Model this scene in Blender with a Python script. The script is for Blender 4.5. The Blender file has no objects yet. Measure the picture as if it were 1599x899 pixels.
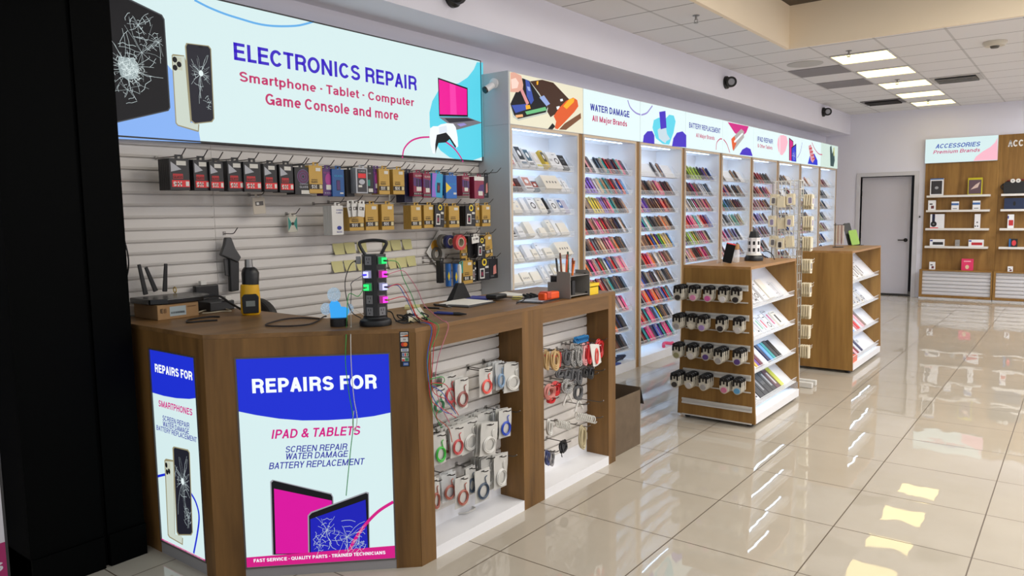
import bpy, bmesh, math, random
from mathutils import Vector, Matrix, Euler
random.seed(7)
SC = bpy.context.scene
COL = SC.collection
PI = math.pi

# ------------------------------------------------------------------ camera, world, fill lamps, exposure
FPX = 1171.09
CAM = Vector((2.1432, -3.2745, 1.6035))
YAW, PITCH, ROLL = 0.653371, -0.1004673, -0.0155349
cy_, sy_, cp_, sp_ = math.cos(YAW), math.sin(YAW), math.cos(PITCH), math.sin(PITCH)
FW = Vector((-sy_*cp_, cy_*cp_, sp_))
R0 = Vector((cy_, sy_, 0)); U0 = R0.cross(FW)
RT = R0*math.cos(ROLL) + U0*math.sin(ROLL)
UP = -R0*math.sin(ROLL) + U0*math.cos(ROLL)
cd = bpy.data.cameras.new('camera'); cam = bpy.data.objects.new('camera', cd); COL.objects.link(cam)
M = Matrix((RT, UP, -FW)).transposed().to_4x4(); M.translation = CAM
cam.matrix_world = M
cd.sensor_fit = 'HORIZONTAL'; cd.sensor_width = 36; cd.lens = 36*FPX/1599
cd.clip_start = 0.05; cd.clip_end = 100
SC.camera = cam
SC.view_settings.view_transform = 'Standard'; SC.view_settings.look = 'None'
SC.view_settings.gamma = 1; SC.view_settings.use_curve_mapping = False
SC.view_settings.exposure = 0.0
W = bpy.data.worlds.new('world'); SC.world = W; W.use_nodes = True
WORLD_STRENGTH = 0.62
bgn = W.node_tree.nodes['Background']; bgn.inputs[0].default_value = (0.92, 0.95, 1.0, 1); bgn.inputs[1].default_value = WORLD_STRENGTH

def area_lamp(name, loc, sx, sy, power, col, rot=(0, 0, 0)):
    l = bpy.data.lights.new(name, 'AREA'); l.shape = 'RECTANGLE'; l.size = sx; l.size_y = sy
    l.energy = power; l.color = col
    o = bpy.data.objects.new(name, l); COL.objects.link(o); o.location = loc; o.rotation_euler = rot
    return o
FILL_P = 44
for (x, y) in ((2.7, 8.0), (2.7, 10.4), (3.4, 4.0), (3.4, 7.0), (3.4, 9.8), (4.6, 1.0), (3.2, -1.2)):
    area_lamp('ceiling_fill', (x, y, 3.26), 0.57, 0.57, FILL_P, (0.97, 0.98, 1.0))  # added fill lamps without fittings, out of view, to brighten the shop
area_lamp('recess_fill', (2.6, 2.0, 3.70), 3.0, 4.0, 185, (1.0, 0.94, 0.84))  # added warm fill for the recess walls, no fitting there

# ------------------------------------------------------------------ pixel of the photograph -> point on a known plane of the room
def ray(u, v): return FW + RT*((u-799.5)/FPX) - UP*((v-449.5)/FPX)
def onx(u, v, x): d = ray(u, v); return CAM + d*((x-CAM.x)/d.x)
def ony(u, v, y): d = ray(u, v); return CAM + d*((y-CAM.y)/d.y)
def onz(u, v, z=0): d = ray(u, v); return CAM + d*((z-CAM.z)/d.z)
def crop(x0, y0, s): return lambda x, y: (x0+x/s, y0+y/s)
class Plane:
    def __init__(s, o, u, n, v=(0, 0, 1)):
        s.o, s.u, s.v, s.n = Vector(o), Vector(u).normalized(), Vector(v).normalized(), Vector(n).normalized()
    def px(s, x, y):
        d = ray(x, y); p = CAM + d*((s.o-CAM).dot(s.n)/d.dot(s.n)) - s.o
        return (p.dot(s.u), p.dot(s.v))
    def p(s, a, b, off=0): return s.o + s.u*a + s.v*b + s.n*off

# ------------------------------------------------------------------ materials
def lin(c):
    c = c/255.0
    return c/12.92 if c <= 0.04045 else ((c+0.055)/1.055)**2.4
def rgb(c):
    if isinstance(c, str): c = tuple(int(c[i:i+2], 16) for i in (0, 2, 4))
    return (lin(c[0]), lin(c[1]), lin(c[2]), 1)
MATS = {}
def mat(name, col, rough=0.5, metal=0.0, spec=0.5, emit=0, alpha=1, var=0.0, scale=30):
    if name in MATS: return MATS[name]
    m = bpy.data.materials.new(name); m.use_nodes = True; nt = m.node_tree
    b = nt.nodes['Principled BSDF']; c = rgb(col)
    b.inputs['Base Color'].default_value = c; b.inputs['Roughness'].default_value = rough
    b.inputs['Metallic'].default_value = metal; b.inputs['Specular IOR Level'].default_value = spec
    b.inputs['Alpha'].default_value = alpha
    if emit:
        b.inputs['Emission Color'].default_value = c; b.inputs['Emission Strength'].default_value = emit
    if var:
        tc = nt.nodes.new('ShaderNodeTexCoord'); no = nt.nodes.new('ShaderNodeTexNoise'); no.inputs['Scale'].default_value = scale
        nt.links.new(tc.outputs['Object'], no.inputs['Vector'])
        mx = nt.nodes.new('ShaderNodeMix'); mx.data_type = 'RGBA'
        mx.inputs[6].default_value = tuple(x*(1-var) for x in c[:3])+(1,); mx.inputs[7].default_value = tuple(min(1, x*(1+var)) for x in c[:3])+(1,)
        nt.links.new(no.outputs['Fac'], mx.inputs[0]); nt.links.new(mx.outputs[2], b.inputs['Base Color'])
    MATS[name] = m; return m
def lit(name, col, s=1.0):
    """a backlit print: gives off its own colour"""
    if name in MATS: return MATS[name]
    m = bpy.data.materials.new(name); m.use_nodes = True; nt = m.node_tree
    b = nt.nodes['Principled BSDF']; c = rgb(col)
    b.inputs['Base Color'].default_value = (c[0]*.1, c[1]*.1, c[2]*.1, 1); b.inputs['Roughness'].default_value = 0.45; b.inputs['Specular IOR Level'].default_value = 0.2
    b.inputs['Emission Color'].default_value = c; b.inputs['Emission Strength'].default_value = s
    MATS[name] = m; return m
def wood(name, c1, c2, axis='Z', rough=0.42):
    if name in MATS: return MATS[name]
    m = bpy.data.materials.new(name); m.use_nodes = True; nt = m.node_tree; b = nt.nodes['Principled BSDF']
    tc = nt.nodes.new('ShaderNodeTexCoord'); mp = nt.nodes.new('ShaderNodeMapping')
    sc = {'X': (0.7, 9, 9), 'Y': (9, 0.7, 9), 'Z': (9, 9, 0.7)}[axis]
    mp.inputs['Scale'].default_value = sc
    nt.links.new(tc.outputs['Object'], mp.inputs['Vector'])
    n1 = nt.nodes.new('ShaderNodeTexNoise'); n1.inputs['Scale'].default_value = 1.0; n1.inputs['Detail'].default_value = 6; n1.inputs['Distortion'].default_value = 0.6
    n2 = nt.nodes.new('ShaderNodeTexNoise'); n2.inputs['Scale'].default_value = 6.0; n2.inputs['Detail'].default_value = 4
    nt.links.new(mp.outputs[0], n1.inputs['Vector']); nt.links.new(mp.outputs[0], n2.inputs['Vector'])
    ad = nt.nodes.new('ShaderNodeMath'); ad.operation = 'MULTIPLY_ADD'; ad.inputs[1].default_value = 0.35
    nt.links.new(n2.outputs['Fac'], ad.inputs[0]); nt.links.new(n1.outputs['Fac'], ad.inputs[2])
    cr = nt.nodes.new('ShaderNodeValToRGB'); e = cr.color_ramp.elements
    e[0].position = 0.42; e[0].color = rgb(c1); e[1].position = 0.92; e[1].color = rgb(c2)
    nt.links.new(ad.outputs[0], cr.inputs[0]); nt.links.new(cr.outputs[0], b.inputs['Base Color'])
    b.inputs['Roughness'].default_value = rough; b.inputs['Specular IOR Level'].default_value = 0.35
    MATS[name] = m; return m

WOOD = wood('walnut_laminate', (88, 62, 31), (136, 99, 53))
WOODY = wood('walnut_laminate_lengthwise', (98, 71, 40), (140, 104, 62), 'Y')
OAK = wood('oak_laminate', (116, 82, 38), (158, 119, 63))
OAKTOP = wood('oak_laminate_top', (136, 98, 56), (170, 128, 78), 'Y')
EDGE = mat('maple_edge', (214, 196, 172), 0.5)
WHITE = mat('white_laminate', (236, 236, 238), 0.45)
WALLM = mat('white_wall_paint', (230, 229, 240), 0.7, var=0.02, scale=3)
CREAM = mat('cream_wall_paint', (246, 230, 204), 0.7, var=0.02, scale=3)
SLAT = mat('slat_white', (222, 217, 211), 0.5)
BLACK = mat('black_plastic', (18, 18, 19), 0.4)
BLACKM = mat('black_metal', (5, 6, 6), 0.5, spec=0.03)
DARK = mat('dark_grey', (45, 46, 48), 0.5)
GREY = mat('mid_grey', (128, 128, 128), 0.5)
STEEL = mat('brushed_steel', (150, 148, 145), 0.35, metal=0.9)
CHROME = mat('chrome_wire', (170, 170, 170), 0.25, metal=0.9)
ACRYL = mat('clear_acrylic', (235, 240, 245), 0.1, alpha=0.14)
CLEAR = mat('clear_film', (240, 240, 240), 0.15, alpha=0.42)
LED = lit('led_strip', (192, 222, 255), 10.5)
LEDI = lit('led_strip_island', (205, 228, 255), 6.5)
PAPER = mat('white_paper', (232, 228, 218), 0.6)
CARDB = mat('brown_cardboard', (164, 128, 86), 0.75, var=0.08)

# ------------------------------------------------------------------ mesh building
class MB:
    def __init__(s): s.v, s.f, s.k, s.mi = [], [], [], 0
    def add(s, vs, fs):
        o = len(s.v); s.v += [Vector(p) for p in vs]
        for f in fs: s.f.append([o+i for i in f]); s.k.append(s.mi)
        return s
    def box(s, x0, x1, y0, y1, z0, z1):
        vs = [(x, y, z) for x in (x0, x1) for y in (y0, y1) for z in (z0, z1)]
        return s.add(vs, [(0, 1, 3, 2), (4, 6, 7, 5), (0, 4, 5, 1), (2, 3, 7, 6), (0, 2, 6, 4), (1, 5, 7, 3)])
    def prism(s, pts, vec):
        vec = Vector(vec); n = len(pts); P = [Vector(p) for p in pts]
        return s.add(P+[p+vec for p in P], [list(range(n)), list(range(2*n-1, n-1, -1))]+[(i, (i+1) % n, n+(i+1) % n, n+i) for i in range(n)])
    def tube(s, pts, r, n=7, closed=False, caps=True):
        P = [Vector(p) for p in pts]; N = len(P); rs = r if isinstance(r, (list, tuple)) else [r]*N
        t0 = (P[1]-P[0]).normalized(); a = Vector((0, 0, 1)) if abs(t0.z) < 0.9 else Vector((1, 0, 0))
        nrm = (a - t0*a.dot(t0)).normalized(); rings = []
        for i in range(N):
            if closed: t = P[(i+1) % N]-P[i-1]
            else: t = P[min(i+1, N-1)]-P[max(i-1, 0)]
            if t.length < 1e-9: t = t0
            t = t.normalized(); nrm = nrm - t*nrm.dot(t)
            nrm = nrm.normalized() if nrm.length > 1e-6 else t.orthogonal().normalized()
            b = t.cross(nrm)
            rings.append([P[i]+(nrm*math.cos(2*PI*k/n)+b*math.sin(2*PI*k/n))*rs[i] for k in range(n)])
        vs = [p for g in rings for p in g]; fs = []
        for i in range(N if closed else N-1):
            j = (i+1) % N
            for k in range(n): fs.append((i*n+k, i*n+(k+1) % n, j*n+(k+1) % n, j*n+k))
        if not closed and caps: fs += [list(range(n))[::-1], [(N-1)*n+k for k in range(n)]]
        return s.add(vs, fs)
    def cyl(s, p0, p1, r, n=16, r1=None): return s.tube([p0, p1], [r, r if r1 is None else r1], n)
    def lathe(s, prof, c=(0, 0, 0), n=24, axis='Z'):
        c = Vector(c); vs = []
        for (r, h) in prof:
            for k in range(n):
                a = 2*PI*k/n; x, y = r*math.cos(a), r*math.sin(a)
                vs.append(c + {'Z': Vector((x, y, h)), 'X': Vector((h, x, y)), 'Y': Vector((y, h, x))}[axis])
        N = len(prof)
        fs = [(i*n+k, i*n+(k+1) % n, (i+1)*n+(k+1) % n, (i+1)*n+k) for i in range(N-1) for k in range(n)]
        return s.add(vs, fs+[list(range(n))[::-1], [(N-1)*n+k for k in range(n)]])
    def rslab(s, w, h, t, r=0.01, seg=4, x0=0.0, y0=0.0, z0=0.0):
        """rounded-corner slab: width along Y centred on y0, height up from z0, thickness along X from x0"""
        pts = []
        for (cx, cz, a0) in ((w/2-r, h-r, 0), (-w/2+r, h-r, 90), (-w/2+r, r, 180), (w/2-r, r, 270)):
            for k in range(seg+1):
                a = math.radians(a0+90*k/seg); pts.append((x0, y0+cx+r*math.cos(a), z0+cz+r*math.sin(a)))
        return s.prism(pts, (t, 0, 0))
def wl(o):
    v = Vector((0, 0, 0))
    while o is not None: v += o.location; o = o.parent
    return v
def props(o, label=None, cat=None, group=None, kind=None):
    if label: o['label'] = label
    if cat: o['category'] = cat
    if group: o['group'] = group
    if kind: o['kind'] = kind
    return o
def make_mesh(name, mb, mats, off, smooth, normals=True):
    me = bpy.data.meshes.new(name)
    me.from_pydata([tuple(p-off) for p in mb.v], [], mb.f)
    for m in (mats if isinstance(mats, (list, tuple)) else [mats]): me.materials.append(m)
    me.polygons.foreach_set('material_index', mb.k)
    if normals:
        bm = bmesh.new(); bm.from_mesh(me); bmesh.ops.recalc_face_normals(bm, faces=bm.faces); bm.to_mesh(me); bm.free()
    if smooth:
        me.polygons.foreach_set('use_smooth', [True]*len(me.polygons))
        me.set_sharp_from_angle(angle=math.radians(40))
    me.update(); return me
def part(name, mb, mats, parent, bevel=0, smooth=False, label=None, normals=True):
    me = make_mesh(name, mb, mats, wl(parent), smooth, normals)
    o = bpy.data.objects.new(name, me); COL.objects.link(o); o.parent = parent
    if bevel: bev(o, bevel)
    if label: o['label'] = label
    return o
def bev(o, w):
    b = o.modifiers.new('bevel', 'BEVEL'); b.width = w; b.segments = 2; b.limit_method = 'ANGLE'; b.angle_limit = math.radians(50)
def solo(name, mb, mats, label, cat, group=None, bevel=0, smooth=False, kind=None):
    xs = [p.x for p in mb.v]; ys = [p.y for p in mb.v]; zs = [p.z for p in mb.v]
    off = Vector(((min(xs)+max(xs))/2, (min(ys)+max(ys))/2, min(zs)))
    o = bpy.data.objects.new(name, make_mesh(name, mb, mats, off, smooth)); COL.objects.link(o); o.location = off
    if bevel: bev(o, bevel)
    return props(o, label, cat, group, kind)
def struct(name, mb, mats, parent=None):
    o = bpy.data.objects.new(name, make_mesh(name, mb, mats, wl(parent), False)); COL.objects.link(o); o.parent = parent
    if parent is None: o['kind'] = 'structure'
    return o
def thing(name, label, cat, loc=(0, 0, 0), group=None):
    o = bpy.data.objects.new(name, None); o.empty_display_size = 0.05; COL.objects.link(o); o.location = loc
    return props(o, label, cat, group)
def dup(root, loc=None, rot=None, label=None, group=None):
    kids = {}
    for o in list(COL.objects):
        if o.parent is not None: kids.setdefault(o.parent, []).append(o)
    def cp(o, par):
        c = o.copy(); COL.objects.link(c)
        if par is not None: c.parent = par
        for k in kids.get(o, ()): cp(k, c)
        return c
    r = cp(root, None)
    if loc is not None: r.location = loc
    if rot is not None: r.rotation_euler = rot
    if label: r['label'] = label
    if group: r['group'] = group
    return r
ORD = ['first', 'second', 'third', 'fourth', 'fifth', 'sixth', 'seventh', 'eighth', 'ninth', 'tenth', 'eleventh', 'twelfth', 'thirteenth', 'fourteenth', 'fifteenth', 'sixteenth', 'seventeenth', 'eighteenth', 'nineteenth', 'twentieth']

def spline(pts, n=6, closed=False):
    """Catmull-Rom through 2D or 3D points"""
    P = [Vector(p) for p in pts]; out = []; N = len(P)
    for i in range(N if closed else N-1):
        if closed: a, b, c, d = P[i-1], P[i], P[(i+1) % N], P[(i+2) % N]
        else: a, b, c, d = P[max(i-1, 0)], P[i], P[i+1], P[min(i+2, N-1)]
        for k in range(n):
            t = k/n
            out.append(0.5*((2*b)+(c-a)*t+(2*a-5*b+4*c-d)*t*t+(3*b-a-3*c+d)*t*t*t))
    if not closed: out.append(P[-1])
    return out

# lettering: a plain grotesque drawn with strokes (cap height 1, x-height .73)
def _arc(cx, cy, rx, ry, a0, a1, n=14): return [(cx+rx*math.cos(math.radians(a0+(a1-a0)*k/n)), cy+ry*math.sin(math.radians(a0+(a1-a0)*k/n))) for k in range(n+1)]
def _bowl(x0, xr, y0, y1, rx=None):
    ry = (y1-y0)/2; rx = ry if rx is None else rx
    return [(x0, y1), (xr-rx, y1)]+_arc(xr-rx, (y0+y1)/2, rx, ry, 90, -90)+[(x0, y0)]
def grotesque(ch, h):
    X = .73; H = 1-h; E_ = []
    if ch == 'A': w = .72; return w, [[(h*1.05, 0), (w/2, 1-h*.6)], [(w-h*1.05, 0), (w/2, 1-h*.6)], [(.17, .32), (w-.17, .32)], [(w/2-h*.8, H), (w/2+h*.8, H)]]
    if ch == 'B': w = .68; return w, [[(h, 0), (h, 1)], _bowl(h, w-h-.03, .53, H), _bowl(h, w-h, h, .53)]
    if ch == 'C': w = .74; return w, [_arc(w/2, .5, w/2-h, .5-h, 38, 322, 26)]
    if ch == 'D': w = .72; return w, [[(h, 0), (h, 1)], _bowl(h, w-h, h, H, .34)]
    if ch == 'E': w = .62; return w, [[(h, 0), (h, 1)], [(0, h), (w, h)], [(0, H), (w-.02, H)], [(0, .52), (w-.06, .52)]]
    if ch == 'F': w = .58; return w, [[(h, 0), (h, 1)], [(0, H), (w, H)], [(0, .50), (w-.08, .50)]]
    if ch == 'G': w = .77; return w, [_arc(w/2, .5, w/2-h, .5-h, 40, 340, 26), [(w/2+.03, .44), (w, .44)], [(w-h, .5), (w-h, 0)]]
    if ch == 'H': w = .70; return w, [[(h, 0), (h, 1)], [(w-h, 0), (w-h, 1)], [(0, .52), (w, .52)]]
    if ch == 'I': w = 2*h; return w, [[(h, 0), (h, 1)]]
    if ch == 'K': w = .70; return w, [[(h, 0), (h, 1)], [(h, .36), (w-h, 1)], [(.26, .55), (w-h, 0)]]
    if ch == 'L': w = .50; return w, [[(h, 0), (h, 1)], [(0, h), (w, h)]]
    if ch == 'M': w = .86; return w, [[(h, 0), (h, 1)], [(w-h, 0), (w-h, 1)], [(h, 1-h*.4), (w/2, h*.4)], [(w-h, 1-h*.4), (w/2, h*.4)]]
    if ch == 'N': w = .71; return w, [[(h, 0), (h, 1)], [(w-h, 0), (w-h, 1)], [(h, 1-h*.3), (w-h, h*.3)]]
    if ch == 'O': w = .79; return w, [_arc(w/2, .5, w/2-h, .5-h, 0, 360, 32)]
    if ch == 'P': w = .65; return w, [[(h, 0), (h, 1)], _bowl(h, w-h, .45, H)]
    if ch == 'Q': w = .79; return w, [_arc(w/2, .5, w/2-h, .5-h, 0, 360, 32), [(.48, .26), (w-.02, 0)]]
    if ch == 'R': w = .70; return w, [[(h, 0), (h, 1)], _bowl(h, w-h-.01, .47, H), [(w-h-.2, .47), (w-h-.07, .42), (w-h-.03, .30), (w-h-.02, .08), (w-h+.02, 0)]]
    if ch == 'S':
        w = .68; r = (1-2*h)/4; cx = w/2
        return w, [_arc(cx, H-r, w/2-h-.02, r, 15, 210, 14)[:-1]+[(cx-.12, .535), (cx+.12, .465)]+_arc(cx, h+r, w/2-h, r, 40, -165, 16)]
    if ch == 'T': w = .62; return w, [[(w/2, 0), (w/2, 1)], [(0, H), (w, H)]]
    if ch == 'U': w = .70; return w, [[(h, 1), (h, .32)]+_arc(w/2, .32, w/2-h, .32-h, 180, 360)+[(w-h, 1)]]
    if ch == 'V': w = .68; return w, [[(h, 1), (w/2, h*.5)], [(w-h, 1), (w/2, h*.5)]]
    if ch == 'W': w = .98; return w, [[(h, 1), (.27, h*.5)], [(.27, h*.5), (w/2, 1)], [(w/2, 1), (w-.27, h*.5)], [(w-.27, h*.5), (w-h, 1)]]
    if ch == 'X': w = .68; return w, [[(h, 0), (w-h, 1)], [(h, 1), (w-h, 0)]]
    if ch == 'Y': w = .68; return w, [[(h, 1), (w/2, .42)], [(w-h, 1), (w/2, .42)], [(w/2, .45), (w/2, 0)]]
    if ch == 'a': w = .56; return w, [[(h+.01, X-.2)]+_arc(w/2-.01, X-.19, w/2-h-.02, .19-h, 165, 0, 10)+[(w-h-.03, X-.2), (w-h-.03, .1), (w-h+.03, .03)], [(w-h-.03, .44), (.25, .39)]+_arc(.23, .23, .23-h, .23-h+.01, 100, 270, 10)+[(.30, h+.02), (w-h-.03, .2)]]
    if ch in 'bp': w = .58; s = [(h, 0), (h, 1)] if ch == 'b' else [(h, -.28), (h, X)]; return w, [s, _arc(w/2, X/2, w/2-h, X/2-h, 0, 360, 24)]
    if ch in 'dgq': w = .58; s = [(w-h, 0), (w-h, 1)] if ch == 'd' else [(w-h, X)]+[(w-h, -.02)]+_arc(w/2, -.05, w/2-h, .18, 0, -150, 10); return w, [s, _arc(w/2, X/2, w/2-h, X/2-h, 0, 360, 24)]
    if ch == 'c': w = .54; return w, [_arc(w/2, X/2, w/2-h, X/2-h, 45, 315, 20)]
    if ch == 'e': w = .58; return w, [[(h, X/2), (w-h, X/2)]+_arc(w/2, X/2, w/2-h, X/2-h, 0, 315, 22)]
    if ch in 'hn': w = .55; t = 1 if ch == 'h' else X; return w, [[(h, 0), (h, t)], [(h, .42)]+_arc(w/2, X-.24, w/2-h, .24-h, 180, 0, 12)+[(w-h, 0)]]
    if ch == 'i': w = 2*h; return w, [[(h, 0), (h, X)], [(h, 1), (h, 1-2*h)]]
    if ch == 'j': w = 2*h+.04; return w, [[(w-h, X), (w-h, -.14), (w-h-.05, -.24), (-.04, -.25)], [(w-h, 1), (w-h, 1-2*h)]]
    if ch == 'l': w = 2*h; return w, [[(h, 0), (h, 1)]]
    if ch == 'm': w = .86; q = (w-2*h)/4; return w, [[(h, 0), (h, X)], [(h, .45)]+_arc(h+q, X-.22, q, .22-h, 180, 0, 10)+[(w/2, 0)], [(w/2, .45)]+_arc(w/2+q, X-.22, q, .22-h, 180, 0, 10)+[(w-h, 0)]]
    if ch == 'o': w = .58; return w, [_arc(w/2, X/2, w/2-h, X/2-h, 0, 360, 26)]
    if ch == 'r': w = .36; return w, [[(h, 0), (h, X)], [(h, .40), (h+.04, .56), (h+.13, X-h), (w, X-h)]]
    if ch == 's': w = .52; r = (X-2*h)/4; return w, [_arc(w/2, X-h-r, w/2-h-.01, r, 20, 215, 12)[:-1]+[(w/2-.08, .39), (w/2+.08, .34)]+_arc(w/2, h+r, w/2-h, r, 40, -160, 14)]
    if ch == 't': w = .32; return w, [[(.13, .93), (.13, .15), (.17, h), (w, h)], [(0, X-h*.8), (w, X-h*.8)]]
    if ch == 'u': w = .55; return w, [[(w-h, 0), (w-h, X)], [(h, X), (h, .24)]+_arc(w/2, .24, w/2-h, .24-h, 180, 360, 12)]
    if ch == '&': w = .74; return w, [[(w-.02, 0), (.22, .62)]+_arc(.33, .78, .15, .22-h, 200, -20, 10)+[(.42, .62), (.2, .46)]+_arc(.29, .26, .29-h, .26-h, 130, 300, 12)+[(.56, .2), (.66, .46)]]
    if ch == '9': w = .58; return w, [_arc(w/2, .66, w/2-h, .34-h, 0, 360, 20), [(w-h, .66), (w-h-.01, .42), (w-h-.1, .14), (.22, h), (.08, .14)]]
    if ch == '·': w = 2.4*h; return w, [[(0, .45), (w, .45)]]
    if ch == ')': w = .3; return w, [_arc(-.35, .5, .55, .55, -50, 50, 10)]
    return .3, []
def _lsb(ch): return .02 if ch in 'ATVWXYvy' else .045 if ch in 'CGOQSacdegoqst' else .082
def _rsb(ch): return .005 if ch in 'ATVWXYLFrtK' else .03 if ch in 'CGOQSREPaceost' else .045 if ch in 'BDbp' else .082
_TXT = {}
def glyphs(s, weight=0.0):
    if (s, weight) in _TXT: return _TXT[(s, weight)]
    h = .062+weight*.85; V, F_ = [], []; x = 0
    for ch in s:
        if ch == ' ': x += .28; continue
        w, st = grotesque(ch, h); x += _lsb(ch)
        for L in st:
            P = [Vector(p) for p in L]; o = len(V); closed = (P[0]-P[-1]).length < 1e-4
            for i, p in enumerate(P):
                a = P[-2] if closed and i in (0, len(P)-1) else P[max(i-1, 0)]; b = P[1] if closed and i in (0, len(P)-1) else P[min(i+1, len(P)-1)]
                t = (b-a).normalized(); nn = Vector((-t.y, t.x))*h
                V += [(x+p.x+nn.x, p.y+nn.y), (x+p.x-nn.x, p.y-nn.y)]
            F_ += [[o+2*i, o+2*i+1, o+2*i+3, o+2*i+2] for i in range(len(P)-1)]
        x += w+_rsb(ch)
    _TXT[(s, weight)] = (V, F_); return _TXT[(s, weight)]
STEP = 0.0007
class Print:
    """printed artwork on one plane: flat faces stacked a fraction of a millimetre apart"""
    def __init__(s, pl, level=1, f=None):
        s.pl, s.mb, s.lv, s.mats, s.f, s.tx = pl, MB(), level, [], f, []
    def M(s, m):
        if m not in s.mats: s.mats.append(m)
        s.mb.mi = s.mats.index(m)
    def q(s, p): return s.pl.px(*(s.f(*p) if s.f else p))
    def poly(s, pts, m, px=True, smooth=0):
        s.M(m); L = [s.q(p) for p in pts] if px else pts
        if smooth: L = spline(L, smooth, True)
        s.mb.add([s.pl.p(a[0], a[1], s.lv*STEP) for a in L], [list(range(len(L)))]); s.lv += 0.25; return s
    def line(s, pts, w, m, px=True, smooth=0):
        s.M(m); L = [Vector(s.q(p)) if px else Vector(p) for p in pts]
        if smooth: L = spline(L, smooth)
        vs, fs = [], []
        for i, p in enumerate(L):
            t = (L[min(i+1, len(L)-1)]-L[max(i-1, 0)])
            t = t.normalized() if t.length > 0 else Vector((1, 0)); nn = Vector((-t.y, t.x))*w/2
            vs += [s.pl.p(*(p+nn), s.lv*STEP), s.pl.p(*(p-nn), s.lv*STEP)]
        for i in range(len(L)-1): fs.append((2*i, 2*i+1, 2*i+3, 2*i+2))
        s.mb.add(vs, fs); s.lv += 0.1; return s
    def disc(s, a, b, ra, rb, m, n=24, px=False):
        if px: a, b = s.q((a, b))
        return s.poly([(a+ra*math.cos(2*PI*k/n), b+rb*math.sin(2*PI*k/n)) for k in range(n)], m, False)
    def ring(s, a, b, r, w, m, n=28): return s.line([(a+r*math.cos(2*PI*k/n), b+r*math.sin(2*PI*k/n)) for k in range(n+1)], w, m, False)
    def rect(s, a0, a1, b0, b1, m): return s.poly([(a0, b0), (a1, b0), (a1, b1), (a0, b1)], m, False)
    def text(s, t, a0, a1, b0, cap, m, shear=0, weight=0.02):
        V, Fc = glyphs(t, weight)
        if not V: return s
        x0 = min(v[0] for v in V); x1 = max(v[0] for v in V)
        sx = (a1-a0-shear*cap)/(x1-x0); sy = cap; mb = MB()
        mb.add([s.pl.p(a0+(v[0]-x0)*sx+shear*v[1]*sy, b0+v[1]*sy, s.lv*STEP) for v in V], Fc); s.tx.append((mb, m)); s.lv += 0.1; return s
    def textpx(s, t, lb, rb, lt, m, shear=0, weight=0.02):
        """left baseline, right baseline and left cap-height points in the photograph"""
        L, R, T = s.q(lb), s.q(rb), s.q(lt)
        return s.text(t, L[0], R[0], (L[1]+R[1])/2, T[1]-L[1], m, shear, weight)
    def cracks(s, c, m, r, n, w, seed=1, ext=None):
        """star of fracture lines round an impact, with broken rings"""
        rnd = random.Random(seed)
        for k in range(n):
            a = 2*PI*k/n+rnd.uniform(-.2, .2); p = Vector(c); L = [tuple(p)]
            ln = r*rnd.uniform(.35, 1.15)
            for j in range(4):
                a += rnd.uniform(-.3, .3); p = p+Vector((math.cos(a), math.sin(a)))*ln/4
                if ext and not (ext[0] < p.x < ext[1] and ext[2] < p.y < ext[3]): break
                L.append(tuple(p))
            if len(L) > 1: s.line(L, w*rnd.uniform(.2, .5), m, False)
        for rr in (.25, .45, .7):
            a = rnd.uniform(0, 6)
            for j in range(3):
                L = [(c[0]+r*rr*math.cos(a+t*.2)*rnd.uniform(.9, 1.1), c[1]+r*rr*math.sin(a+t*.2)*rnd.uniform(.9, 1.1)) for t in range(5)]
                if not ext or all(ext[0] < p[0] < ext[1] and ext[2] < p[1] < ext[3] for p in L): s.line(L, w*.6, m, False)
                a += 2.1
        return s
    def build(s, name, parent, label=None):
        o = part(name, s.mb, s.mats, parent, label=label, normals=False) if s.mb.v else None
        for mb, m in s.tx: part('lettering', mb, m, parent, normals=False)
        return o
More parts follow.
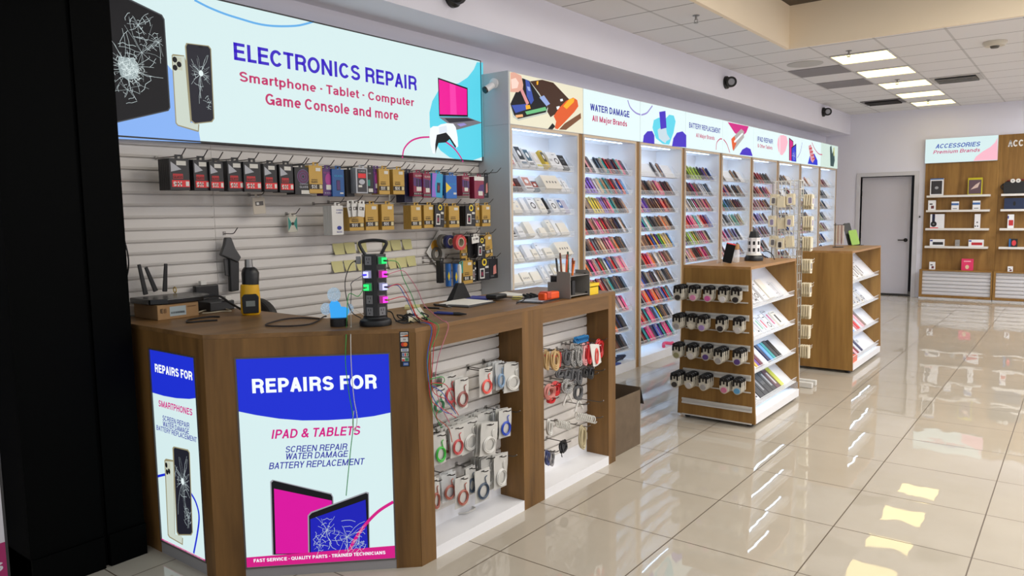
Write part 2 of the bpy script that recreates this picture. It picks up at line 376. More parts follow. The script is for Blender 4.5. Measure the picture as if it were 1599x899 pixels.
# ------------------------------------------------------------------ the room shell
YB, ZC = 11.6, 3.28          # back wall, ceiling
def floor_material():
    m = bpy.data.materials.new('polished_floor_tiles'); m.use_nodes = True; nt = m.node_tree; b = nt.nodes['Principled BSDF']; N = nt.nodes.new; L = nt.links.new
    tc = N('ShaderNodeTexCoord')
    dv = N('ShaderNodeVectorMath'); dv.operation = 'SCALE'; dv.inputs['Scale'].default_value = 1/0.6; L(tc.outputs['Object'], dv.inputs[0])
    fr = N('ShaderNodeVectorMath'); fr.operation = 'FRACTION'; L(dv.outputs[0], fr.inputs[0])
    fl = N('ShaderNodeVectorMath'); fl.operation = 'FLOOR'; L(dv.outputs[0], fl.inputs[0])
    sx = N('ShaderNodeSeparateXYZ'); L(fr.outputs[0], sx.inputs[0])
    mins = []
    for ax in (0, 1):
        a = N('ShaderNodeMath'); a.operation = 'SUBTRACT'; a.inputs[0].default_value = 1; L(sx.outputs[ax], a.inputs[1])
        c = N('ShaderNodeMath'); c.operation = 'MINIMUM'; L(sx.outputs[ax], c.inputs[0]); L(a.outputs[0], c.inputs[1]); mins.append(c)
    mn = N('ShaderNodeMath'); mn.operation = 'MINIMUM'; L(mins[0].outputs[0], mn.inputs[0]); L(mins[1].outputs[0], mn.inputs[1])
    gr = N('ShaderNodeMath'); gr.operation = 'LESS_THAN'; gr.inputs[1].default_value = 0.005; L(mn.outputs[0], gr.inputs[0])
    wn = N('ShaderNodeTexWhiteNoise'); L(fl.outputs[0], wn.inputs['Vector'])
    no = N('ShaderNodeTexNoise'); no.inputs['Scale'].default_value = 2.5; no.inputs['Detail'].default_value = 5; L(tc.outputs['Object'], no.inputs['Vector'])
    mx = N('ShaderNodeMix'); mx.data_type = 'RGBA'; mx.inputs[6].default_value = rgb((176, 167, 151)); mx.inputs[7].default_value = rgb((193, 184, 169)); L(no.outputs['Fac'], mx.inputs[0])
    mg = N('ShaderNodeMix'); mg.data_type = 'RGBA'; mg.inputs[7].default_value = rgb((92, 78, 62)); L(gr.outputs[0], mg.inputs[0]); L(mx.outputs[2], mg.inputs[6]); L(mg.outputs[2], b.inputs['Base Color'])
    rg = N('ShaderNodeMath'); rg.operation = 'MULTIPLY_ADD'; rg.inputs[1].default_value = 0.5; rg.inputs[2].default_value = 0.02; L(gr.outputs[0], rg.inputs[0]); L(rg.outputs[0], b.inputs['Roughness'])
    b.inputs['Specular IOR Level'].default_value = 0.75
    # every tile lies a hair out of level, and the polish undulates a little
    ge = N('ShaderNodeNewGeometry')
    s1 = N('ShaderNodeVectorMath'); s1.operation = 'SUBTRACT'; s1.inputs[1].default_value = (.5, .5, .5); L(wn.outputs['Color'], s1.inputs[0])
    s2 = N('ShaderNodeVectorMath'); s2.operation = 'SCALE'; s2.inputs['Scale'].default_value = 0.007; L(s1.outputs[0], s2.inputs[0])
    nw = N('ShaderNodeTexNoise'); nw.inputs['Scale'].default_value = 7; nw.inputs['Detail'].default_value = 1; L(tc.outputs['Object'], nw.inputs['Vector'])
    s3 = N('ShaderNodeVectorMath'); s3.operation = 'SUBTRACT'; s3.inputs[1].default_value = (.5, .5, .5); L(nw.outputs['Color'], s3.inputs[0])
    s4 = N('ShaderNodeVectorMath'); s4.operation = 'SCALE'; s4.inputs['Scale'].default_value = 0.012; L(s3.outputs[0], s4.inputs[0])
    a1 = N('ShaderNodeVectorMath'); a1.operation = 'ADD'; L(s2.outputs[0], a1.inputs[0]); L(s4.outputs[0], a1.inputs[1])
    a2 = N('ShaderNodeVectorMath'); a2.operation = 'ADD'; L(a1.outputs[0], a2.inputs[0]); L(ge.outputs['Normal'], a2.inputs[1])
    nn = N('ShaderNodeVectorMath'); nn.operation = 'NORMALIZE'; L(a2.outputs[0], nn.inputs[0]); L(nn.outputs[0], b.inputs['Normal'])
    return m
def ceiling_material():
    m = bpy.data.materials.new('ceiling_tiles'); m.use_nodes = True; nt = m.node_tree; b = nt.nodes['Principled BSDF']; N = nt.nodes.new; L = nt.links.new
    tc = N('ShaderNodeTexCoord'); sx = N('ShaderNodeSeparateXYZ'); L(tc.outputs['Object'], sx.inputs[0])
    outs = []
    for ax, off, per, wd in ((0, 0.265, 0.625, 0.012), (1, -5.71, 0.608, 0.008)):
        a = N('ShaderNodeMath'); a.operation = 'ADD'; a.inputs[1].default_value = off+per*20; L(sx.outputs[ax], a.inputs[0])
        d = N('ShaderNodeMath'); d.operation = 'DIVIDE'; d.inputs[1].default_value = per; L(a.outputs[0], d.inputs[0])
        f = N('ShaderNodeMath'); f.operation = 'FRACT'; L(d.outputs[0], f.inputs[0])
        g = N('ShaderNodeMath'); g.operation = 'PINGPONG'; g.inputs[1].default_value = 0.5; L(f.outputs[0], g.inputs[0])
        l = N('ShaderNodeMath'); l.operation = 'LESS_THAN'; l.inputs[1].default_value = wd/per; L(g.outputs[0], l.inputs[0]); outs.append(l)
    m1 = N('ShaderNodeMix'); m1.data_type = 'RGBA'; m1.inputs[6].default_value = rgb((226, 224, 224)); m1.inputs[7].default_value = rgb((200, 198, 197)); L(outs[0].outputs[0], m1.inputs[0])
    m2 = N('ShaderNodeMix'); m2.data_type = 'RGBA'; m2.inputs[7].default_value = rgb((150, 147, 145)); L(outs[1].outputs[0], m2.inputs[0]); L(m1.outputs[2], m2.inputs[6])
    L(m2.outputs[2], b.inputs['Base Color']); b.inputs['Roughness'].default_value = 0.85; b.inputs['Specular IOR Level'].default_value = 0.2
    return m
FLOORM, CEILM = floor_material(), ceiling_material()
struct('floor', MB().box(-3.2, 5.6, -5.5, 12.7, -0.08, 0), FLOORM)
RX0, RY1, ZR = -0.45, 5.0, 3.72
c = MB(); c.box(-1.8, RX0-.04, -2.3, YB, ZC, ZC+.04); c.box(RX0-.04, 5.6, RY1+.04, YB, ZC, ZC+.04)
struct('ceiling', c, CEILM)
c = MB(); c.box(RX0-.04, RX0, -2.3, RY1, ZC, ZR); c.box(RX0-.04, 5.6, RY1, RY1+.04, ZC, ZR)
struct('wall_recess', c, CREAM)
struct('trim_1', MB().box(RX0-.04, 5.6, -2.3, RY1+.04, ZR, ZR+.05), mat('dark_deck', (84, 74, 62), 0.8))
struct('trim_2', MB().box(-1.8, -1.38, -2.3, YB, 2.92, ZC), WALLM)
struct('wall_left', MB().box(-1.9, -1.8, -2.3, YB, 0, ZC+.04), WALLM)
w = MB(); DX0, DX1, DZ = -1.175, -0.295, 2.145
w.box(-1.9, DX0, YB, YB+.14, 0, ZC+.04); w.box(DX1, 5.6, YB, YB+.14, 0, ZC+.04); w.box(DX0, DX1, YB, YB+.14, DZ, ZC+.04)
struct('wall_back', w, WALLM)
struct('wall_right', MB().box(5.5, 5.6, -2.3, YB, 0, ZC+.44), WALLM)
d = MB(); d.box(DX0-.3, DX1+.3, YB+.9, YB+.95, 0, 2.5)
struct('wall_stockroom', d, mat('stockroom_shade', (30, 29, 28), 0.8))  # near-black colour stands in for the darkness behind the door
struct('baseboard_back', MB().box(-1.44, DX0-.075, YB-.012, YB, 0, .1), mat('baseboard_white', (200, 198, 198), 0.5))
fr = MB(); fr.box(DX0-.07, DX0, YB-.016, YB+.14, 0, DZ+.07); fr.box(DX1, DX1+.07, YB-.016, YB+.14, 0, DZ+.07); fr.box(DX0, DX1, YB-.016, YB+.14, DZ, DZ+.07)
struct('door_frame', fr, mat('door_trim_white', (206, 204, 208), 0.5))
DOORM = mat('grey_door_paint', (196, 192, 198), 0.5)
lf = MB().box(0, .80, 0, .04, .03, DZ-.012)
door = struct('door_1', lf, DOORM); door.location = (DX0+.012, YB+.075, 0); door.rotation_euler = (0, 0, math.radians(3.5))
kn = MB(); kn.lathe([(.0, -.012), (.034, -.012), (.034, 0), (.0, 0)], (.74, -.0, 1.0), 18, 'Y'); kn.cyl((.74, -.01, 1.0), (.74, -.05, 1.0), .011, 10); kn.tube([(.74, -.05, 1.0), (.70, -.052, 1.0), (.62, -.05, 1.0)], .009, 8)
hd = bpy.data.objects.new('door_handle', make_mesh('door_handle', kn, mat('dark_bronze', (40, 38, 38), .35, .6), Vector((0, 0, 0)), True)); COL.objects.link(hd); hd.parent = door
for hz in (.35, 1.08, 1.85):
    h = bpy.data.objects.new('hinge', make_mesh('hinge', MB().cyl((-.004, -.008, hz-.05), (-.004, -.008, hz+.05), .008, 8), mat('dark_bronze', (40, 38, 38), .35, .6), Vector((0, 0, 0)), True)); COL.objects.link(h); h.parent = door
struct('door_gap_shade', MB().box(DX0, DX1, YB+.02, YB+.14, 0, .012), mat('gap_shade', (30, 29, 29), .5))  # added dark strip imitating the shade under the door leaf
# storefront pier of dark metal at the shop opening, and what lies outside it
pm = MB(); pm.box(-2.3, -1.385, -2.09, -1.79, 0, 3.32); pm.box(-2.3, -1.385, -1.77, -1.6, 0, 3.32); pm.box(-2.3, -1.40, -1.79, -1.77, 0, 3.32)
pm.box(-2.3, -1.372, -2.09, -1.792, 0, .15); pm.box(-2.3, -1.372, -1.768, -1.6, 0, .15)
struct('wall_front', pm, BLACKM)
struct('wall_concourse', MB().box(-6.2, -6.0, -9, 6, 0, 4), mat('concourse_wall', (128, 122, 92), 0.8))
struct('baseboard_concourse', MB().box(-6.0, -5.97, -9, 6, 0, .35), mat('concourse_base', (26, 25, 24), 0.6))
struct('floor_concourse', MB().box(-6.2, -3.2, -9, 6, -0.08, 0), mat('concourse_floor', (52, 50, 48), 0.3))

# ------------------------------------------------------------------ ceiling fittings
PANELGLOW = lit('light_diffuser', (255, 232, 160), 3.2)
LN = ['nearest', 'second nearest', 'third nearest', 'fourth nearest', 'farthest']
for i in range(5):
    y = 5.735+1.2*i
    t = thing('ceiling_light', f'warm square ceiling light panel, {LN[i]} of the row of five', 'ceiling light', (0.065, y+.275, ZC), 'ceiling light panels')
    f = MB()
    for (a, b, c_, e) in ((-.235, .365, y-.015, y), (-.235, .365, y+.55, y+.565), (-.235, -.22, y, y+.55), (.35, .365, y, y+.55)): f.box(a, b, c_, e, ZC-.012, ZC-.001)
    part('frame', f, mat('grid_white', (205, 204, 202), .5), t); part('diffuser', MB().box(-.22, .35, y, y+.55, ZC-.008, ZC-.002), PANELGLOW, t)
def vent(x0, x1, y0, y1, label, fm, bm_):
    t = thing('air_vent', label, 'air vent', ((x0+x1)/2, (y0+y1)/2, ZC-.02))
    f = MB(); f.box(x0, x1, y0, y0+.05, ZC-.012, ZC-.001); f.box(x0, x1, y1-.05, y1, ZC-.012, ZC-.001); f.box(x0, x0+.05, y0+.05, y1-.05, ZC-.012, ZC-.001); f.box(x1-.05, x1, y0+.05, y1-.05, ZC-.012, ZC-.001)
    part('frame', f, fm, t); part('backing', MB().box(x0+.05, x1-.05, y0+.05, y1-.05, ZC-.004, ZC-.001), bm_, t)
    n = 5
    for k in range(n):
        yy = y0+.09+(y1-y0-.18)*k/(n-1)
        part('louvre', MB().prism([(x0+.05, yy, ZC-.03), (x0+.05, yy+.04, ZC-.006), (x0+.05, yy+.044, ZC-.009), (x0+.05, yy+.004, ZC-.033)], (x1-x0-.1, 0, 0)), fm, t)
vent(.40, .97, 8.12, 8.68, 'white louvred ceiling air vent beside the middle light panel', mat('vent_white', (190, 188, 186), .5), BLACKM)
vent(-.84, -.26, 9.87, 10.4, 'grey ceiling air vent near the left wall by the back corner', mat('vent_grey', (110, 106, 106), .5), BLACKM)
for (y, l) in ((6.32, 'grey perforated ceiling tile left of the nearest light panel'), (7.53, 'grey perforated ceiling tile left of the second light panel')):
    solo('return_grille', MB().box(-.87, -.275, y, y+.58, ZC-.006, ZC-.001), mat('perforated_grey', (136, 132, 134), .7, var=.15, scale=200), l, 'grille')
m = MB(); m.lathe([(0, ZC-.001), (.2, ZC-.001), (.2, ZC-.006), (.17, ZC-.012), (0, ZC-.012)], (-.57, 5.98, 0), 28)
solo('ceiling_speaker', m, mat('speaker_white', (188, 186, 182), .6), 'round flush white speaker in the ceiling tile near the recess corner', 'speaker')
t = thing('smoke_detector', 'round cream smoke detector on the ceiling at the right', 'smoke detector', (1.3, 6.1, ZC-.06))
m = MB(); m.lathe([(0, ZC-.001), (.11, ZC-.001), (.11, ZC-.02), (.09, ZC-.045), (.0, ZC-.045)], (1.3, 6.1, 0), 24); part('base', m, mat('detector_cream', (208, 200, 184), .5), t, smooth=True)
m = MB(); m.lathe([(0, ZC-.045), (.045, ZC-.045), (.035, ZC-.065), (.0, ZC-.065)], (1.3, 6.1, 0), 18); part('sensor', m, mat('detector_dark', (90, 86, 80), .5), t, smooth=True)
for (x, y, l) in ((-.64, 3.05, 'small chrome sprinkler head beside the ceiling recess edge'), (.016, 5.54, 'small chrome sprinkler head before the nearest light panel'), (.05, 7.95, 'small chrome sprinkler head before the third light panel'), (.05, 10.4, 'small chrome sprinkler head before the farthest light panel')):
    m = MB(); m.lathe([(0, ZC-.001), (.03, ZC-.001), (.03, ZC-.006), (.01, ZC-.008), (.01, ZC-.04), (0, ZC-.04)], (x, y, 0), 12)
    m.tube([(x-.014, y, ZC-.035), (x-.016, y, ZC-.05), (x, y, ZC-.062), (x+.016, y, ZC-.05), (x+.014, y, ZC-.035)], .003, 6); m.lathe([(0, ZC-.062), (.02, ZC-.062), (.02, ZC-.066), (0, ZC-.066)], (x, y, 0), 12)
    solo('sprinkler', m, STEEL, l, 'sprinkler')
for (y, z, l) in ((5.604, 3.11, 'black dome camera on the soffit above the battery sign'), (9.78, 3.158, 'small black dome camera on the soffit near the back corner'), (.70, 3.075, 'black dome camera on the soffit above the big banner, cut by the top edge')):
    t = thing('dome_camera', l, 'camera', (-1.38, y, z), 'soffit cameras')
    m = MB(); m.lathe([(0, -1.38), (.075, -1.38), (.075, -1.355), (.06, -1.34), (0, -1.34)], (0, y, z), 24, 'X'); part('base', m, BLACK, t, smooth=True)
    c0 = Vector((-1.322, y, z)); dr = Vector((.55, -.82, -.1)).normalized()
    m = MB(); m.lathe([(.062*math.cos(a), .062*math.sin(a)) for a in [-PI/2+k*PI/10 for k in range(1, 10)]], c0, 20, 'X'); part('eyeball', m, BLACK, t, smooth=True)
    part('lens_window', MB().cyl(c0+dr*.046, c0+dr*.066, .038, 20), mat('dome_grey', (150, 150, 155), .15), t, smooth=True)
    sd = dr.cross(Vector((0, 0, 1))).normalized(); m = MB(); m.tube([c0+dr*.062+sd*.052*math.cos(a)+Vector((0, 0, .052*math.sin(a))) for a in [math.radians(v) for v in range(0, 361, 18)]], .012, 7); m.tube([c0+sd*.055, c0+sd*.062+dr*.07+Vector((0, 0, .02))], .014, 7); part('shroud', m, BLACK, t, smooth=True)

# ------------------------------------------------------------------ the nine wall bays
BY0, BW = 1.43, 1.07
XF, XW = -1.45, -1.755
LIPS = [1.965, 1.775, 1.592, 1.398, 1.207, 1.012, .813, .617, .42, .222]
TILT = math.radians(34)
BAYL = ['repair photo', 'water damage', 'water splash', 'battery text', 'battery picture', 'tablet repair text', 'broken tablets', 'hand and phone', 'green plant photo']
def make_bay(y0):
    t = thing('display_bay', 'x', 'display bay', (XF, y0, 0), 'lit wall display bays')
    ya, yb = y0+.002, y0+.99
    for (a, b) in ((ya, ya+.02), (yb-.02, yb)):
        s = part('side_panel', MB().box(XW-.02, XF-.004, a, b, 0, 2.283), WHITE, t)
        part('edge_band', MB().box(XF-.004, XF, a-.0, b+.0, 0, 2.283), EDGE, s)
    s = part('top_panel', MB().box(XW-.02, XF-.004, ya+.018, yb-.018, 2.262, 2.283), WHITE, t); part('edge_band', MB().box(XF-.004, XF, ya+.018, yb-.018, 2.262, 2.283), EDGE, s)
    part('back_panel', MB().box(XW-.02, XW-.004, ya+.018, yb-.018, .09, 2.262), WHITE, t)
    part('plinth', MB().box(XW-.004, XF, ya+.018, yb-.018, .0, .09), WHITE, t)
    part('filler_strip', MB().box(XW, XF-.012, yb, y0+BW, 0, 2.283), OAK, t)
    part('light_strip', MB().box(-1.53, -1.525, ya+.06, yb-.16, 2.257, 2.2615), LED, t)
    e0, e1 = ya+.03, ya+.925
    dx, dz = math.sin(TILT), math.cos(TILT)
    for z in LIPS:
        s = MB(); xb, zb = XF-.05, z-.012
        s.prism([(xb, e0, zb), (xb-dx*.17, e0, zb+dz*.17), (xb-dx*.17-dz*.006, e0, zb+dz*.17-dx*.006), (xb-dz*.006, e0, zb-dx*.006-.004)], (0, e1-e0, 0))
        s.prism([(xb-.002, e0, zb), (XF-.012, e0, zb-.0), (XF-.012, e0, zb-.005), (xb-.002, e0, zb-.008)], (0, e1-e0, 0))
        sh = part('shelf', s, WHITE, t)
        l = MB(); l.box(XF-.012, XF-.009, e0, e1, zb-.006, z+.028); l.prism([(XF-.012, e1, zb-.004), (XF-.012, e1, z+.028), (xb-.05, e1, z+.12), (xb, e1, zb)], (0, -.003, 0))
        part('acrylic_lip', l, ACRYL, sh); part('lip_edge', MB().box(XF-.013, XF-.008, e0, e1, z+.028, z+.0305), mat('acrylic_edge', (236, 238, 240), .3), sh)
        part('light_strip', MB().box(xb-.115, xb-.105, e0+.04, e1-.12, zb+.106, zb+.112), LED, sh)
    return t
bay0 = make_bay(BY0)
for i in range(9):
    b = bay0 if i == 0 else dup(bay0, (XF, BY0+BW*i, 0))
    b['label'] = f'white lit wall bay of sloped shelves under the {BAYL[i]} sign'
# left flank of the row: tall white end panel facing the counter
solo('end_panel', MB().box(-1.76, XF-.001, BY0-.018, BY0, 0, 2.283).box(-1.76, XF-.001, BY0-.018, BY0, 2.287, 2.69).box(-1.758, XF-.004, BY0-.015, BY0, 2.283, 2.287), mat('end_panel_white', (196, 200, 204), .5), 'tall pale end panel closing the row of bays beside the counter', 'panel')

# ------------------------------------------------------------------ the lightbox signs over the bays
SKY = lit('sign_white', (218, 241, 242), 0.93)
SKY2 = lit('sign_white_bay', (228, 247, 248), 0.96)
NAVY = lit('sign_navy', (58, 62, 160)); PURP = lit('sign_purple', (62, 36, 190)); MAG = lit('sign_magenta', (206, 30, 130)); ROSE = lit('sign_rose', (190, 52, 104))
CYAN = lit('sign_cyan', (92, 210, 232)); LBLUE = lit('sign_light_blue', (134, 176, 240)); LINEB = lit('sign_line_blue', (98, 172, 230)); SBLACK = lit('sign_black', (20, 20, 24)); SGREY = lit('sign_grey', (128, 124, 130)); PINK = lit('sign_pink', (244, 184, 200))
SWHITE = lit('sign_pure_white', (240, 246, 250)); SCREAM = lit('sign_cream', (232, 226, 200)); SBROWN = lit('sign_brown', (66, 40, 28)); SORANGE = lit('sign_orange', (224, 92, 40)); SYEL = lit('sign_yellow', (248, 178, 40)); SSKIN = lit('sign_skin', (226, 170, 150)); SGREEN = lit('sign_green', (110, 190, 130)); SBLUE = lit('sign_mid_blue', (60, 84, 170)); STEAL = lit('sign_teal_dark', (40, 70, 72)); RED_ = lit('sign_red', (190, 40, 50)); BONE = lit('sign_bone', (200, 210, 198)); SRED2 = lit('sign_deep_pink', (236, 20, 150)); ROYAL = lit('sign_royal', (30, 48, 206))
SLILAC = lit('sign_lilac', (150, 140, 205)); PALEG = lit('sign_pale_green', (206, 226, 216)); CRACK = lit('sign_crack', (196, 210, 212))
PS = Plane((XF, 0, 0), (0, 1, 0), (1, 0, 0))
k3, k4 = crop(750, 80, 4.563), crop(1050, 100, 5.32)
SL = ['lit sign showing a hand repairing an opened phone with an orange screwdriver', 'lit white sign reading WATER DAMAGE All Major Brands', 'lit sign of a dark phone splashing into water before cyan and purple shapes', 'lit white sign reading BATTERY REPLACEMENT All Major Brands', 'lit sign of a grey battery below a magenta corner', 'lit white sign reading IPAD REPAIR and Other Tablets', 'lit sign of a magenta and a blue tablet', 'lit sign of a striped phone on a blue blob', 'lit greenish photo sign at the far end of the row']
SG = []
for i in range(9):
    y0, y1 = BY0+BW*i, BY0+BW*(i+1)
    t = thing('lightbox_sign', SL[i], 'sign', (XF, y0, 2.284)); SG.append(t)
    part('box', MB().box(-1.75, XF-.004, y0+.003, y1-.003, 2.286, 2.686), mat('sign_box', (205, 206, 210), .5), t)
    part('face', MB().box(XF-.004, XF, y0+.006, y1-.006, 2.29, 2.682), ([SCREAM]+[SKY2]*7+[PALEG])[i], t)
# 1 repair scene
p = Print(PS, 1, k3)
p.poly([(345, 215), (440, 203), (520, 224), (640, 350), (560, 430), (500, 470), (470, 420)], SBROWN).poly([(600, 515), (715, 440), (717, 478), (610, 560), (560, 558)], lit('sign_shadow_brown', (120, 76, 48)))
p.poly([(213, 390), (300, 190), (350, 210), (420, 300), (482, 405), (472, 445), (270, 495), (232, 470)], lit('sign_bezel', (196, 200, 190))).poly([(213, 375), (298, 192), (350, 212), (478, 400), (466, 435), (268, 482), (238, 452)], SBLACK)
p.poly([(222, 385), (335, 375), (345, 410), (250, 440)], SBLUE).poly([(320, 200), (348, 215), (380, 350), (360, 380), (330, 320)], SBLUE).poly([(420, 330), (452, 314), (496, 375), (470, 390)], lit('sign_chip', (150, 170, 220))).poly([(318, 430), (462, 396), (474, 420), (330, 452)], SGREEN).poly([(320, 385), (350, 382), (358, 408), (325, 415)], SYEL).poly([(248, 455), (300, 448), (304, 466), (256, 474)], lit('sign_chip_orange', (236, 176, 120)))
p.poly([(330, 250), (350, 255), (356, 285), (338, 280)], lit('sign_chip', (150, 170, 220))).poly([(540, 395), (562, 390), (566, 410), (545, 416)], SWHITE).poly([(566, 342), (584, 338), (588, 354), (570, 358)], SWHITE).poly([(398, 215), (412, 212), (410, 238), (400, 240)], SYEL)
p.poly([(212, 152), (240, 150), (290, 175), (304, 240), (300, 268), (268, 292), (212, 290)], SSKIN).poly([(216, 200), (250, 190), (272, 225), (262, 262), (222, 268)], lit('sign_nail', (246, 214, 200))).poly([(280, 275), (300, 270), (345, 370), (328, 385)], lit('sign_tweezers', (220, 150, 150)))
p.poly([(480, 553), (512, 512), (532, 535), (512, 557)], SBLACK).poly([(520, 462), (560, 402), (610, 352), (660, 330), (688, 348), (696, 392), (668, 432), (602, 502), (548, 556), (528, 548), (538, 500)], SORANGE).poly([(588, 392), (632, 340), (668, 334), (664, 362), (612, 412)], SYEL)
p.build('printed_photo', SG[0])
# 2, 4, 6 wording
p = Print(PS, 1, k3); p.textpx('WATER DAMAGE', (783, 421), (1062, 473), (779, 371), NAVY, 0, .045).textpx('All Major Brands', (797, 497), (1045, 537), (799, 455), ROSE, 0, .04); p.build('lettering', SG[1])
p = Print(PS, 1, k3); p.line([(1050, 348), (1068, 398), (1105, 437), (1141, 452)], .016, SLILAC, smooth=6); p.build('printed_line', SG[1])
p = Print(PS, 1, k3); p.line([(1147, 454), (1185, 440), (1210, 410), (1226, 388)], .016, SLILAC, smooth=6)
p.poly([(1158, 648), (1164, 600), (1190, 570), (1224, 568), (1240, 600), (1240, 660)], PURP).poly([(1365, 676), (1375, 620), (1400, 580), (1440, 570), (1467, 598), (1467, 684)], PURP)
p.poly([(1300, 660), (1250, 620), (1226, 545), (1236, 490), (1272, 472), (1310, 490), (1345, 452), (1378, 458), (1391, 500), (1376, 580), (1345, 665)], CYAN)
p.poly([(1262, 560), (1290, 540), (1322, 540), (1330, 590), (1352, 625), (1325, 640), (1318, 655), (1295, 640), (1272, 620)], lit('sign_splash', (196, 216, 226))).poly([(1274, 432), (1318, 425), (1326, 545), (1284, 556)], PURP)
p.build('printed_picture', SG[2])
p = Print(PS, 1, k4); p.textpx('BATTERY REPLACEMENT', (138, 530), (398, 574), (140, 486), NAVY, 0, .03).textpx('All Major Brands', (195, 608), (350, 630), (197, 574), ROSE, 0, .02); p.build('lettering', SG[3])
p = Print(PS, 1, k4); p.line([(362, 712), (368, 655), (392, 624), (412, 622)], .014, ROSE, smooth=6); p.build('printed_line', SG[3])
p = Print(PS, 1, k4); p.line([(424, 626), (452, 665), (476, 735)], .014, ROSE, smooth=6)
p.poly([(458, 482), (633, 518), (612, 570), (580, 600), (548, 596), (515, 570)], MAG).poly([(556, 752), (580, 710), (616, 690), (648, 706), (666, 764)], PURP)
p.poly([(488, 622), (572, 538), (594, 560), (594, 610), (505, 724), (498, 700)], lit('sign_battery', (176, 168, 166))).poly([(488, 622), (515, 596), (530, 660), (505, 722), (498, 700)], SORANGE).poly([(510, 640), (580, 570), (586, 582), (516, 655)], SWHITE); p.build('printed_battery', SG[4])
p = Print(PS, 1, k4); p.textpx('IPAD REPAIR', (705, 640), (833, 663), (706, 600), NAVY, 0, .03).textpx('& Other Tablets', (707, 690), (830, 712), (708, 660), ROSE, 0, .02); p.build('lettering', SG[5])
p = Print(PS, 1, k4); p.poly([(890, 592), (876, 625), (870, 670), (880, 720), (890, 742)], PINK); p.build('printed_spot', SG[5])
p = Print(PS, 1, k4); p.poly([(894, 592), (920, 590), (948, 600), (958, 650), (940, 720), (912, 758), (894, 750)], PINK).line([(1036, 780), (1062, 730), (1078, 650)], .016, SLILAC, smooth=6)
p.poly([(968, 610), (1004, 640), (1004, 806), (968, 800)], SBLACK).poly([(972, 622), (1001, 646), (1001, 806), (972, 800)], MAG).poly([(988, 692), (1028, 660), (1028, 812), (988, 806)], SBLACK).poly([(992, 700), (1025, 672), (1025, 811), (992, 806)], ROYAL); p.cracks(p.q((1008, 760)), CRACK, .09, 9, .008, 3); p.build('printed_tablets', SG[6])
p = Print(PS, 1, k4); p.line([(1158, 650), (1182, 705), (1215, 745), (1244, 752)], .016, ROSE, smooth=6).poly([(1124, 828), (1140, 765), (1178, 742), (1204, 800), (1206, 840)], ROYAL).poly([(1130, 680), (1150, 668), (1182, 790), (1165, 822), (1148, 800)], lit('sign_phone_pink', (214, 150, 160)))
for q_ in range(4): p.line([(1134+q_*9, 705+q_*28), (1160+q_*8, 697+q_*28)], .02, RED_)
p.build('printed_phone', SG[7])
p = Print(PS, 1, k4); p.poly([(1308, 690), (1320, 676), (1328, 745), (1342, 700), (1348, 800), (1338, 852), (1312, 846)], STEAL).poly([(1336, 700), (1345, 690), (1345, 760), (1338, 765)], lit('sign_leaf', (190, 190, 120))); p.build('printed_plant', SG[8])
# small bullet camera on the end panel
t = thing('security_camera', 'white bullet camera with black face on the pale end panel', 'camera', (-1.60, 1.41, 2.6))
m = MB(); m.lathe([(0, 1.4125), (.04, 1.4125), (.04, 1.395), (.02, 1.385), (0, 1.385)], (-1.585, 0, 2.605), 18, 'Y'); part('mount', m, WHITE, t, smooth=True)
part('arm', MB().cyl((-1.585, 1.39, 2.605), (-1.59, 1.36, 2.585), .012, 10), WHITE, t, smooth=True)
part('body', MB().cyl((-1.575, 1.375, 2.59), (-1.595, 1.315, 2.55), .026, 18), WHITE, t, smooth=True)
part('lens_face', MB().cyl((-1.595, 1.315, 2.55), (-1.599, 1.303, 2.542), .027, 18), BLACK, t, smooth=True)
# ------------------------------------------------------------------ slatwall behind the counter
PITCH_S = 0.0627
def slat_profile(z0, z1, x):
    """outline of a slatwall panel in x (out of the wall) and z: each slat has a rounded face and a dark undercut groove"""
    pts = [(x-.036, z0)]; z = z0
    while z < z1-.001:
        a = min(z+PITCH_S, z1)
        pts += [(x-.005, z), (x, min(z+.012, a)), (x-.001, min(z+.055, a))]
        if a-z > .06: pts += [(x-.022, z+.0555), (x-.022, z+.0622)]
        z = a
    pts += [(x-.007, z1), (x-.036, z1)]; return pts
SLX = -1.76
def slat_panel(y0, y1, z0, z1, x): return MB().prism([(px_, y0, pz) for (px_, pz) in slat_profile(z0, z1, x)], (0, y1-y0, 0))
for (a, b, l) in ((-1.595, -.921, 'beige slatwall panel at the left end beside the dark pier'), (-.919, .679, 'middle beige slatwall panel behind the counter'), (.681, 1.41, 'narrow beige slatwall panel beside the pale end panel')):
    solo('slatwall_panel', slat_panel(a, b, .10, 2.006, SLX), SLAT, l, 'slatwall')

# ------------------------------------------------------------------ the big lit banner
XB = -1.715
PBN = Plane((XB, 0, 0), (0, 1, 0), (1, 0, 0))
t = thing('lightbox_banner', 'wide lit banner reading ELECTRONICS REPAIR above the slatwall', 'sign', (XB, -.3, 2.008))
f = MB(); f.box(-1.78, XB+.003, -1.595, 1.405, 2.008, 2.016); f.box(-1.78, XB+.003, -1.595, 1.405, 2.788, 2.796); f.box(-1.78, XB+.003, 1.397, 1.405, 2.016, 2.788); f.box(-1.78, XB-.006, -1.595, 1.397, 2.016, 2.788)
part('frame', f, DARK, t)
part('face', MB().box(XB-.006, XB, -1.595, 1.397, 2.016, 2.788), SKY, t)
k1, k2 = crop(0, 0, 3.995), crop(350, 0, 3.5533)
p = Print(PBN, 1, k1)
p.poly([(1045, 405), (1075, 440), (1130, 520), (1190, 640), (1230, 760), (1252, 891), (740, 866), (600, 858), (600, 600)], LBLUE); p.build('printed_circle', t)
p = Print(PBN, 2, k1)
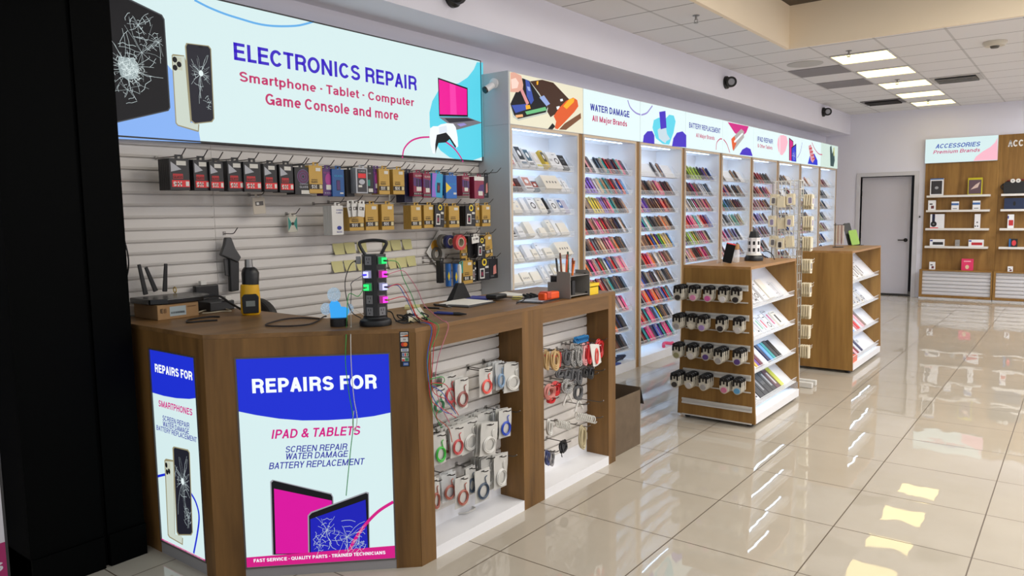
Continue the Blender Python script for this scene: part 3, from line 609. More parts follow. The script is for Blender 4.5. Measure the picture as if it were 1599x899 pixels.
p.poly([(560, -120), (825, 2), (1010, 92), (1026, 120), (1062, 672), (1050, 692), (745, 762), (560, 806)], lit('sign_tablet_edge', (70, 74, 78))).poly([(566, -108), (822, 10), (1004, 98), (1019, 124), (1055, 668), (1044, 686), (745, 754), (566, 796)], SBLACK)
tb = (-1.59, p.q((1015, 300))[0], p.q((1000, 670))[1], p.q((1000, 110))[1]+.12)
p.cracks(p.q((790, 425)), CRACK, .17, 26, .004, 2, tb); p.cracks(p.q((858, 155)), CRACK, .09, 14, .0035, 5, tb); p.cracks(p.q((985, 265)), CRACK, .10, 14, .0035, 8, tb); p.cracks(p.q((790, 560)), CRACK, .10, 9, .003, 9, tb); p.cracks(p.q((880, 330)), CRACK, .16, 12, .003, 12, tb)
p.poly([(735, 350), (780, 360), (830, 362), (862, 420), (850, 490), (790, 500), (745, 470), (728, 400)], lit('sign_shatter', (150, 164, 166)))
for q_ in range(5): p.cracks(p.q((760+22*q_, 390+ (q_*37) % 90)), lit('sign_shatter_white', (226, 238, 238)), .05, 10, .003, 20+q_, tb)
p.build('printed_tablet', t)
p = Print(PBN, 2, k1)
p.poly([(1070, 345), (1078, 337), (1148, 346), (1160, 380), (1190, 770), (1243, 775), (1240, 820), (1232, 822), (1108, 785), (1094, 768)], lit('sign_gold_edge', (150, 142, 112))).poly([(1076, 348), (1150, 352), (1186, 765), (1236, 770), (1234, 814), (1110, 778), (1100, 764)], BONE)
p.poly([(1080, 352), (1130, 360), (1138, 440), (1086, 432)], lit('sign_camera_bump', (190, 194, 176)))
for (a, b) in ((1089, 372), (1091, 422), (1116, 402)): p.disc(a, b, .013, .015, SBLACK, px=True)
p.build('printed_phone_back', t)
p = Print(PBN, 3.5, k1)
p.poly([(1152, 290), (1160, 268), (1300, 285), (1316, 305), (1336, 740), (1322, 762), (1215, 774), (1188, 755)], lit('sign_gold_edge', (150, 142, 112))).poly([(1160, 292), (1168, 274), (1296, 290), (1310, 308), (1330, 738), (1316, 756), (1216, 767), (1195, 750)], lit('sign_phone_black', (34, 34, 44)))
pe = (-1.045, -.93, 2.13, 2.51)
p.cracks(p.q((1250, 460)), CRACK, .15, 34, .003, 4, pe).cracks(p.q((1310, 640)), CRACK, .05, 9, .003, 6, pe).disc(1250, 458, .013, .016, lit('sign_shatter_white', (226, 238, 238)), px=True)
p.line([(1235, 292), (1262, 296)], .007, SBLACK); p.build('printed_phone_front', t)
p = Print(PBN, 1); p.line([(303.4, 0), (325.4, 11.3), (350.4, 21.5), (375.5, 29.5), (400, 36.6), (420, 40), (440, 41), (462.6, 40.2), (478, 37.1), (489.9, 33.5)], .012, LINEB, smooth=5); p.build('printed_arc', t)
p = Print(PBN, 1, k2); p.textpx('ELECTRONICS REPAIR', (55, 328), (1070, 505), (66, 233), lit('sign_indigo', (58, 36, 190)), 0, .034)
p.textpx('Smartphone · Tablet · Computer', (86, 446), (1054, 594), (92, 391), ROSE, 0, .028).textpx('Game Console and more', (230, 579), (967, 668), (234, 517), ROSE, 0, .028); p.build('lettering', t)
p = Print(PBN, 1, k2); p.poly([(1436, 347), (1402, 345), (1385, 385), (1350, 430), (1300, 462), (1240, 476), (1190, 500), (1155, 560), (1139, 625), (1141, 700), (1160, 775), (1200, 835), (1250, 872), (1310, 890), (1375, 890), (1440, 868)], CYAN); p.build('printed_blob', t)
p = Print(PBN, 2, k2); p.poly([(1185, 430), (1350, 488), (1352, 648), (1192, 645)], SBLACK).poly([(1190, 440), (1346, 495), (1347, 638), (1195, 634)], SRED2).poly([(1250, 462), (1282, 473), (1290, 636), (1255, 635)], lit('sign_pink_gleam', (244, 60, 170)))
p.poly([(1190, 650), (1350, 650), (1432, 681), (1290, 720)], lit('sign_laptop', (120, 116, 124))).poly([(1222, 656), (1346, 655), (1392, 668), (1250, 682)], lit('sign_keys', (52, 50, 58))).poly([(1290, 688), (1330, 682), (1345, 692), (1310, 702)], SLILAC); p.build('printed_laptop', t)
p = Print(PBN, 3, k2); p.line([(988, 876), (998, 825), (1035, 783), (1085, 764), (1138, 760)], .012, MAG, smooth=6); p.build('printed_arc', t)
p = Print(PBN, 3, k2); p.line([(1228, 786), (1272, 820), (1305, 862), (1325, 897)], .012, MAG, smooth=6); p.build('printed_arc', t)
p = Print(PBN, 4, k2); p.poly([(1142, 712), (1158, 700), (1185, 700), (1200, 690), (1235, 683), (1270, 686), (1284, 706), (1294, 760), (1297, 812), (1286, 820), (1276, 800), (1250, 768), (1228, 786), (1188, 788), (1176, 812), (1169, 854), (1156, 850), (1143, 800), (1139, 750)], SWHITE)
p.poly([(1178, 748), (1230, 735), (1252, 760), (1286, 812), (1282, 822), (1250, 772), (1228, 790), (1188, 793), (1176, 830), (1170, 854), (1170, 800)], SBLACK).poly([(1190, 705), (1232, 696), (1236, 732), (1192, 740)], lit('sign_pad_white', (222, 230, 240))); p.build('printed_controller', t)

# ------------------------------------------------------------------ the L-shaped service counter
HC, XCF = 1.10, -.195
CA, CB = Vector((XCF, -.93, 0)), Vector((-.85, -1.555, 0))
CU = (CA-CB).normalized(); CN = Vector((CU.y, -CU.x, 0)); CL = (CA-CB).length
PA = Plane(CB, CU, CN); PT = Plane((0, -1.555, 0), (1, 0, 0), (0, -1, 0)); PF = Plane((XCF, 0, 0), (0, 1, 0), (1, 0, 0))
top = [(-1.735, -1.555), (-.85, -1.555), (XCF, -.93), (XCF, .85), (-.80, .85), (-.80, -.93), (-1.735, -.93)]
solo('countertop', MB().prism([(x, y, HC-.02) for x, y in top], (0, 0, .02)), WOODY, 'long walnut worktop with a clipped corner crowded with repair gear', 'countertop', bevel=.001)
def on_face(mb, pl, a0, a1, b0, b1, d0, d1):
    """a box standing on a plane: along a, up b, out d"""
    return mb.prism([pl.p(a0, b0, d0), pl.p(a1, b0, d0), pl.p(a1, b1, d0), pl.p(a0, b1, d0)], pl.n*(d1-d0))
# corner cabinet with the two lit panels
t = thing('corner_cabinet', 'walnut corner cabinet of the counter holding two lit REPAIRS FOR panels', 'cabinet', (-.85, -1.3, 0))
IA0, IA1, SX0, SX1 = .127, .792, -1.325, -.925
c = MB()
for (a, b, z0, z1) in ((0, IA0, 0, HC-.02), (IA1, CL, 0, HC-.02), (IA0, IA1, .996, HC-.02)): on_face(c, PA, a, b, z0, z1, -.02, 0)
part('angled_front', c, WOOD, t)
c = MB()
for (a, b, z0, z1) in ((-1.735, SX0, 0, HC-.02), (SX1, -.85, 0, HC-.02), (SX0, SX1, .998, HC-.02)): on_face(c, PT, a, b, z0, z1, -.02, 0)
part('left_front', c, WOOD, t)
part('inner_panel', MB().box(-1.735, -.82, -.955, -.935, 0, HC-.02), WOOD, t)
kick = mat('kick_plate_grey', (150, 148, 148), .45)
part('kick_plate', on_face(MB(), PA, IA0, IA1, 0, .042, -.02, -.002), kick, t); part('kick_plate', on_face(MB(), PT, SX0, SX1, 0, .056, -.02, -.002), kick, t)
def panel(pl, a0, a1, b0, b1, name):
    f = MB(); w = .006
    for (x0, x1, z0, z1) in ((a0, a0+w, b0, b1), (a1-w, a1, b0, b1), (a0+w, a1-w, b0, b0+w), (a0+w, a1-w, b1-w, b1)): on_face(f, pl, x0, x1, z0, z1, -.02, .003)
    lp = part('light_panel', on_face(MB(), pl, a0+w, a1-w, b0+w, b1-w, -.02, -.003), SKY, t)
    part('frame', f, mat('panel_frame', (96, 92, 92), .4, .3), lp); return lp
LV = -3  # prints lie on a face set back 3 mm
def pr_(pl, f, lv=1):
    return Print(Plane(pl.o-pl.n*.003, pl.u, pl.n), lv, f)
lp = panel(PA, IA0, IA1, .043, .996, 'large')
k6 = crop(360, 540, 2.504)
a0, a1 = IA0+.006, IA1-.006
p = pr_(PA, k6); L = [p.q(v) for v in ((34, 256), (100, 270), (190, 284), (280, 291), (380, 290), (480, 284), (560, 274), (629, 260))]
L[0] = (a0, L[0][1]); L[-1] = (a1, L[-1][1])
p.poly(L+[(a1, .99), (a0, .99)], ROYAL, False); p.build('printed_header', lp)
p = pr_(PA, k6, 2); p.textpx('REPAIRS FOR', (86, 186), (573, 164), (85, 130), SWHITE, 0, .05); p.build('lettering', lp)
p = pr_(PA, k6); p.textpx('IPAD & TABLETS', (160, 364), (512, 346), (168, 328), MAG, .2, .03).textpx('SCREEN REPAIR', (214, 417), (460, 404), (219, 392), NAVY, .2, .016).textpx('WATER DAMAGE', (214, 446), (462, 431), (220, 421), NAVY, .2, .016).textpx('BATTERY REPLACEMENT', (150, 483), (526, 462), (155, 457), NAVY, .2, .016); p.build('lettering', lp)
p = pr_(PA, k6); L1, L2 = p.q((52, 826)), p.q((640, 779))
p.lv = 5; p.poly([(a0, .05), (a1, .05), (a1, L2[1]), (a0, L1[1])], MAG, False); p.lv = 6; p.textpx('FAST SERVICE · QUALITY PARTS · TRAINED TECHNICIANS', (92, 849), (606, 807), (91, 836), SWHITE, 0, .04); p.build('printed_footer', lp)
p = pr_(PA, k6, 1.2)
p.poly([(163, 816), (155, 530), (164, 522), (395, 576), (402, 590), (404, 640), (404, 805)], lit('sign_tablet_rim', (150, 150, 158))).poly([(168, 816), (160, 534), (168, 526), (392, 580), (398, 590), (400, 640), (400, 805)], SBLACK).poly([(177, 812), (170, 557), (396, 604), (398, 640), (398, 805)], lit('sign_screen_pink', (214, 20, 156)))
p.lv = 3; p.poly([(304, 806), (302, 662), (314, 648), (530, 569), (541, 572), (545, 790)], lit('sign_tablet_rim', (150, 150, 158))).poly([(309, 806), (307, 664), (318, 652), (530, 574), (538, 578), (542, 790)], SBLACK).poly([(314, 806), (312, 676), (528, 600), (538, 792)], lit('sign_screen_blue', (28, 32, 178)))
tb = (p.q((318, 700))[0], p.q((534, 700))[0], .07, p.q((400, 660))[1])
p.cracks(p.q((378, 718)), CRACK, .075, 14, .003, 3, tb).cracks(p.q((455, 745)), CRACK, .11, 16, .003, 5, tb).cracks(p.q((500, 770)), CRACK, .08, 10, .003, 7, tb).cracks(p.q((350, 775)), CRACK, .06, 8, .003, 9, tb)
p.build('printed_tablets', lp)
p = pr_(PA, k6, 4.4); p.line([(466, 794), (490, 750), (530, 694), (580, 644), (637, 608)], .014, MAG, smooth=6); p.build('printed_arc', lp)
lp = panel(PT, SX0, SX1, .057, .998, 'small')
k7 = crop(220, 540, 2.504); a0, a1 = SX0+.006, SX1-.006
p = pr_(PT, k7); L = [p.q(v) for v in ((46, 182), (90, 195), (140, 204), (190, 207), (226, 205))]; L[0] = (a0, L[0][1]); L[-1] = (a1, L[-1][1])
p.poly(L+[(a1, .992), (a0, .992)], ROYAL, False); p.build('printed_header', lp)
p = pr_(PT, k7, 2); p.textpx('REPAIRS FOR', (57, 104), (203, 131), (56, 72), SWHITE, 0, .05); p.build('lettering', lp)
p = pr_(PT, k7); p.textpx('SMARTPHONES', (70, 240), (203, 268), (69, 215), MAG, .12, .03).textpx('SCREEN REPAIR', (86, 296), (191, 316), (86, 276), NAVY, .12, .016).textpx('WATER DAMAGE', (87, 319), (190, 340), (87, 299), NAVY, .12, .016).textpx('BATTERY REPLACEMENT', (62, 332), (220, 372), (61, 313), NAVY, .12, .016); p.build('lettering', lp)
p = pr_(PT, k7); L1, L2 = p.q((71, 752)), p.q((249, 826)); zf = (L1[1]+L2[1])/2
p.lv = 3; p.poly([(a0, .064), (a1, .064), (a1, zf), (a0, zf)], MAG, False); p.lv = 4; p.text('FAST SERVICE · QUALITY PARTS · TRAINED TECHNICIANS', a0+.02, a1-.02, .064+(zf-.064)*.35, (zf-.064)*.32, SWHITE, 0, .04); p.build('printed_footer', lp)
p = pr_(PT, k7); p.line([(58, 512), (78, 506), (98, 502)], .012, ROYAL, smooth=5).line([(196, 575), (216, 612), (228, 665), (222, 730), (207, 810)], .012, ROYAL, smooth=6); p.build('printed_line', lp)
p = pr_(PT, k7, 2); p.poly([(93, 446), (99, 440), (130, 446), (135, 740), (166, 750), (165, 778), (112, 748), (106, 738)], lit('sign_gold_edge', (150, 142, 112))).poly([(97, 450), (128, 452), (133, 735), (163, 744), (162, 772), (114, 744), (109, 734)], BONE).poly([(97, 452), (116, 456), (119, 505), (99, 500)], lit('sign_camera_bump', (190, 194, 176)))
for (a, b) in ((101, 465), (104, 492), (112, 489)): p.disc(a, b, .010, .013, SBLACK, px=True)
p.build('printed_phone_back', lp)
p = pr_(PT, k7, 3); p.poly([(125, 398), (130, 392), (186, 404), (193, 416), (205, 728), (199, 740), (148, 740), (141, 728)], lit('sign_gold_edge', (150, 142, 112))).poly([(130, 402), (134, 397), (184, 409), (190, 418), (202, 726), (197, 735), (150, 735), (144, 724)], lit('sign_phone_black', (34, 34, 44)))
q1, q2 = p.q((136, 560)), p.q((196, 560)); pe = (q1[0], q2[0], p.q((170, 728))[1], p.q((170, 412))[1])
p.cracks(p.q((168, 530)), CRACK, .16, 32, .003, 4, pe).cracks(p.q((190, 670)), CRACK, .06, 9, .003, 6, pe).disc(168, 528, .013, .016, lit('sign_shatter_white', (226, 238, 238)), px=True); p.build('printed_phone_front', lp)
# payment sticker strip on the angled front
t2 = thing('payment_sticker', 'narrow black sticker strip of card payment marks on the counter corner', 'sticker', tuple(PA.p(.857, .93)))
part('backing', on_face(MB(), PA, .836, .877, .930, 1.088, .0003, .0012), mat('sticker_black', (14, 14, 16), .4), t2)
p = Print(Plane(CB+CN*.0006, CU, CN), 1.5); sw, sr, so, sb, sg = mat('sticker_white', (206, 204, 200), .5), mat('sticker_red', (196, 50, 40), .5), mat('sticker_orange', (230, 110, 30), .5), mat('sticker_blue', (50, 96, 170), .5), mat('sticker_green', (60, 130, 90), .5)
p.rect(.840, .873, 1.066, 1.084, sw).poly([(.846, 1.066), (.873, 1.066), (.873, 1.074)], so, False).rect(.840, .873, 1.042, 1.062, sw).disc(.851, 1.030, .009, .009, sr).disc(.861, 1.030, .009, .009, so)
p.rect(.841, .874, .998, 1.012, sw).rect(.845, .873, .976, .993, sw).rect(.847, .853, .978, .991, sb).rect(.856, .862, .978, .991, sr).rect(.865, .871, .978, .991, sg).rect(.843, .874, .955, .972, sw).rect(.844, .856, .956, .964, sr).rect(.858, .873, .956, .970, sg).rect(.849, .872, .935, .950, sb)
p.text('DISCOVER', .842, .871, 1.073, .007, BLACK).text('VISA', .845, .870, 1.0015, .008, sb, .15, .03).text('AMEX', .852, .870, .939, .007, sw)
p.text('))', .852, .862, 1.048, .009, DARK); p.build('card_marks', t2)
# two open display cabinets along the front
def display_cabinet(ya, yb, oa, ob, label, near):
    t = thing('display_cabinet', label, 'cabinet', (-.4, (ya+yb)/2, 0))
    part('post', MB().box(-.25, XCF, ya, oa, 0, HC-.02), WOOD if not near else WOOD, t); part('post', MB().box(-.25, XCF, ob, yb, 0, HC-.02), WOOD, t)
    part('fascia', MB().box(-.215, XCF, oa, ob, .998, HC-.02), WOODY, t)
    part('side_panel', MB().box(-.78, -.25, ya, ya+.02, 0, HC-.02), WOOD, t); part('side_panel', MB().box(-.78, -.25, yb-.02, yb, 0, HC-.02), WOOD, t)
    part('jamb', MB().box(-.365, -.25, ob, ob+.018, .055, .998), WOOD, t); part('jamb', MB().box(-.365, -.25, oa-.018, oa, .055, .998), WOOD, t)
    part('display_floor', MB().box(-.365, XCF, oa, ob, 0, .056), WHITE, t)
    part('slat_back', slat_panel(oa, ob, .13, .998, -.352), SLAT, t); part('back_board', MB().box(-.375, -.358, oa, ob, .056, .13), WHITE, t)
    part('back_panel', MB().box(-.80, -.78, ya, yb, 0, HC-.02), WOOD, t)
    return t
display_cabinet(-.928, -.0405, -.832, -.1385, 'walnut open display cabinet nearest the corner hung with bagged cables', True)
display_cabinet(-.0395, .85, .053, .762, 'walnut open display cabinet at the far end hung with coiled cables', False)
# ------------------------------------------------------------------ things hung on the slatwall
XP = -1.54
PSIL_ = mat('hook_plate', (150, 146, 140), .4, .3)
STICK = mat('price_sticker', (214, 212, 204), .6)
GOLD, GOLDD = mat('gold_card', (190, 152, 70), .45, .15), mat('gold_card_ink', (46, 34, 16), .5)
PBLACK = mat('pack_black', (20, 19, 22), .4); PRED = mat('pack_red', (226, 34, 40), .45); PPUR = mat('pack_purple', (78, 36, 104), .4); PPINK = mat('pack_pink', (168, 52, 138), .45); PBLUE = mat('pack_blue', (20, 84, 150), .4); PMAR = mat('pack_maroon', (140, 34, 66), .4)
PNAVY = mat('pack_navy', (22, 24, 58), .4); PCY = mat('pack_cyan', (44, 160, 206), .4); PYEL = mat('pack_yellow', (236, 206, 44), .45); PWH = mat('pack_white', (222, 220, 214), .5); PTEAL = mat('pack_teal', (48, 140, 128), .45); PSIL = mat('pack_silver', (170, 172, 176), .35, .4); PDG = mat('pack_dark', (52, 50, 54), .45); INKB = mat('ink_blue', (44, 56, 150), .5)
def ring_tip(xs, y, z, x1, up=.03): return [(xs, y, z), (xs+(x1-xs)*.6, y, z-.001), (x1-.014, y, z), (x1, y, z+.004), (x1+up*1.2, y, z+up*1.1)]
def hook(y, z, x1, label, xs=SLX, up=.03, group=None, m=None):
    t = thing('peg_hook', label, 'hook', (xs, y, z), group)
    part('plate', MB().box(xs, xs+.004, y-.008, y+.008, z-.008, z+.012), m or PSIL_, t)
    part('wire', MB().tube(ring_tip(xs+.003, y, z, x1, up), .0028, 6), m or mat('hook_wire', (96, 92, 88), .3, .7), t); return t
def design(kind, p, a, b, c, d):
    w, h = b-a, d-c; X = lambda f: a+w*f; Z = lambda f: c+h*f
    if kind == 'red':
        p.poly([(X(.08), Z(.58)), (X(.6), Z(.66)), (X(.08), Z(.9))], mat('pack_painted_glare', (176, 178, 184), .4), False).rect(X(.16), X(.66), Z(.36), Z(.52), mat('pack_red_dull', (190, 36, 40), .5)).rect(X(.1), X(.98), Z(.1), Z(.32), PRED).rect(X(.36), X(.84), Z(.79), Z(.93), STICK)  # pale triangle is glare painted onto the box front
        p.text('GLASS', X(.18), X(.64), Z(.38), h*.08, PBLACK, 0, .05).text('9H', X(.16), X(.58), Z(.125), h*.15, PWH, 0, .06).rect(X(.78), X(.95), Z(.13), Z(.28), PWH)
    elif kind == 'gold':
        p.rect(X(.5), X(.86), Z(.8), Z(.92), STICK).rect(X(.0), X(1), Z(.15), Z(.33), GOLDD).text('TEMPERED', X(.15), X(.62), Z(.47), h*.035, GOLDD).text('GLASS', X(.15), X(.62), Z(.38), h*.065, GOLDD, 0, .05).text('9H', X(.16), X(.54), Z(.175), h*.13, PWH, 0, .05).rect(X(.74), X(.95), Z(.17), Z(.31), mat('gold_pale', (210, 196, 150), .5))
    elif kind == 'ringblack':
        cx, cz = X(.56), Z(.66)
        for q_ in range(5): p.ring(cx, cz, w*(.1+.07*q_), w*.02, PPINK if q_ % 2 else mat('pack_lilac', (150, 120, 180), .5))
        p.text('TEMPERED', X(.3), X(.86), Z(.36), h*.04, PSIL).text('GLASS', X(.3), X(.86), Z(.24), h*.08, PSIL, 0, .04).rect(X(.4), X(.98), Z(.02), Z(.16), STICK)
    elif kind == 'purple':
        p.disc(X(.6), Z(.6), w*.34, h*.22, PPINK).text('GLASS', X(.12), X(.86), Z(.82), h*.06, PPINK).rect(X(.34), X(.86), Z(.22), Z(.4), STICK)
        for q_ in range(4): p.disc(X(.22+.19*q_), Z(.1), w*.05, w*.05, PSIL, 10)
    elif kind == 'maroon':
        p.poly([(X(0), Z(.45)), (X(1), Z(.35)), (X(1), Z(.72)), (X(0), Z(.8))], PPUR, False).text('GLASS', X(.2), X(.9), Z(.84), h*.07, STICK).rect(X(.3), X(.42), Z(.4), Z(.74), PBLACK).rect(X(.56), X(.68), Z(.4), Z(.74), PBLACK).rect(X(.3), X(.8), Z(.22), Z(.4), STICK).rect(X(0), X(1), Z(.06), Z(.16), PBLACK)
        for q_ in range(5): p.disc(X(.12+.19*q_), Z(.11), w*.045, w*.045, STICK, 10)
    elif kind == 'blue':
        p.rect(X(.34), X(.66), Z(.22), Z(.6), PNAVY).rect(X(.38), X(.62), Z(.25), Z(.57), PPUR).text('GLASS', X(.2), X(.86), Z(.72), h*.07, PCY).rect(X(.62), X(.9), Z(.1), Z(.15), STICK)
    elif kind == 'cyan':
        p.poly([(X(0), Z(0)), (X(.4), Z(0)), (X(.25), Z(.5)), (X(.42), Z(1)), (X(0), Z(1))], mat('pack_lilac2', (150, 110, 210), .4), False).rect(X(.45), X(.75), Z(.2), Z(.62), PNAVY).rect(X(.55), X(.66), Z(.3), Z(.5), PMAR)
    elif kind == 'triangle':
        p.poly([(X(0), Z(.24)), (X(.5), Z(.46)), (X(0), Z(.7))], PYEL, False).text('GLASS', X(.3), X(.9), Z(.6), h*.06, PCY).rect(X(.68), X(.95), Z(.18), Z(.26), STICK)
    elif kind == 'whiteblue':
        p.text('SCREEN', X(.4), X(.95), Z(.82), h*.05, INKB).text('CARE', X(.4), X(.85), Z(.73), h*.05, INKB).disc(X(.62), Z(.24), w*.2, h*.07, INKB).text('GLASS', X(.4), X(.86), Z(.08), h*.05, INKB, 0, .04)
    elif kind == 'yellowtag':
        p.ring(X(.55), Z(.9), w*.16, w*.09, PYEL).rect(X(.15), X(.55), Z(.1), Z(.6), PWH).rect(X(.22), X(.48), Z(.16), Z(.54), PBLACK).rect(X(.28), X(.42), Z(.24), Z(.42), PMAR).rect(X(.62), X(.9), Z(.6), Z(.7), STICK).rect(X(.62), X(.9), Z(.35), Z(.38), PSIL)
    elif kind == 'silver':
        p.rect(X(.12), X(.9), Z(.05), Z(.95), PDG).rect(X(.2), X(.85), Z(.6), Z(.78), PRED).text('CASE', X(.25), X(.8), Z(.84), h*.06, PSIL).disc(X(.5), Z(.45), w*.25, h*.1, PSIL).rect(X(.2), X(.5), Z(.24), Z(.32), STICK)
    elif kind == 'teal':
        p.rect(X(.0), X(.4), Z(.3), Z(.55), PTEAL).text('CASE', X(.1), X(.6), Z(.78), h*.05, PSIL).rect(X(.1), X(.85), Z(.06), Z(.2), STICK)
    elif kind == 'pinkpic':
        p.poly([(X(.4), Z(.2)), (X(.8), Z(.25)), (X(.75), Z(.7)), (X(.45), Z(.62))], mat('pack_rose', (206, 130, 120), .5), False).text('CASE', X(.1), X(.5), Z(.1), h*.06, PSIL)
    elif kind == 'whitetop':
        p.rect(X(0), X(1), Z(.82), Z(1), PWH).poly([(X(.3), Z(.3)), (X(1), Z(.3)), (X(1), Z(.66)), (X(.6), Z(.62))], PPUR, False).rect(X(.4), X(.85), Z(.14), Z(.34), STICK)
    elif kind == 'beige':
        p.rect(X(.2), X(.85), Z(.5), Z(.75), mat('pack_ink', (90, 84, 80), .5)).rect(X(.3), X(.5), Z(.55), Z(.7), PWH)
def pack(q, xf, th, body, kind, label, behind=0, tilt=0.0, hk=True, f=lambda a, b: (a, b), hx=.035, cat='package', name='boxed_screen_glass'):
    (u0, v0), (u1, v1) = f(q[0], q[1]), f(q[2], q[3])
    A, B = onx(u0, (v0+v1)/2, xf), onx(u1, (v0+v1)/2, xf); T_, Bt = onx((u0+u1)/2, v0, xf), onx((u0+u1)/2, v1, xf)
    y0, y1, z0, z1 = A.y, B.y, Bt.z, T_.z; ym = (y0+y1)/2
    t = thing(name, label, cat, (xf, ym, z0))
    part('box', MB().box(xf-th, xf, y0, y1, z0, z1-.008), body, t, bevel=.0015)
    tab = MB(); tab.box(xf-.0012, xf, ym-.022, ym-.007, z1-.008, z1+.008); tab.box(xf-.0012, xf, ym+.007, ym+.022, z1-.008, z1+.008); tab.box(xf-.0012, xf, ym-.022, ym+.022, z1+.008, z1+.012)
    part('hang_tab', tab, body, t)
    if kind: p = Print(Plane((xf, 0, 0), (0, 1, 0), (1, 0, 0))); design(kind, p, y0, y1, z0, z1-.008); p.build('printed_front', t)
    if tilt: t.rotation_euler = (math.radians(tilt), 0, 0)
    for k in range(1, behind+1):
        b = thing(name, 'packs behind the '+label, cat, (xf-(th+.0012)*k, ym, z0), 'behind '+label)
        part('box', MB().box(xf-th-(th+.0012)*k, xf-(th+.0012)*k, y0, y1, z0, z1-.008), body, b, bevel=.0015)
    if hk: hook(ym, z1+.006, xf+hx, 'wire hook of the '+label)
    return t
c6, cb_, cc, cd_, ce = crop(180, 210, 4.703), crop(460, 250, 5.994), crop(620, 250, 8.883), crop(450, 220, 4.563), crop(650, 330, 6.42)
REDN = ['leftmost black and red 9H glass box', 'second black and red 9H glass box from the left', 'third black and red 9H glass box, overlapping its neighbour', 'fourth black and red 9H glass box from the left', 'fifth black and red 9H glass box, with a teal bottom edge', 'sixth black and red 9H glass box from the left', 'rightmost black and red 9H glass box']
for i, (q, n) in enumerate((((398, 165, 545, 408), 5), ((575, 175, 690, 412), 2), ((692, 190, 795, 414), 0), ((825, 185, 940, 416), 4), ((943, 190, 1070, 420), 0), ((1090, 205, 1188, 420), 3), ((1205, 210, 1308, 426), 3))):
    pack(q, XP+(.012 if i in (2, 4) else 0), .017, PBLACK, 'red', REDN[i], n, 0, True, c6)
pack((1318, 230, 1428, 440), XP+.006, .02, PBLACK, 'ringblack', 'black glass box with a purple ring pattern on the top row', 3, 0, True, c6)
pack((136, 38, 262, 310), XP+.01, .02, GOLD, 'gold', 'tall gold glass box between black and purple boxes', 2, 0, True, cb_)
pack((264, 66, 352, 332), XP, .02, PPUR, 'purple', 'purple glass box next to the blue one on the top row', 2, 0, True, cb_)
pack((352, 72, 464, 340), XP+.012, .015, PBLUE, 'blue', 'deep blue glass box with a dark phone picture', 2, 0, True, cb_)
pack((485, 76, 558, 340), XP-.03, .02, PBLACK, None, 'plain black box stack edge on beside the blue box', 3, 0, True, cb_)
pack((574, 60, 684, 310), XP+.02, .012, PSIL, 'silver', 'silver edged phone case pack with a red band', 3, 0, True, cb_)
pack((684, 66, 738, 312), XP-.01, .012, PBLACK, 'teal', 'black case pack with a teal patch on the top row', 2, 0, False, cb_)
pack((740, 70, 786, 312), XP-.02, .012, PPUR, 'purple', 'narrow purple pack just left of the gold pair', 1, 0, False, cb_)
pack((790, 70, 890, 320), XP, .018, GOLD, 'gold', 'left gold 9H box of the top row pair', 3, 0, True, cb_)
pack((922, 76, 1028, 320), XP, .018, GOLD, 'gold', 'right gold 9H box of the top row pair', 3, 0, True, cb_)
pack((100, 150, 212, 585), XP-.05, .02, PNAVY, None, 'navy black stack of boxes right of the gold pair', 3, 0, True, cc)
pack((228, 158, 362, 500), XP+.006, .014, PMAR, 'maroon', 'maroon and purple glass box, left of two alike', 2, 0, True, cc)
pack((364, 172, 470, 520), XP+.018, .014, PMAR, 'maroon', 'maroon and purple glass box, right of two alike', 0, 0, True, cc)
pack((478, 168, 626, 516), XP+.024, .012, PCY, 'cyan', 'cyan and lilac glass box hanging tilted', 1, -4, True, cc)
pack((630, 182, 676, 490), XP-.02, .014, PDG, 'silver', 'dark pack with a red patch behind the blue triangle box', 0, 0, True, cc)
pack((678, 196, 828, 532), XP+.02, .012, mat('pack_bright_blue', (28, 104, 186), .4), 'triangle', 'bright blue box with a yellow triangle on the top row', 1, 0, True, cc)
pack((905, 198, 1000, 492), XP, .02, PMAR, 'maroon', 'purple glass box with deep dark sides near the end panel', 4, 0, True, cc)
pack((1072, 214, 1205, 532), XP+.01, .016, PMAR, 'whitetop', 'maroon box with a white top strip near the end panel', 2, 0, True, cc)
pack((1205, 206, 1268, 520), XP-.02, .014, PBLACK, 'pinkpic', 'black and cream case pack last on the top row', 1, 0, True, cc)
# bare hooks with upturned tips
for (u, v, l) in ((107, 136, 'bare wire hook above the skinny purple box'), (840, 182, 'bare wire hook above the navy stack'), (1163, 182, 'long bare wire hook above the blue triangle box'), (1300, 200, 'bare wire hook before the last maroon box'), (1490, 205, 'longest bare wire hook beside the end panel')):
    P = onx(*cd_(u, v), XP+.05); hook(P.y, P.z-.02, XP+.05, l)
# second row
pack((350, 412, 456, 700), XP+.01, .02, PWH, 'whiteblue', 'white pack with blue lettering on the second row', 3, 0, True, cb_)
for k, (a, b, tl, wd) in enumerate(((505, 392, 9, 'leftmost'), (540, 392, 3, 'middle'), (590, 394, -6, 'rightmost'))):
    pack((a, b, a+62, b+136), XP+.03+.012*k, .004, PWH, 'beige', f'{wd} small white sachet hung over a gold box', 0, tl, k == 1, cb_, name='sachet', cat='sachet')
pack((512, 430, 648, 660), XP, .018, GOLD, 'gold', 'gold 9H box half hidden by white sachets', 2, 0, False, cb_)
pack((664, 400, 782, 656), XP+.004, .018, GOLD, 'gold', 'gold 9H box right of the sachets on the second row', 3, 0, True, cb_)
pack((815, 400, 930, 652), XP, .018, GOLD, 'gold', 'gold 9H box hanging alone before the wall seam', 3, 0, True, cb_)
pack((876, 450, 950, 628), XP, .018, GOLD, 'gold', 'first gold 9H box right of the wall seam, second row', 3, 0, True, cd_)
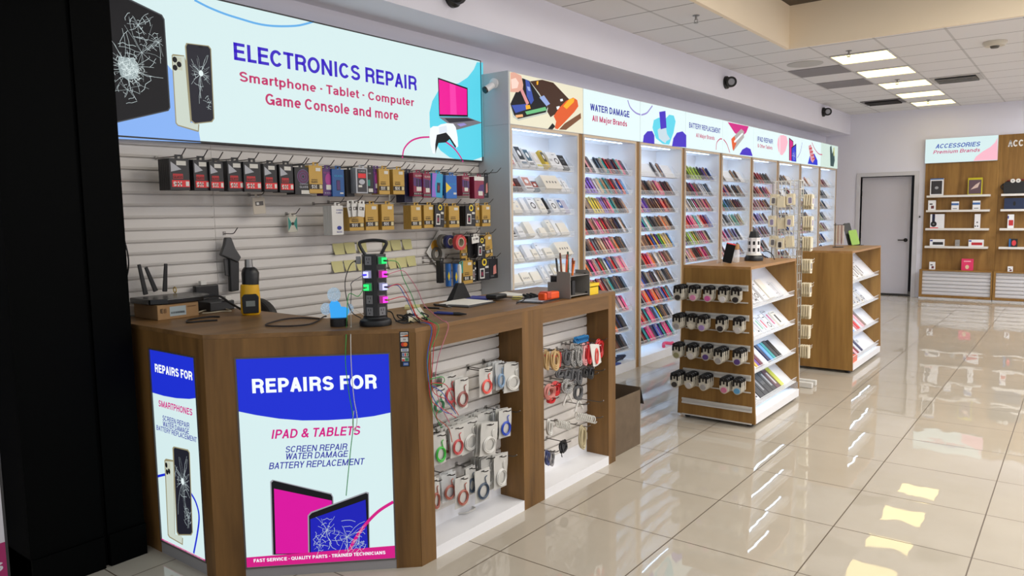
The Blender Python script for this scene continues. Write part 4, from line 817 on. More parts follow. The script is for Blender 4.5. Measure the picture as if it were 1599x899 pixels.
pack((968, 448, 1040, 620), XP+.006, .018, GOLD, 'gold', 'second gold 9H box right of the wall seam', 2, 0, True, cd_)
pack((1042, 450, 1110, 612), XP+.02, .014, PBLACK, 'yellowtag', 'black pack with yellow hanger between gold boxes, second row', 1, -3, True, cd_)
pack((1108, 455, 1140, 616), XP-.03, .018, GOLD, 'gold', 'gold box mostly behind the yellow hanger pack', 0, 0, False, cd_)
pack((1146, 455, 1220, 616), XP, .018, GOLD, 'gold', 'gold 9H box just left of the second seam pack, second row', 2, 0, True, cd_)
pack((1262, 455, 1334, 606), XP+.016, .014, PBLACK, 'yellowtag', 'black pack with yellow hanger nearest the end panel, second row', 4, -2, True, cd_)
pack((1334, 455, 1364, 608), XP-.02, .018, GOLD, 'gold', 'narrow gold box peeping out by the end panel', 0, 0, False, cd_)
pack((1382, 450, 1442, 608), XP, .018, GOLD, 'gold', 'last gold 9H box of the second row by the end panel', 2, 0, True, cd_)
# third and fourth rows
pack((452, 290, 522, 470), XP-.04, .018, GOLD, 'gold', 'gold box behind the red tape roll', 0, 0, False, ce)
pack((520, 236, 600, 470), XP-.03, .02, PBLACK, None, 'black stack of boxes right of the tape rolls', 3, 0, True, ce)
pack((610, 262, 690, 460), XP+.01, .014, PBLACK, 'yellowtag', 'black pack with yellow hanger on the third row', 2, -3, True, ce)
pack((560, 240, 632, 318), XP+.03, .004, PWH, 'beige', 'small white blister hung before the black stack', 0, 5, False, ce, name='sachet', cat='sachet')
pack((694, 226, 768, 452), XP, .018, GOLD, 'gold', 'gold 9H box hanging tilted on the third row', 2, 5, True, ce)
pack((240, 482, 276, 718), XP-.03, .02, PBLACK, None, 'black box left of the two blue rolls', 1, 0, True, ce)
pack((470, 482, 566, 724), XP+.004, .018, GOLD, 'gold', 'gold 9H box right of the blue rolls on the lowest row', 1, 0, True, ce)
pack((562, 490, 602, 705), XP, .014, PBLACK, 'yellowtag', 'slim black pack with yellow hanger on the lowest row', 0, 0, True, ce)
pack((620, 478, 735, 690), XP+.01, .014, PBLACK, 'yellowtag', 'wide black pack with yellow hanger on the lowest row', 4, 0, True, ce)
pack((738, 464, 818, 670), XP, .014, PBLACK, 'pinkpic', 'black pack with a rose picture last on the lowest row', 1, 0, True, ce)
# loose little things on hooks
def on_slat(u, v, x=SLX+.004): return onx(u, v, x)
pack((1015, 450, 1105, 582), -1.66, .004, mat('pack_beige', (196, 186, 170), .6), 'beige', 'beige paper pouch with a hanging loop on the bare slatwall', 0, 4, True, c6, name='pouch', cat='pouch')
t = pack((1268, 590, 1338, 716), -1.70, .004, mat('pack_offwhite', (206, 202, 186), .6), None, 'small card with green corners hung on the slatwall', 0, 0, True, c6, hx=.04, name='hang_card', cat='card')
A, B = onx(*c6(1268, 596), -1.70), onx(*c6(1338, 712), -1.70)
p = Print(Plane((-1.70, 0, 0), (0, 1, 0), (1, 0, 0))); ym, zm = (A.y+B.y)/2, (A.z+B.z)/2; h2 = (A.z-B.z)/2
p.poly([(A.y, zm-h2*.9), (A.y, zm+h2*.9), (ym-.006, zm)], PTEAL, False).poly([(B.y, zm-h2*.9), (B.y, zm+h2*.9), (ym+.006, zm)], PTEAL, False).disc(ym, zm, .010, .010, GOLDD); p.build('printed_front', t)
# open wire frames hanging empty
for (q, l, f) in (((888, 322, 986, 404), 'empty white phone bumper hanging under the gold pair', cb_), ((1222, 450, 1345, 645), 'large empty white frame pack behind the second row by the seam', cd_)):
    A, B = onx(*f(q[0], q[1]), -1.70), onx(*f(q[2], q[3]), -1.70); w = .008; m = MB()
    m.tube(spline([(-1.70, A.y+w, A.z), (-1.70, B.y-w, A.z), (-1.70, B.y, A.z-w), (-1.70, B.y, B.z+w), (-1.70, B.y-w, B.z), (-1.70, A.y+w, B.z), (-1.70, A.y, B.z+w), (-1.70, A.y, A.z-w)], 3, True), .005, 6, True)
    solo('phone_bumper', m, PWH, l, 'phone bumper', smooth=True)
# tape rolls and their backing card
def roll(u, v, x, ro, ri, wd, cols, label, f):
    P = onx(*f(u, v), x); t = thing('tape_roll', label, 'tape', (P.x, P.y, P.z-ro)); y, z = P.y, P.z
    m = MB(); n = 28; vs = []
    for (r_, h_) in ((ro, x-wd), (ro, x), (ri, x), (ri, x-wd)):
        vs += [(h_, y+r_*math.cos(2*PI*k/n), z+r_*math.sin(2*PI*k/n)) for k in range(n)]
    m.add(vs, [(i*n+k, i*n+(k+1) % n, ((i+1) % 4)*n+(k+1) % n, ((i+1) % 4)*n+k) for i in range(4) for k in range(n)]); part('tape', m, cols[0], t, smooth=True)
    m = MB(); vs = []; ro2 = ri+.0005; ri2 = ri-.006
    for (r_, h_) in ((ro2, x-wd-.001), (ro2, x+.001), (ri2, x+.001), (ri2, x-wd-.001)):
        vs += [(h_, y+r_*math.cos(2*PI*k/n), z+r_*math.sin(2*PI*k/n)) for k in range(n)]
    m.add(vs, [(i*n+k, i*n+(k+1) % n, ((i+1) % 4)*n+(k+1) % n, ((i+1) % 4)*n+k) for i in range(4) for k in range(n)]); part('core', m, cols[1], t, smooth=True)
TGREY, TBLUE, TRED, TCORE = mat('tape_grey', (104, 100, 92), .4), mat('tape_blue', (34, 42, 92), .4), mat('tape_red', (206, 74, 74), .4), mat('tape_core', (190, 176, 150), .6)
roll(284, 302, -1.66, .055, .032, .03, (TGREY, TCORE), 'grey tape roll, back left of the three hanging rolls', ce)
roll(344, 304, -1.615, .050, .028, .03, (TBLUE, TCORE), 'dark blue tape roll between the grey and red ones', ce)
roll(450, 310, -1.55, .058, .034, .035, (TRED, TCORE), 'red tape roll in front of the blue and grey ones', ce)
P = onx(*ce(395, 262), -1.6); hook(P.y+.01, P.z+.012, -1.53, 'long wire hook through the hanging tape rolls')
pts = [onx(*ce(*q), -1.742) for q in ((226, 180), (330, 250), (250, 560), (218, 568), (98, 410))]
t = thing('tape_card', 'white diamond card carrying a grey tape ring', 'card', tuple(pts[4]))
part('card', MB().prism(pts, (.003, 0, 0)), PWH, t)
p = Print(Plane((-1.739, 0, 0), (0, 1, 0), (1, 0, 0)), 1, ce); p.disc(190, 345, .045, .045, mat('card_orange', (224, 164, 50), .5), px=True); p.build('printed_spot', t)
P = onx(*ce(200, 425), -1.735); m = MB(); n = 28; vs = []
for (r_, h_) in ((.052, -1.738), (.052, -1.722), (.030, -1.722), (.030, -1.738)): vs += [(h_, P.y+r_*math.cos(2*PI*k/n), P.z+r_*math.sin(2*PI*k/n)) for k in range(n)]
m.add(vs, [(i*n+k, i*n+(k+1) % n, ((i+1) % 4)*n+(k+1) % n, ((i+1) % 4)*n+k) for i in range(4) for k in range(n)]); part('tape_ring', m, TGREY, t, smooth=True)
p = Print(Plane((-1.735, 0, 0), (0, 1, 0), (1, 0, 0)), 1, ce); p.disc(200, 425, .02, .02, mat('card_pale', (206, 200, 184), .5), px=True); p.build('label', t)
# blue spray-like rolls
for (u, v0, v1, l) in ((318, 522, 750, 'left of two blue tubes with yellow patches on the lowest row'), (392, 524, 758, 'right of two blue tubes with yellow patches on the lowest row')):
    A, B = onx(*ce(u, v0), XP+.03), onx(*ce(u, v1), XP+.03); r_ = .021
    t = thing('blue_tube', l, 'tube', (A.x, A.y, B.z)); m = MB(); m.lathe([(0, B.z), (r_, B.z), (r_, A.z), (0, A.z)], (A.x, A.y, 0), 20); part('tube', m, mat('tube_blue', (30, 96, 170), .35), t, smooth=True)
    h = A.z-B.z; m = MB(); ang = [-1.0+k*.12 for k in range(8)]
    for k in range(7):
        f0, f1 = 1-abs(k-3.5)/3.6, 1-abs(k+1-3.5)/3.6
        pz = lambda f_, s: B.z+h*.45+s*h*.22*max(0, f_)
        m.add([(A.x+(r_+.0006)*math.cos(a), A.y+(r_+.0006)*math.sin(a), z) for a, z in ((ang[k], pz(f0, -1)), (ang[k+1], pz(f1, -1)), (ang[k+1], pz(f1, 1)), (ang[k], pz(f0, 1)))], [(0, 1, 2, 3)])
    part('yellow_patch', m, PYEL, t); hook(A.y, A.z+.002, A.x+.03, 'wire hook of the '+l)
pack((432, 515, 470, 620), XP+.05, .012, PTEAL, None, 'small green and blue pack behind the brush handle', 0, 0, False, ce)
# counter brush standing on the worktop's back edge
A, B = onx(*ce(448, 628), -.86), onx(*ce(440, 885), -.86)
t = thing('hand_brush', 'black bristle hand brush with a white handle standing on the counter', 'brush', (-.77, A.y, HC))
bx, by = -.74, onx(*ce(440, 885), -.74).y
m = MB(); m.lathe([(0, HC+.1), (.009, HC+.1), (.012, HC+.17), (.010, HC+.205), (0, HC+.21)], (bx, by, 0), 14); part('handle', m, PWH, t, smooth=True)
m = MB(); z0, z1 = HC+.0005, HC+.10; n = 15
m.add([(bx-.022, by-.095, z0), (bx-.022, by+.075, z0), (bx+.022, by+.075, z0), (bx+.022, by-.095, z0), (bx-.012, by-.024, z1), (bx-.012, by+.022, z1), (bx+.012, by+.022, z1), (bx+.012, by-.024, z1)], [(0, 1, 2, 3), (4, 5, 6, 7), (0, 1, 5, 4), (1, 2, 6, 5), (2, 3, 7, 6), (3, 0, 4, 7)])
part('bristles', m, mat('bristle_black', (26, 25, 26), .8, var=.5, scale=90), t)
# sticky notes
NOTE = mat('sticky_note', (206, 200, 142), .7)
kn = crop(500, 360, 5.62)
NR = [((105, 115), (205, 115), (92, 200), 'upper'), ((207, 106), (300, 106), (0, 0), 'upper'), ((322, 100), (400, 100), (0, 0), 'upper'), ((545, 92), (612, 92), (0, 0), 'upper'), ((614, 84), (702, 84), (0, 0), 'upper'), ((716, 78), (796, 78), (0, 0), 'upper'), ((96, 272), (196, 272), (0, 0), 'lower'), ((205, 262), (300, 262), (0, 0), 'lower'), ((312, 258), (385, 258), (0, 0), 'lower'), ((588, 246), (660, 246), (0, 0), 'lower'), ((662, 238), (752, 238), (0, 0), 'lower'), ((752, 226), (832, 226), (0, 0), 'lower')]
cnt = {'upper': 0, 'lower': 0}
for (a, b, _, row) in NR:
    A, B = onx(*kn(*a), SLX+.002), onx(*kn(*b), SLX+.002); s_ = B.y-A.y; hgt = .072; vs, fs = [], []
    for i in range(5):
        for j in range(5):
            f_, g = i/4, j/4; vs.append((SLX+.002+.022*g*g*(.35+.65*(1-f_)), A.y+s_*f_+.006*g, A.z-hgt*g))
    fs = [(i*5+j, i*5+j+1, (i+1)*5+j+1, (i+1)*5+j) for i in range(4) for j in range(4)]
    solo('sticky_note', MB().add(vs, fs), NOTE, f'pale yellow sticky note, {ORD[cnt[row]]} from left in the {row} row behind the power tower', 'sticky note', 'sticky notes on the slatwall', smooth=True); cnt[row] += 1
# tapered grey plastic tool on a hook
P = onx(*c6(845, 740), -1.70)
t = thing('crevice_tool', 'tapered dark grey plastic tool hanging from a slatwall hook', 'tool', (P.x, P.y, HC+.02))
kk = crop(180, 360, 4.703)
q = [onx(*kk(*v), -1.69) for v in ((815, 50), (855, 50), (885, 130), (928, 195), (905, 235), (838, 205), (780, 180), (805, 110))]
part('funnel', MB().prism(q, (-.03, 0, 0)), mat('tool_grey', (66, 66, 66), .35), t, bevel=.006)
q = [onx(*kk(*v), -1.70) for v in ((842, 200), (912, 228), (912, 440), (850, 450))]
part('tube', MB().prism(q, (-.03, 0, 0)), mat('tool_black', (34, 34, 35), .4), t, bevel=.006)
q = [onx(*kk(*v), -1.715) for v in ((800, 205), (838, 205), (850, 340), (812, 330))]
part('clip', MB().prism(q, (-.012, 0, 0)), mat('tool_grey', (66, 66, 66), .35), t, bevel=.003)
hook(P.y, P.z+.01, -1.66, 'wire hook that carries the tapered grey tool')

# ------------------------------------------------------------------ things on the worktop
def cable(pts, r, m, label, cat='cable', name='cable', n=8, smooth=6): return solo(name, MB().tube(spline(pts, smooth), r, 6), m, label, cat, smooth=True)
# carton with the router on top
CX0, CX1, CY0, CY1, CH = -1.70, -1.465, -1.43, -1.215, .074
t = thing('parcel_box', 'brown cardboard parcel box with a pale barcode label under the router', 'box', (-1.58, -1.32, HC))
part('carton', MB().box(CX0, CX1, CY0, CY1, HC+.0005, HC+CH), CARDB, t, bevel=.002)
p = Print(Plane((CX1, 0, 0), (0, 1, 0), (1, 0, 0)), 1.5); lb = mat('label_blue_white', (168, 182, 186), .6)
ly = CY0+.062; p.rect(ly, ly+.085, HC+.014, HC+.062, lb)
for q_ in range(14): p.rect(ly+.006+.0052*q_, ly+.0085+.0052*q_, HC+.026, HC+.036, BLACK)
p.text('E', CY0+.015, CY0+.028, HC+.036, .02, GOLDD); p.rect(CY0+.034, CY0+.044, HC+.034, HC+.056, mat('carton_ink', (120, 88, 54), .7)).rect(CY0+.155, CY0+.2, HC+.054, HC+.058, mat('carton_ink', (120, 88, 54), .7)); p.build('printed_label', t)
t = thing('wifi_router', 'flat black router with three raised antennas on the cardboard parcel', 'router', (-1.58, -1.30, HC+CH))
z = HC+CH; m = MB(); m.prism([(-1.70, -1.45, z+.001), (-1.50, -1.45, z+.001), (-1.455, -1.38, z+.001), (-1.455, -1.19, z+.001), (-1.52, -1.12, z+.001), (-1.70, -1.12, z+.001)], (0, 0, .028)); part('body', m, mat('router_black', (20, 20, 22), .25), t, bevel=.005)
for (u, v, u1, v1) in ((228, 470, 178, 248), (302, 445, 228, 268), (368, 448, 375, 242)):
    A, B = onx(*kk(u, v), -1.69), onx(*kk(u1, v1), -1.69); d_ = (B-A).normalized(); s_ = Vector((0, -d_.z, d_.y)); m = MB()
    m.prism([A+s_*.012, A-s_*.012, B-s_*.008, B+s_*.008], (-.012, 0, 0)); part('antenna', m, BLACK, t, bevel=.003)
m = MB(); m.tube([(-1.716+.013*math.cos(a), -1.20, z+.045+.015*math.sin(a)) for a in [k*2*PI/14 for k in range(14)]], .003, 6, True)
solo('twist_tie', m, mat('tie_yellow', (190, 160, 70), .5), 'small yellowish tie loop behind the router antennas', 'tie')
# grey adapter cluster between router and heat gun
t = thing('mains_adapter', 'grey mains adapter with a white plug beside the heat gun', 'adapter', (-1.62, -1.02, HC)); part('body', MB().box(-1.70, -1.55, -1.10, -.955, HC+.0005, HC+.05), DARK, t, bevel=.005); part('plug', MB().box(-1.56, -1.53, -1.02, -.985, HC+.052, HC+.078), PWH, t, bevel=.004)
t = thing('charging_dock', 'black dock with a white cap behind the router', 'dock', (-1.715, -1.02, HC)); part('body', MB().box(-1.735, -1.705, -1.09, -.95, HC+.0005, HC+.13), BLACK, t, bevel=.006); part('cap', MB().box(-1.733, -1.708, -1.055, -1.02, HC+.131, HC+.155), PWH, t, bevel=.003)
cable([onz(*kk(*v), HC+.006) for v in ((605, 600), (660, 585), (740, 582), (800, 572), (850, 590), (780, 592), (700, 602), (640, 606))], .0035, mat('cable_cream', (196, 186, 160), .5), 'cream cable lying in a flat loop behind the carton')
cable([(-1.47, -1.21, HC+.09), (-1.44, -1.12, HC+.095), (-1.42, -1.06, HC+.05), (-1.40, -1.0, HC+.006)], .006, BLACK, 'thick black cable running down off the router')
cable([onz(*kk(*v), HC+.005) for v in ((765, 632), (700, 632), (610, 642), (540, 655), (524, 666), (545, 673), (640, 664), (750, 657))], .0042, BLACK, 'black cable bent into a long U on the worktop')
cable([onz(*kk(*v), HC+.005) for v in ((1500, 648), (1380, 640), (1240, 650), (1130, 678), (1104, 692), (1140, 700), (1290, 700), (1420, 688), (1490, 660), (1530, 632), (1552, 628))], .0038, mat('cable_brown', (40, 30, 26), .5), 'dark cable loop on the worktop beside the blue lamp')
cable([(-1.70, -1.58, 1.62), (-1.62, -1.52, 1.56), (-1.60, -1.49, 1.42), (-1.62, -1.50, 1.30), (-1.68, -1.54, 1.2)], .004, BLACK, 'thin black cable arching down the slatwall beside the pier')
# heat gun standing on its tail
gx, gy = -1.262, -1.045
t = thing('heat_gun', 'yellow and black heat gun standing upright with a silver nozzle', 'heat gun', (gx, gy, HC))
d2 = Vector((CAM.x-gx, CAM.y-gy, 0)).normalized(); s2 = Vector((-d2.y, d2.x, 0)); G = lambda a, b, z_: Vector((gx, gy, HC))+s2*a+d2*b+Vector((0, 0, z_))
def ell_stack(prof, n=18):
    m = MB(); vs = []
    for (z_, a, b, oa, ob) in prof: vs += [G(oa+a*math.cos(2*PI*k/n), ob+b*math.sin(2*PI*k/n), z_) for k in range(n)]
    N = len(prof); return m.add(vs, [(i*n+k, i*n+(k+1) % n, (i+1)*n+(k+1) % n, (i+1)*n+k) for i in range(N-1) for k in range(n)]+[list(range(n))[::-1], [(N-1)*n+k for k in range(n)]])
part('housing', ell_stack([(.001, .043, .042, 0, 0), (.012, .049, .048, 0, 0), (.10, .049, .048, 0, 0), (.155, .045, .045, 0, 0), (.163, .03, .03, 0, 0)]), mat('gun_yellow', (226, 172, 20), .35), t, smooth=True)
part('barrel', ell_stack([(.150, .041, .041, .004, 0), (.215, .044, .042, .006, 0), (.235, .036, .036, .004, 0), (.245, .026, .026, .002, 0)]), BLACK, t, smooth=True)
part('nozzle', ell_stack([(.244, .021, .021, 0, 0), (.285, .019, .019, 0, 0)]), STEEL, t, smooth=True)
m = MB(); m.prism([G(-.038, .040, .012), G(.038, .040, .012), G(.041, .040, .095), G(.03, .040, .11), (G(-.03, .040, .11)), G(-.041, .040, .095)], d2*.012); pl_ = part('control_panel', m, BLACK, t, bevel=.004)
m = MB(); m.prism([G(-.022, .052, .048), G(.022, .052, .048), G(.022, .052, .076), G(-.022, .052, .076)], d2*.0015); part('display', m, mat('lcd_grey', (120, 126, 122), .3), pl_)
# office chair behind the counter
t = thing('office_chair', 'black office chair whose rounded back rises behind the worktop', 'chair', (-1.555, -.66, 0))
m = MB(); pts = [(-1.555+.165*math.cos(a), -.83, 1.02+.125*math.sin(a)) for a in [k*PI/12 for k in range(13)]]+[(-1.72, -.83, .62), (-1.39, -.83, .62)]
m.prism([(p_[0], p_[1]+.0, p_[2]) for p_ in pts], (0, .05, 0)); part('backrest', m, mat('chair_black', (46, 43, 41), .6), t, bevel=.015)
part('seat', MB().box(-1.735, -1.36, -.78, -.36, .44, .52), mat('chair_black', (38, 36, 35), .7), t, bevel=.03)
part('back_bar', MB().box(-1.585, -1.525, -.85, -.83, .46, .70), BLACK, t); part('column', MB().cyl((-1.53, -.56, .08), (-1.53, -.56, .44), .028, 14), CHROME, t)
for k in range(5):
    a = 2*PI*k/5+.3; e = (-1.53+.2*math.cos(a), -.56+.2*math.sin(a)); lg = part('leg', MB().tube([(-1.53, -.56, .10), (e[0], e[1], .07)], [.025, .016], 8), BLACK, t)
    part('caster', MB().cyl((e[0]-.012, e[1], .028), (e[0]+.012, e[1], .028), .028, 14), BLACK, lg)
# edge-lit acrylic lamp
lx, ly_ = -.548, -1.062; d2 = Vector((CAM.x-lx, CAM.y-ly_, 0)).normalized(); s2 = Vector((-d2.y, d2.x, 0)); Lp = lambda a, z_, b=0: Vector((lx, ly_, HC))+s2*a+d2*b+Vector((0, 0, z_))
t = thing('acrylic_lamp', 'edge-lit clear acrylic figure lamp glowing blue on a black base', 'lamp', (lx, ly_, HC))
m = MB(); m.lathe([(0, .0005), (.040, .0005), (.040, .034), (.036, .038), (0, .038)], (lx, ly_, HC), 26); part('base', m, BLACK, t, smooth=True)
def blob(c_, ra, rb, n=22): return [(c_[0]+ra*math.cos(2*PI*k/n), c_[1]+rb*math.sin(2*PI*k/n)) for k in range(n)]
glow = bpy.data.materials.new('acrylic_glow'); glow.use_nodes = True; nt = glow.node_tree; b = nt.nodes['Principled BSDF']; b.inputs['Base Color'].default_value = rgb((210, 225, 235)); b.inputs['Alpha'].default_value = .42; b.inputs['Emission Color'].default_value = rgb((120, 190, 235)); b.inputs['Emission Strength'].default_value = .22
no_ = nt.nodes.new('ShaderNodeTexNoise'); no_.inputs['Scale'].default_value = 160; rp_ = nt.nodes.new('ShaderNodeMath'); rp_.operation = 'MULTIPLY_ADD'; rp_.inputs[1].default_value = 1.3; rp_.inputs[2].default_value = -.22; tc_ = nt.nodes.new('ShaderNodeTexCoord'); nt.links.new(tc_.outputs['Object'], no_.inputs['Vector']); nt.links.new(no_.outputs['Fac'], rp_.inputs[0]); nt.links.new(rp_.outputs[0], b.inputs['Alpha'])
glow2 = lit('acrylic_glow_base', (60, 165, 240), 1.0)
m = MB(); m.prism([Lp(a, z_, -.004) for a, z_ in ((-.036, .038), (.036, .038), (.046, .060), (.046, .076), (.030, .086), (.012, .088), (.006, .105), (-.006, .118), (-.030, .118), (-.040, .100), (-.038, .07))], d2*.005); part('figure', m, glow2, t)
m = MB(); m.prism([Lp(a, z_, .003) for a, z_ in blob((-.018, .145), .030, .033)], d2*.004); part('head', m, glow, t)
m = MB(); m.prism([Lp(a, z_, -.010) for a, z_ in blob((-.056, .080), .024, .028)], d2*.004); part('arm', m, glow, t)
m = MB(); m.prism([Lp(a, z_, -.010) for a, z_ in blob((.052, .076), .016, .022)], d2*.004); part('arm', m, glow, t)
# tower power strip
tx, ty = -.425, -.952
t = thing('power_tower', 'black tower power strip with a carry handle and glowing plugs', 'power strip', (tx, ty, HC))
d2 = Vector((CAM.x-tx, CAM.y-ty, 0)).normalized(); s2 = Vector((-d2.y, d2.x, 0)); TP = lambda a, b, z_: Vector((tx, ty, HC+z_))+s2*a+d2*b
m = MB(); m.lathe([(0, .0005), (.072, .0005), (.074, .012), (.070, .026), (.055, .034), (.054, .042), (0, .042)], (tx, ty, HC), 30); part('base', m, BLACK, t, smooth=True)
hexp = [(-.054, -.02), (-.042, .034), (-.004, .052), (.012, .052), (.050, .030), (.056, -.02), (.03, -.05), (-.03, -.05)]
m = MB(); m.prism([TP(a, b, .042) for a, b in hexp], (0, 0, .283)); part('body', m, mat('tower_black', (24, 24, 26), .35), t, bevel=.004)
m = MB(); hp = [TP(a, 0, z_) for a, z_ in ((-.036, .322), (-.052, .350), (-.060, .372), (-.050, .382), (0, .388), (.050, .382), (.060, .372), (.050, .350), (.034, .322))]; m.tube(spline(hp, 4), .0075, 8); part('handle', m, BLACK, t, smooth=True)
OUT = mat('outlet_grey', (120, 120, 122), .5); OUTD = mat('outlet_dark', (46, 46, 48), .6)
# the two visible faces: left-hand (index 1->2) and right-hand (3->4)
FL_ = (Vector(hexp[1]), Vector(hexp[2])); FR_ = (Vector(hexp[3]), Vector(hexp[4]))
def on_tower(fc, g, z_, out): 
    a, b = fc; e = (b-a).normalized(); nn = Vector((-e.y, e.x)); nn = nn if nn.y > 0 else -nn; q_ = a.lerp(b, g)+nn*out
    return TP(q_.x, q_.y, z_)
def outlet(fc, z_):
    m = MB(); m.prism([on_tower(fc, g, z_+dz_, .0006) for g, dz_ in ((.14, -.019), (.86, -.019), (.86, .019), (.14, .019))], on_tower(fc, .5, z_, .003)-on_tower(fc, .5, z_, .0006)); o = part('outlet', m, OUT, t)
    m = MB()
    for g in (.36, .62): m.prism([on_tower(fc, g-.04, z_+.002, .0032), on_tower(fc, g+.04, z_+.002, .0032), on_tower(fc, g+.04, z_+.012, .0032), on_tower(fc, g-.04, z_+.012, .0032)], on_tower(fc, .5, z_, .0036)-on_tower(fc, .5, z_, .0032))
    m.prism([on_tower(fc, .43, z_-.012, .0032), on_tower(fc, .55, z_-.012, .0032), on_tower(fc, .55, z_-.005, .0032), on_tower(fc, .43, z_-.005, .0032)], on_tower(fc, .5, z_, .0036)-on_tower(fc, .5, z_, .0032)); part('slots', m, OUTD, o)
ZS = [.298, .237, .180, .122, .068]
for z_ in ZS: outlet(FL_, z_); outlet(FR_, z_)
def charger(fc, z_, col, label, plugm):
    c_ = on_tower(fc, .5, z_, .004); o2 = on_tower(fc, .5, z_, 1.004)-c_
    r = thing('usb_charger', label, 'charger', tuple(c_)); e = on_tower(fc, 1, z_, .004)-on_tower(fc, 0, z_, .004); e = e.normalized(); zz = Vector((0, 0, 1))
    def blk(w_, h_, o0, o1): return MB().prism([c_+o2*o0-e*w_-zz*h_, c_+o2*o0+e*w_-zz*h_, c_+o2*o0+e*w_+zz*h_, c_+o2*o0-e*w_+zz*h_], o2*(o1-o0))
    part('body', blk(.014, .016, 0, .026), lit('charger_'+col[0], col[1], .45), r, bevel=.002); part('lit_face', blk(.012, .013, .0262, .029), lit('charger_face_'+col[0], col[2], 1.6), r)
    part('cable_plug', blk(.006, .004, .029, .052), plugm, r); return c_+o2*.052, o2
GRN = ('green', (60, 200, 110), (40, 240, 110)); PNK = ('pink', (220, 70, 170), (255, 60, 220)); WHT = ('white', (190, 190, 235), (190, 190, 255))
cR = [charger(FR_, ZS[0], GRN, 'green glowing charger at the top right of the power tower', PDG), charger(FR_, ZS[1], PNK, 'upper pink glowing charger on the power tower', PDG), charger(FR_, ZS[2], WHT, 'white glowing charger on the right face of the power tower', PDG), charger(FR_, ZS[3], PNK, 'lower pink glowing charger on the power tower', mat('plug_tan', (150, 110, 96), .4))]
cLw = charger(FL_, ZS[1], WHT, 'white glowing charger on the left face of the power tower', lit('plug_blue', (60, 50, 240), 1.0)); cLg = charger(FL_, ZS[2], GRN, 'green glowing charger on the left face of the power tower', mat('plug_green', (80, 150, 80), .4))
c_ = TP(-.054, -.0, ZS[0]); r = thing('plug_adapter', 'grey plug on the far left side of the power tower', 'plug', tuple(c_)); part('body', MB().prism([c_+s2*-.024+Vector((0, 0, -.016))+d2*.012, c_+s2*-.002+Vector((0, 0, -.016))+d2*.012, c_+s2*-.002+Vector((0, 0, .018))+d2*.012, c_+s2*-.024+Vector((0, 0, .018))+d2*.012], d2*-.024), GREY, r, bevel=.002)
KG, KR, KP, KB, KPK, KW, KBK = mat('cable_green', (50, 150, 70), .5), mat('cable_red', (190, 40, 50), .5), mat('cable_purple', (96, 70, 130), .5), mat('cable_blue', (50, 80, 170), .5), mat('cable_pink', (190, 110, 130), .5), mat('cable_white', (206, 204, 196), .5), mat('cable_black', (24, 24, 25), .5)
def down(start, via, m, label, r=.0019): return cable([start]+via, r, m, label)
PXF = XCF+.012
def pf(u, v, x=None): return onx(u, v, PXF if x is None else x)
EDGEP = lambda y: [(-.215, y, HC+.012), (XCF+.006, y+.004, HC+.004), (PXF, y+.006, HC-.03)]
g5 = kn
def arc_top(pts, x): return [onx(*g5(*q), x) for q in pts]
down(cR[0][0], arc_top(((680, 280), (730, 420), (800, 560), (860, 700)), -.34)+EDGEP(-.80)+[pf(668, 560), pf(672, 605), pf(676, 640), pf(690, 668)], KG, 'green cable from the top charger hanging over the counter front')
down(cR[1][0], arc_top(((720, 350), (790, 420), (860, 530), (920, 660)), -.34)+EDGEP(-.735)+[pf(684, 560), pf(680, 600), pf(688, 632), pf(702, 660)], KPK, 'dull pink cable arching from the upper pink charger')
down(cR[2][0], arc_top(((690, 470), (750, 540), (800, 640), (850, 750)), -.33)+EDGEP(-.83)+[pf(671, 550), pf(672, 620), pf(695, 640), pf(712, 652)], KR, 'red cable from the white charger hanging into the display')
down(cR[2][0]+Vector((0, 0, .003)), arc_top(((680, 480), (740, 570), (790, 670), (850, 790)), -.335)+EDGEP(-.845)+[pf(667, 560), pf(673, 612), pf(690, 640), pf(706, 646)], KB, 'blue cable from the white charger hanging over the counter front')
down(cR[3][0], arc_top(((740, 580), (800, 660), (850, 760)), -.33)+EDGEP(-.82)+[pf(676, 560), pf(676, 610), pf(700, 625), pf(716, 648)], KR, 'second red cable from the lower pink charger')
def fall(pl, pts, z0): return [pl.p(*pl.px(*q), .012) for q in pts]
PAE = [PA.p(.60, HC+.005, -.03), PA.p(.60, HC+.004, .006)]
down(cLg[0], [cLg[0]+Vector((.02, -.05, -.03)), onx(*g5(250, 560), -.40), onx(*g5(235, 760), -.38), onz(*g5(230, 835), HC+.006)]+fall(PA, ((541, 525), (540, 565), (545, 610), (552, 655), (548, 700), (543, 750), (541, 772)), 0), KG, 'thin green cable hanging down in front of the large lit panel')
down(TP(-.05, .03, .05), [onx(*g5(280, 690), -.40), onz(*g5(272, 835), HC+.006)]+fall(PA, ((548, 525), (549, 570), (553, 620), (558, 650), (555, 672), (551, 660), (553, 640)), 0), KW, 'thin white cable hanging beside the green one')
cable([c_+s2*-.024, c_+s2*-.05+Vector((0, 0, -.02)), c_+s2*-.075+Vector((0, 0, -.09)), c_+s2*-.072+Vector((0, 0, -.17)), c_+s2*-.05+Vector((0, 0, -.235)), c_+s2*-.01+Vector((0, 0, -.26)) + d2*.03], .002, KBK, 'dark cable looping from the grey plug at the tower back')
cable([cLw[0], cLw[0]+Vector((-.02, -.05, -.03)), Lp(.06, .16, -.03), Lp(.05, .06, -.05)], .002, mat('cable_grey', (110, 108, 112), .5), 'grey cable from the white charger to the blue lamp')
rnd = random.Random(3)
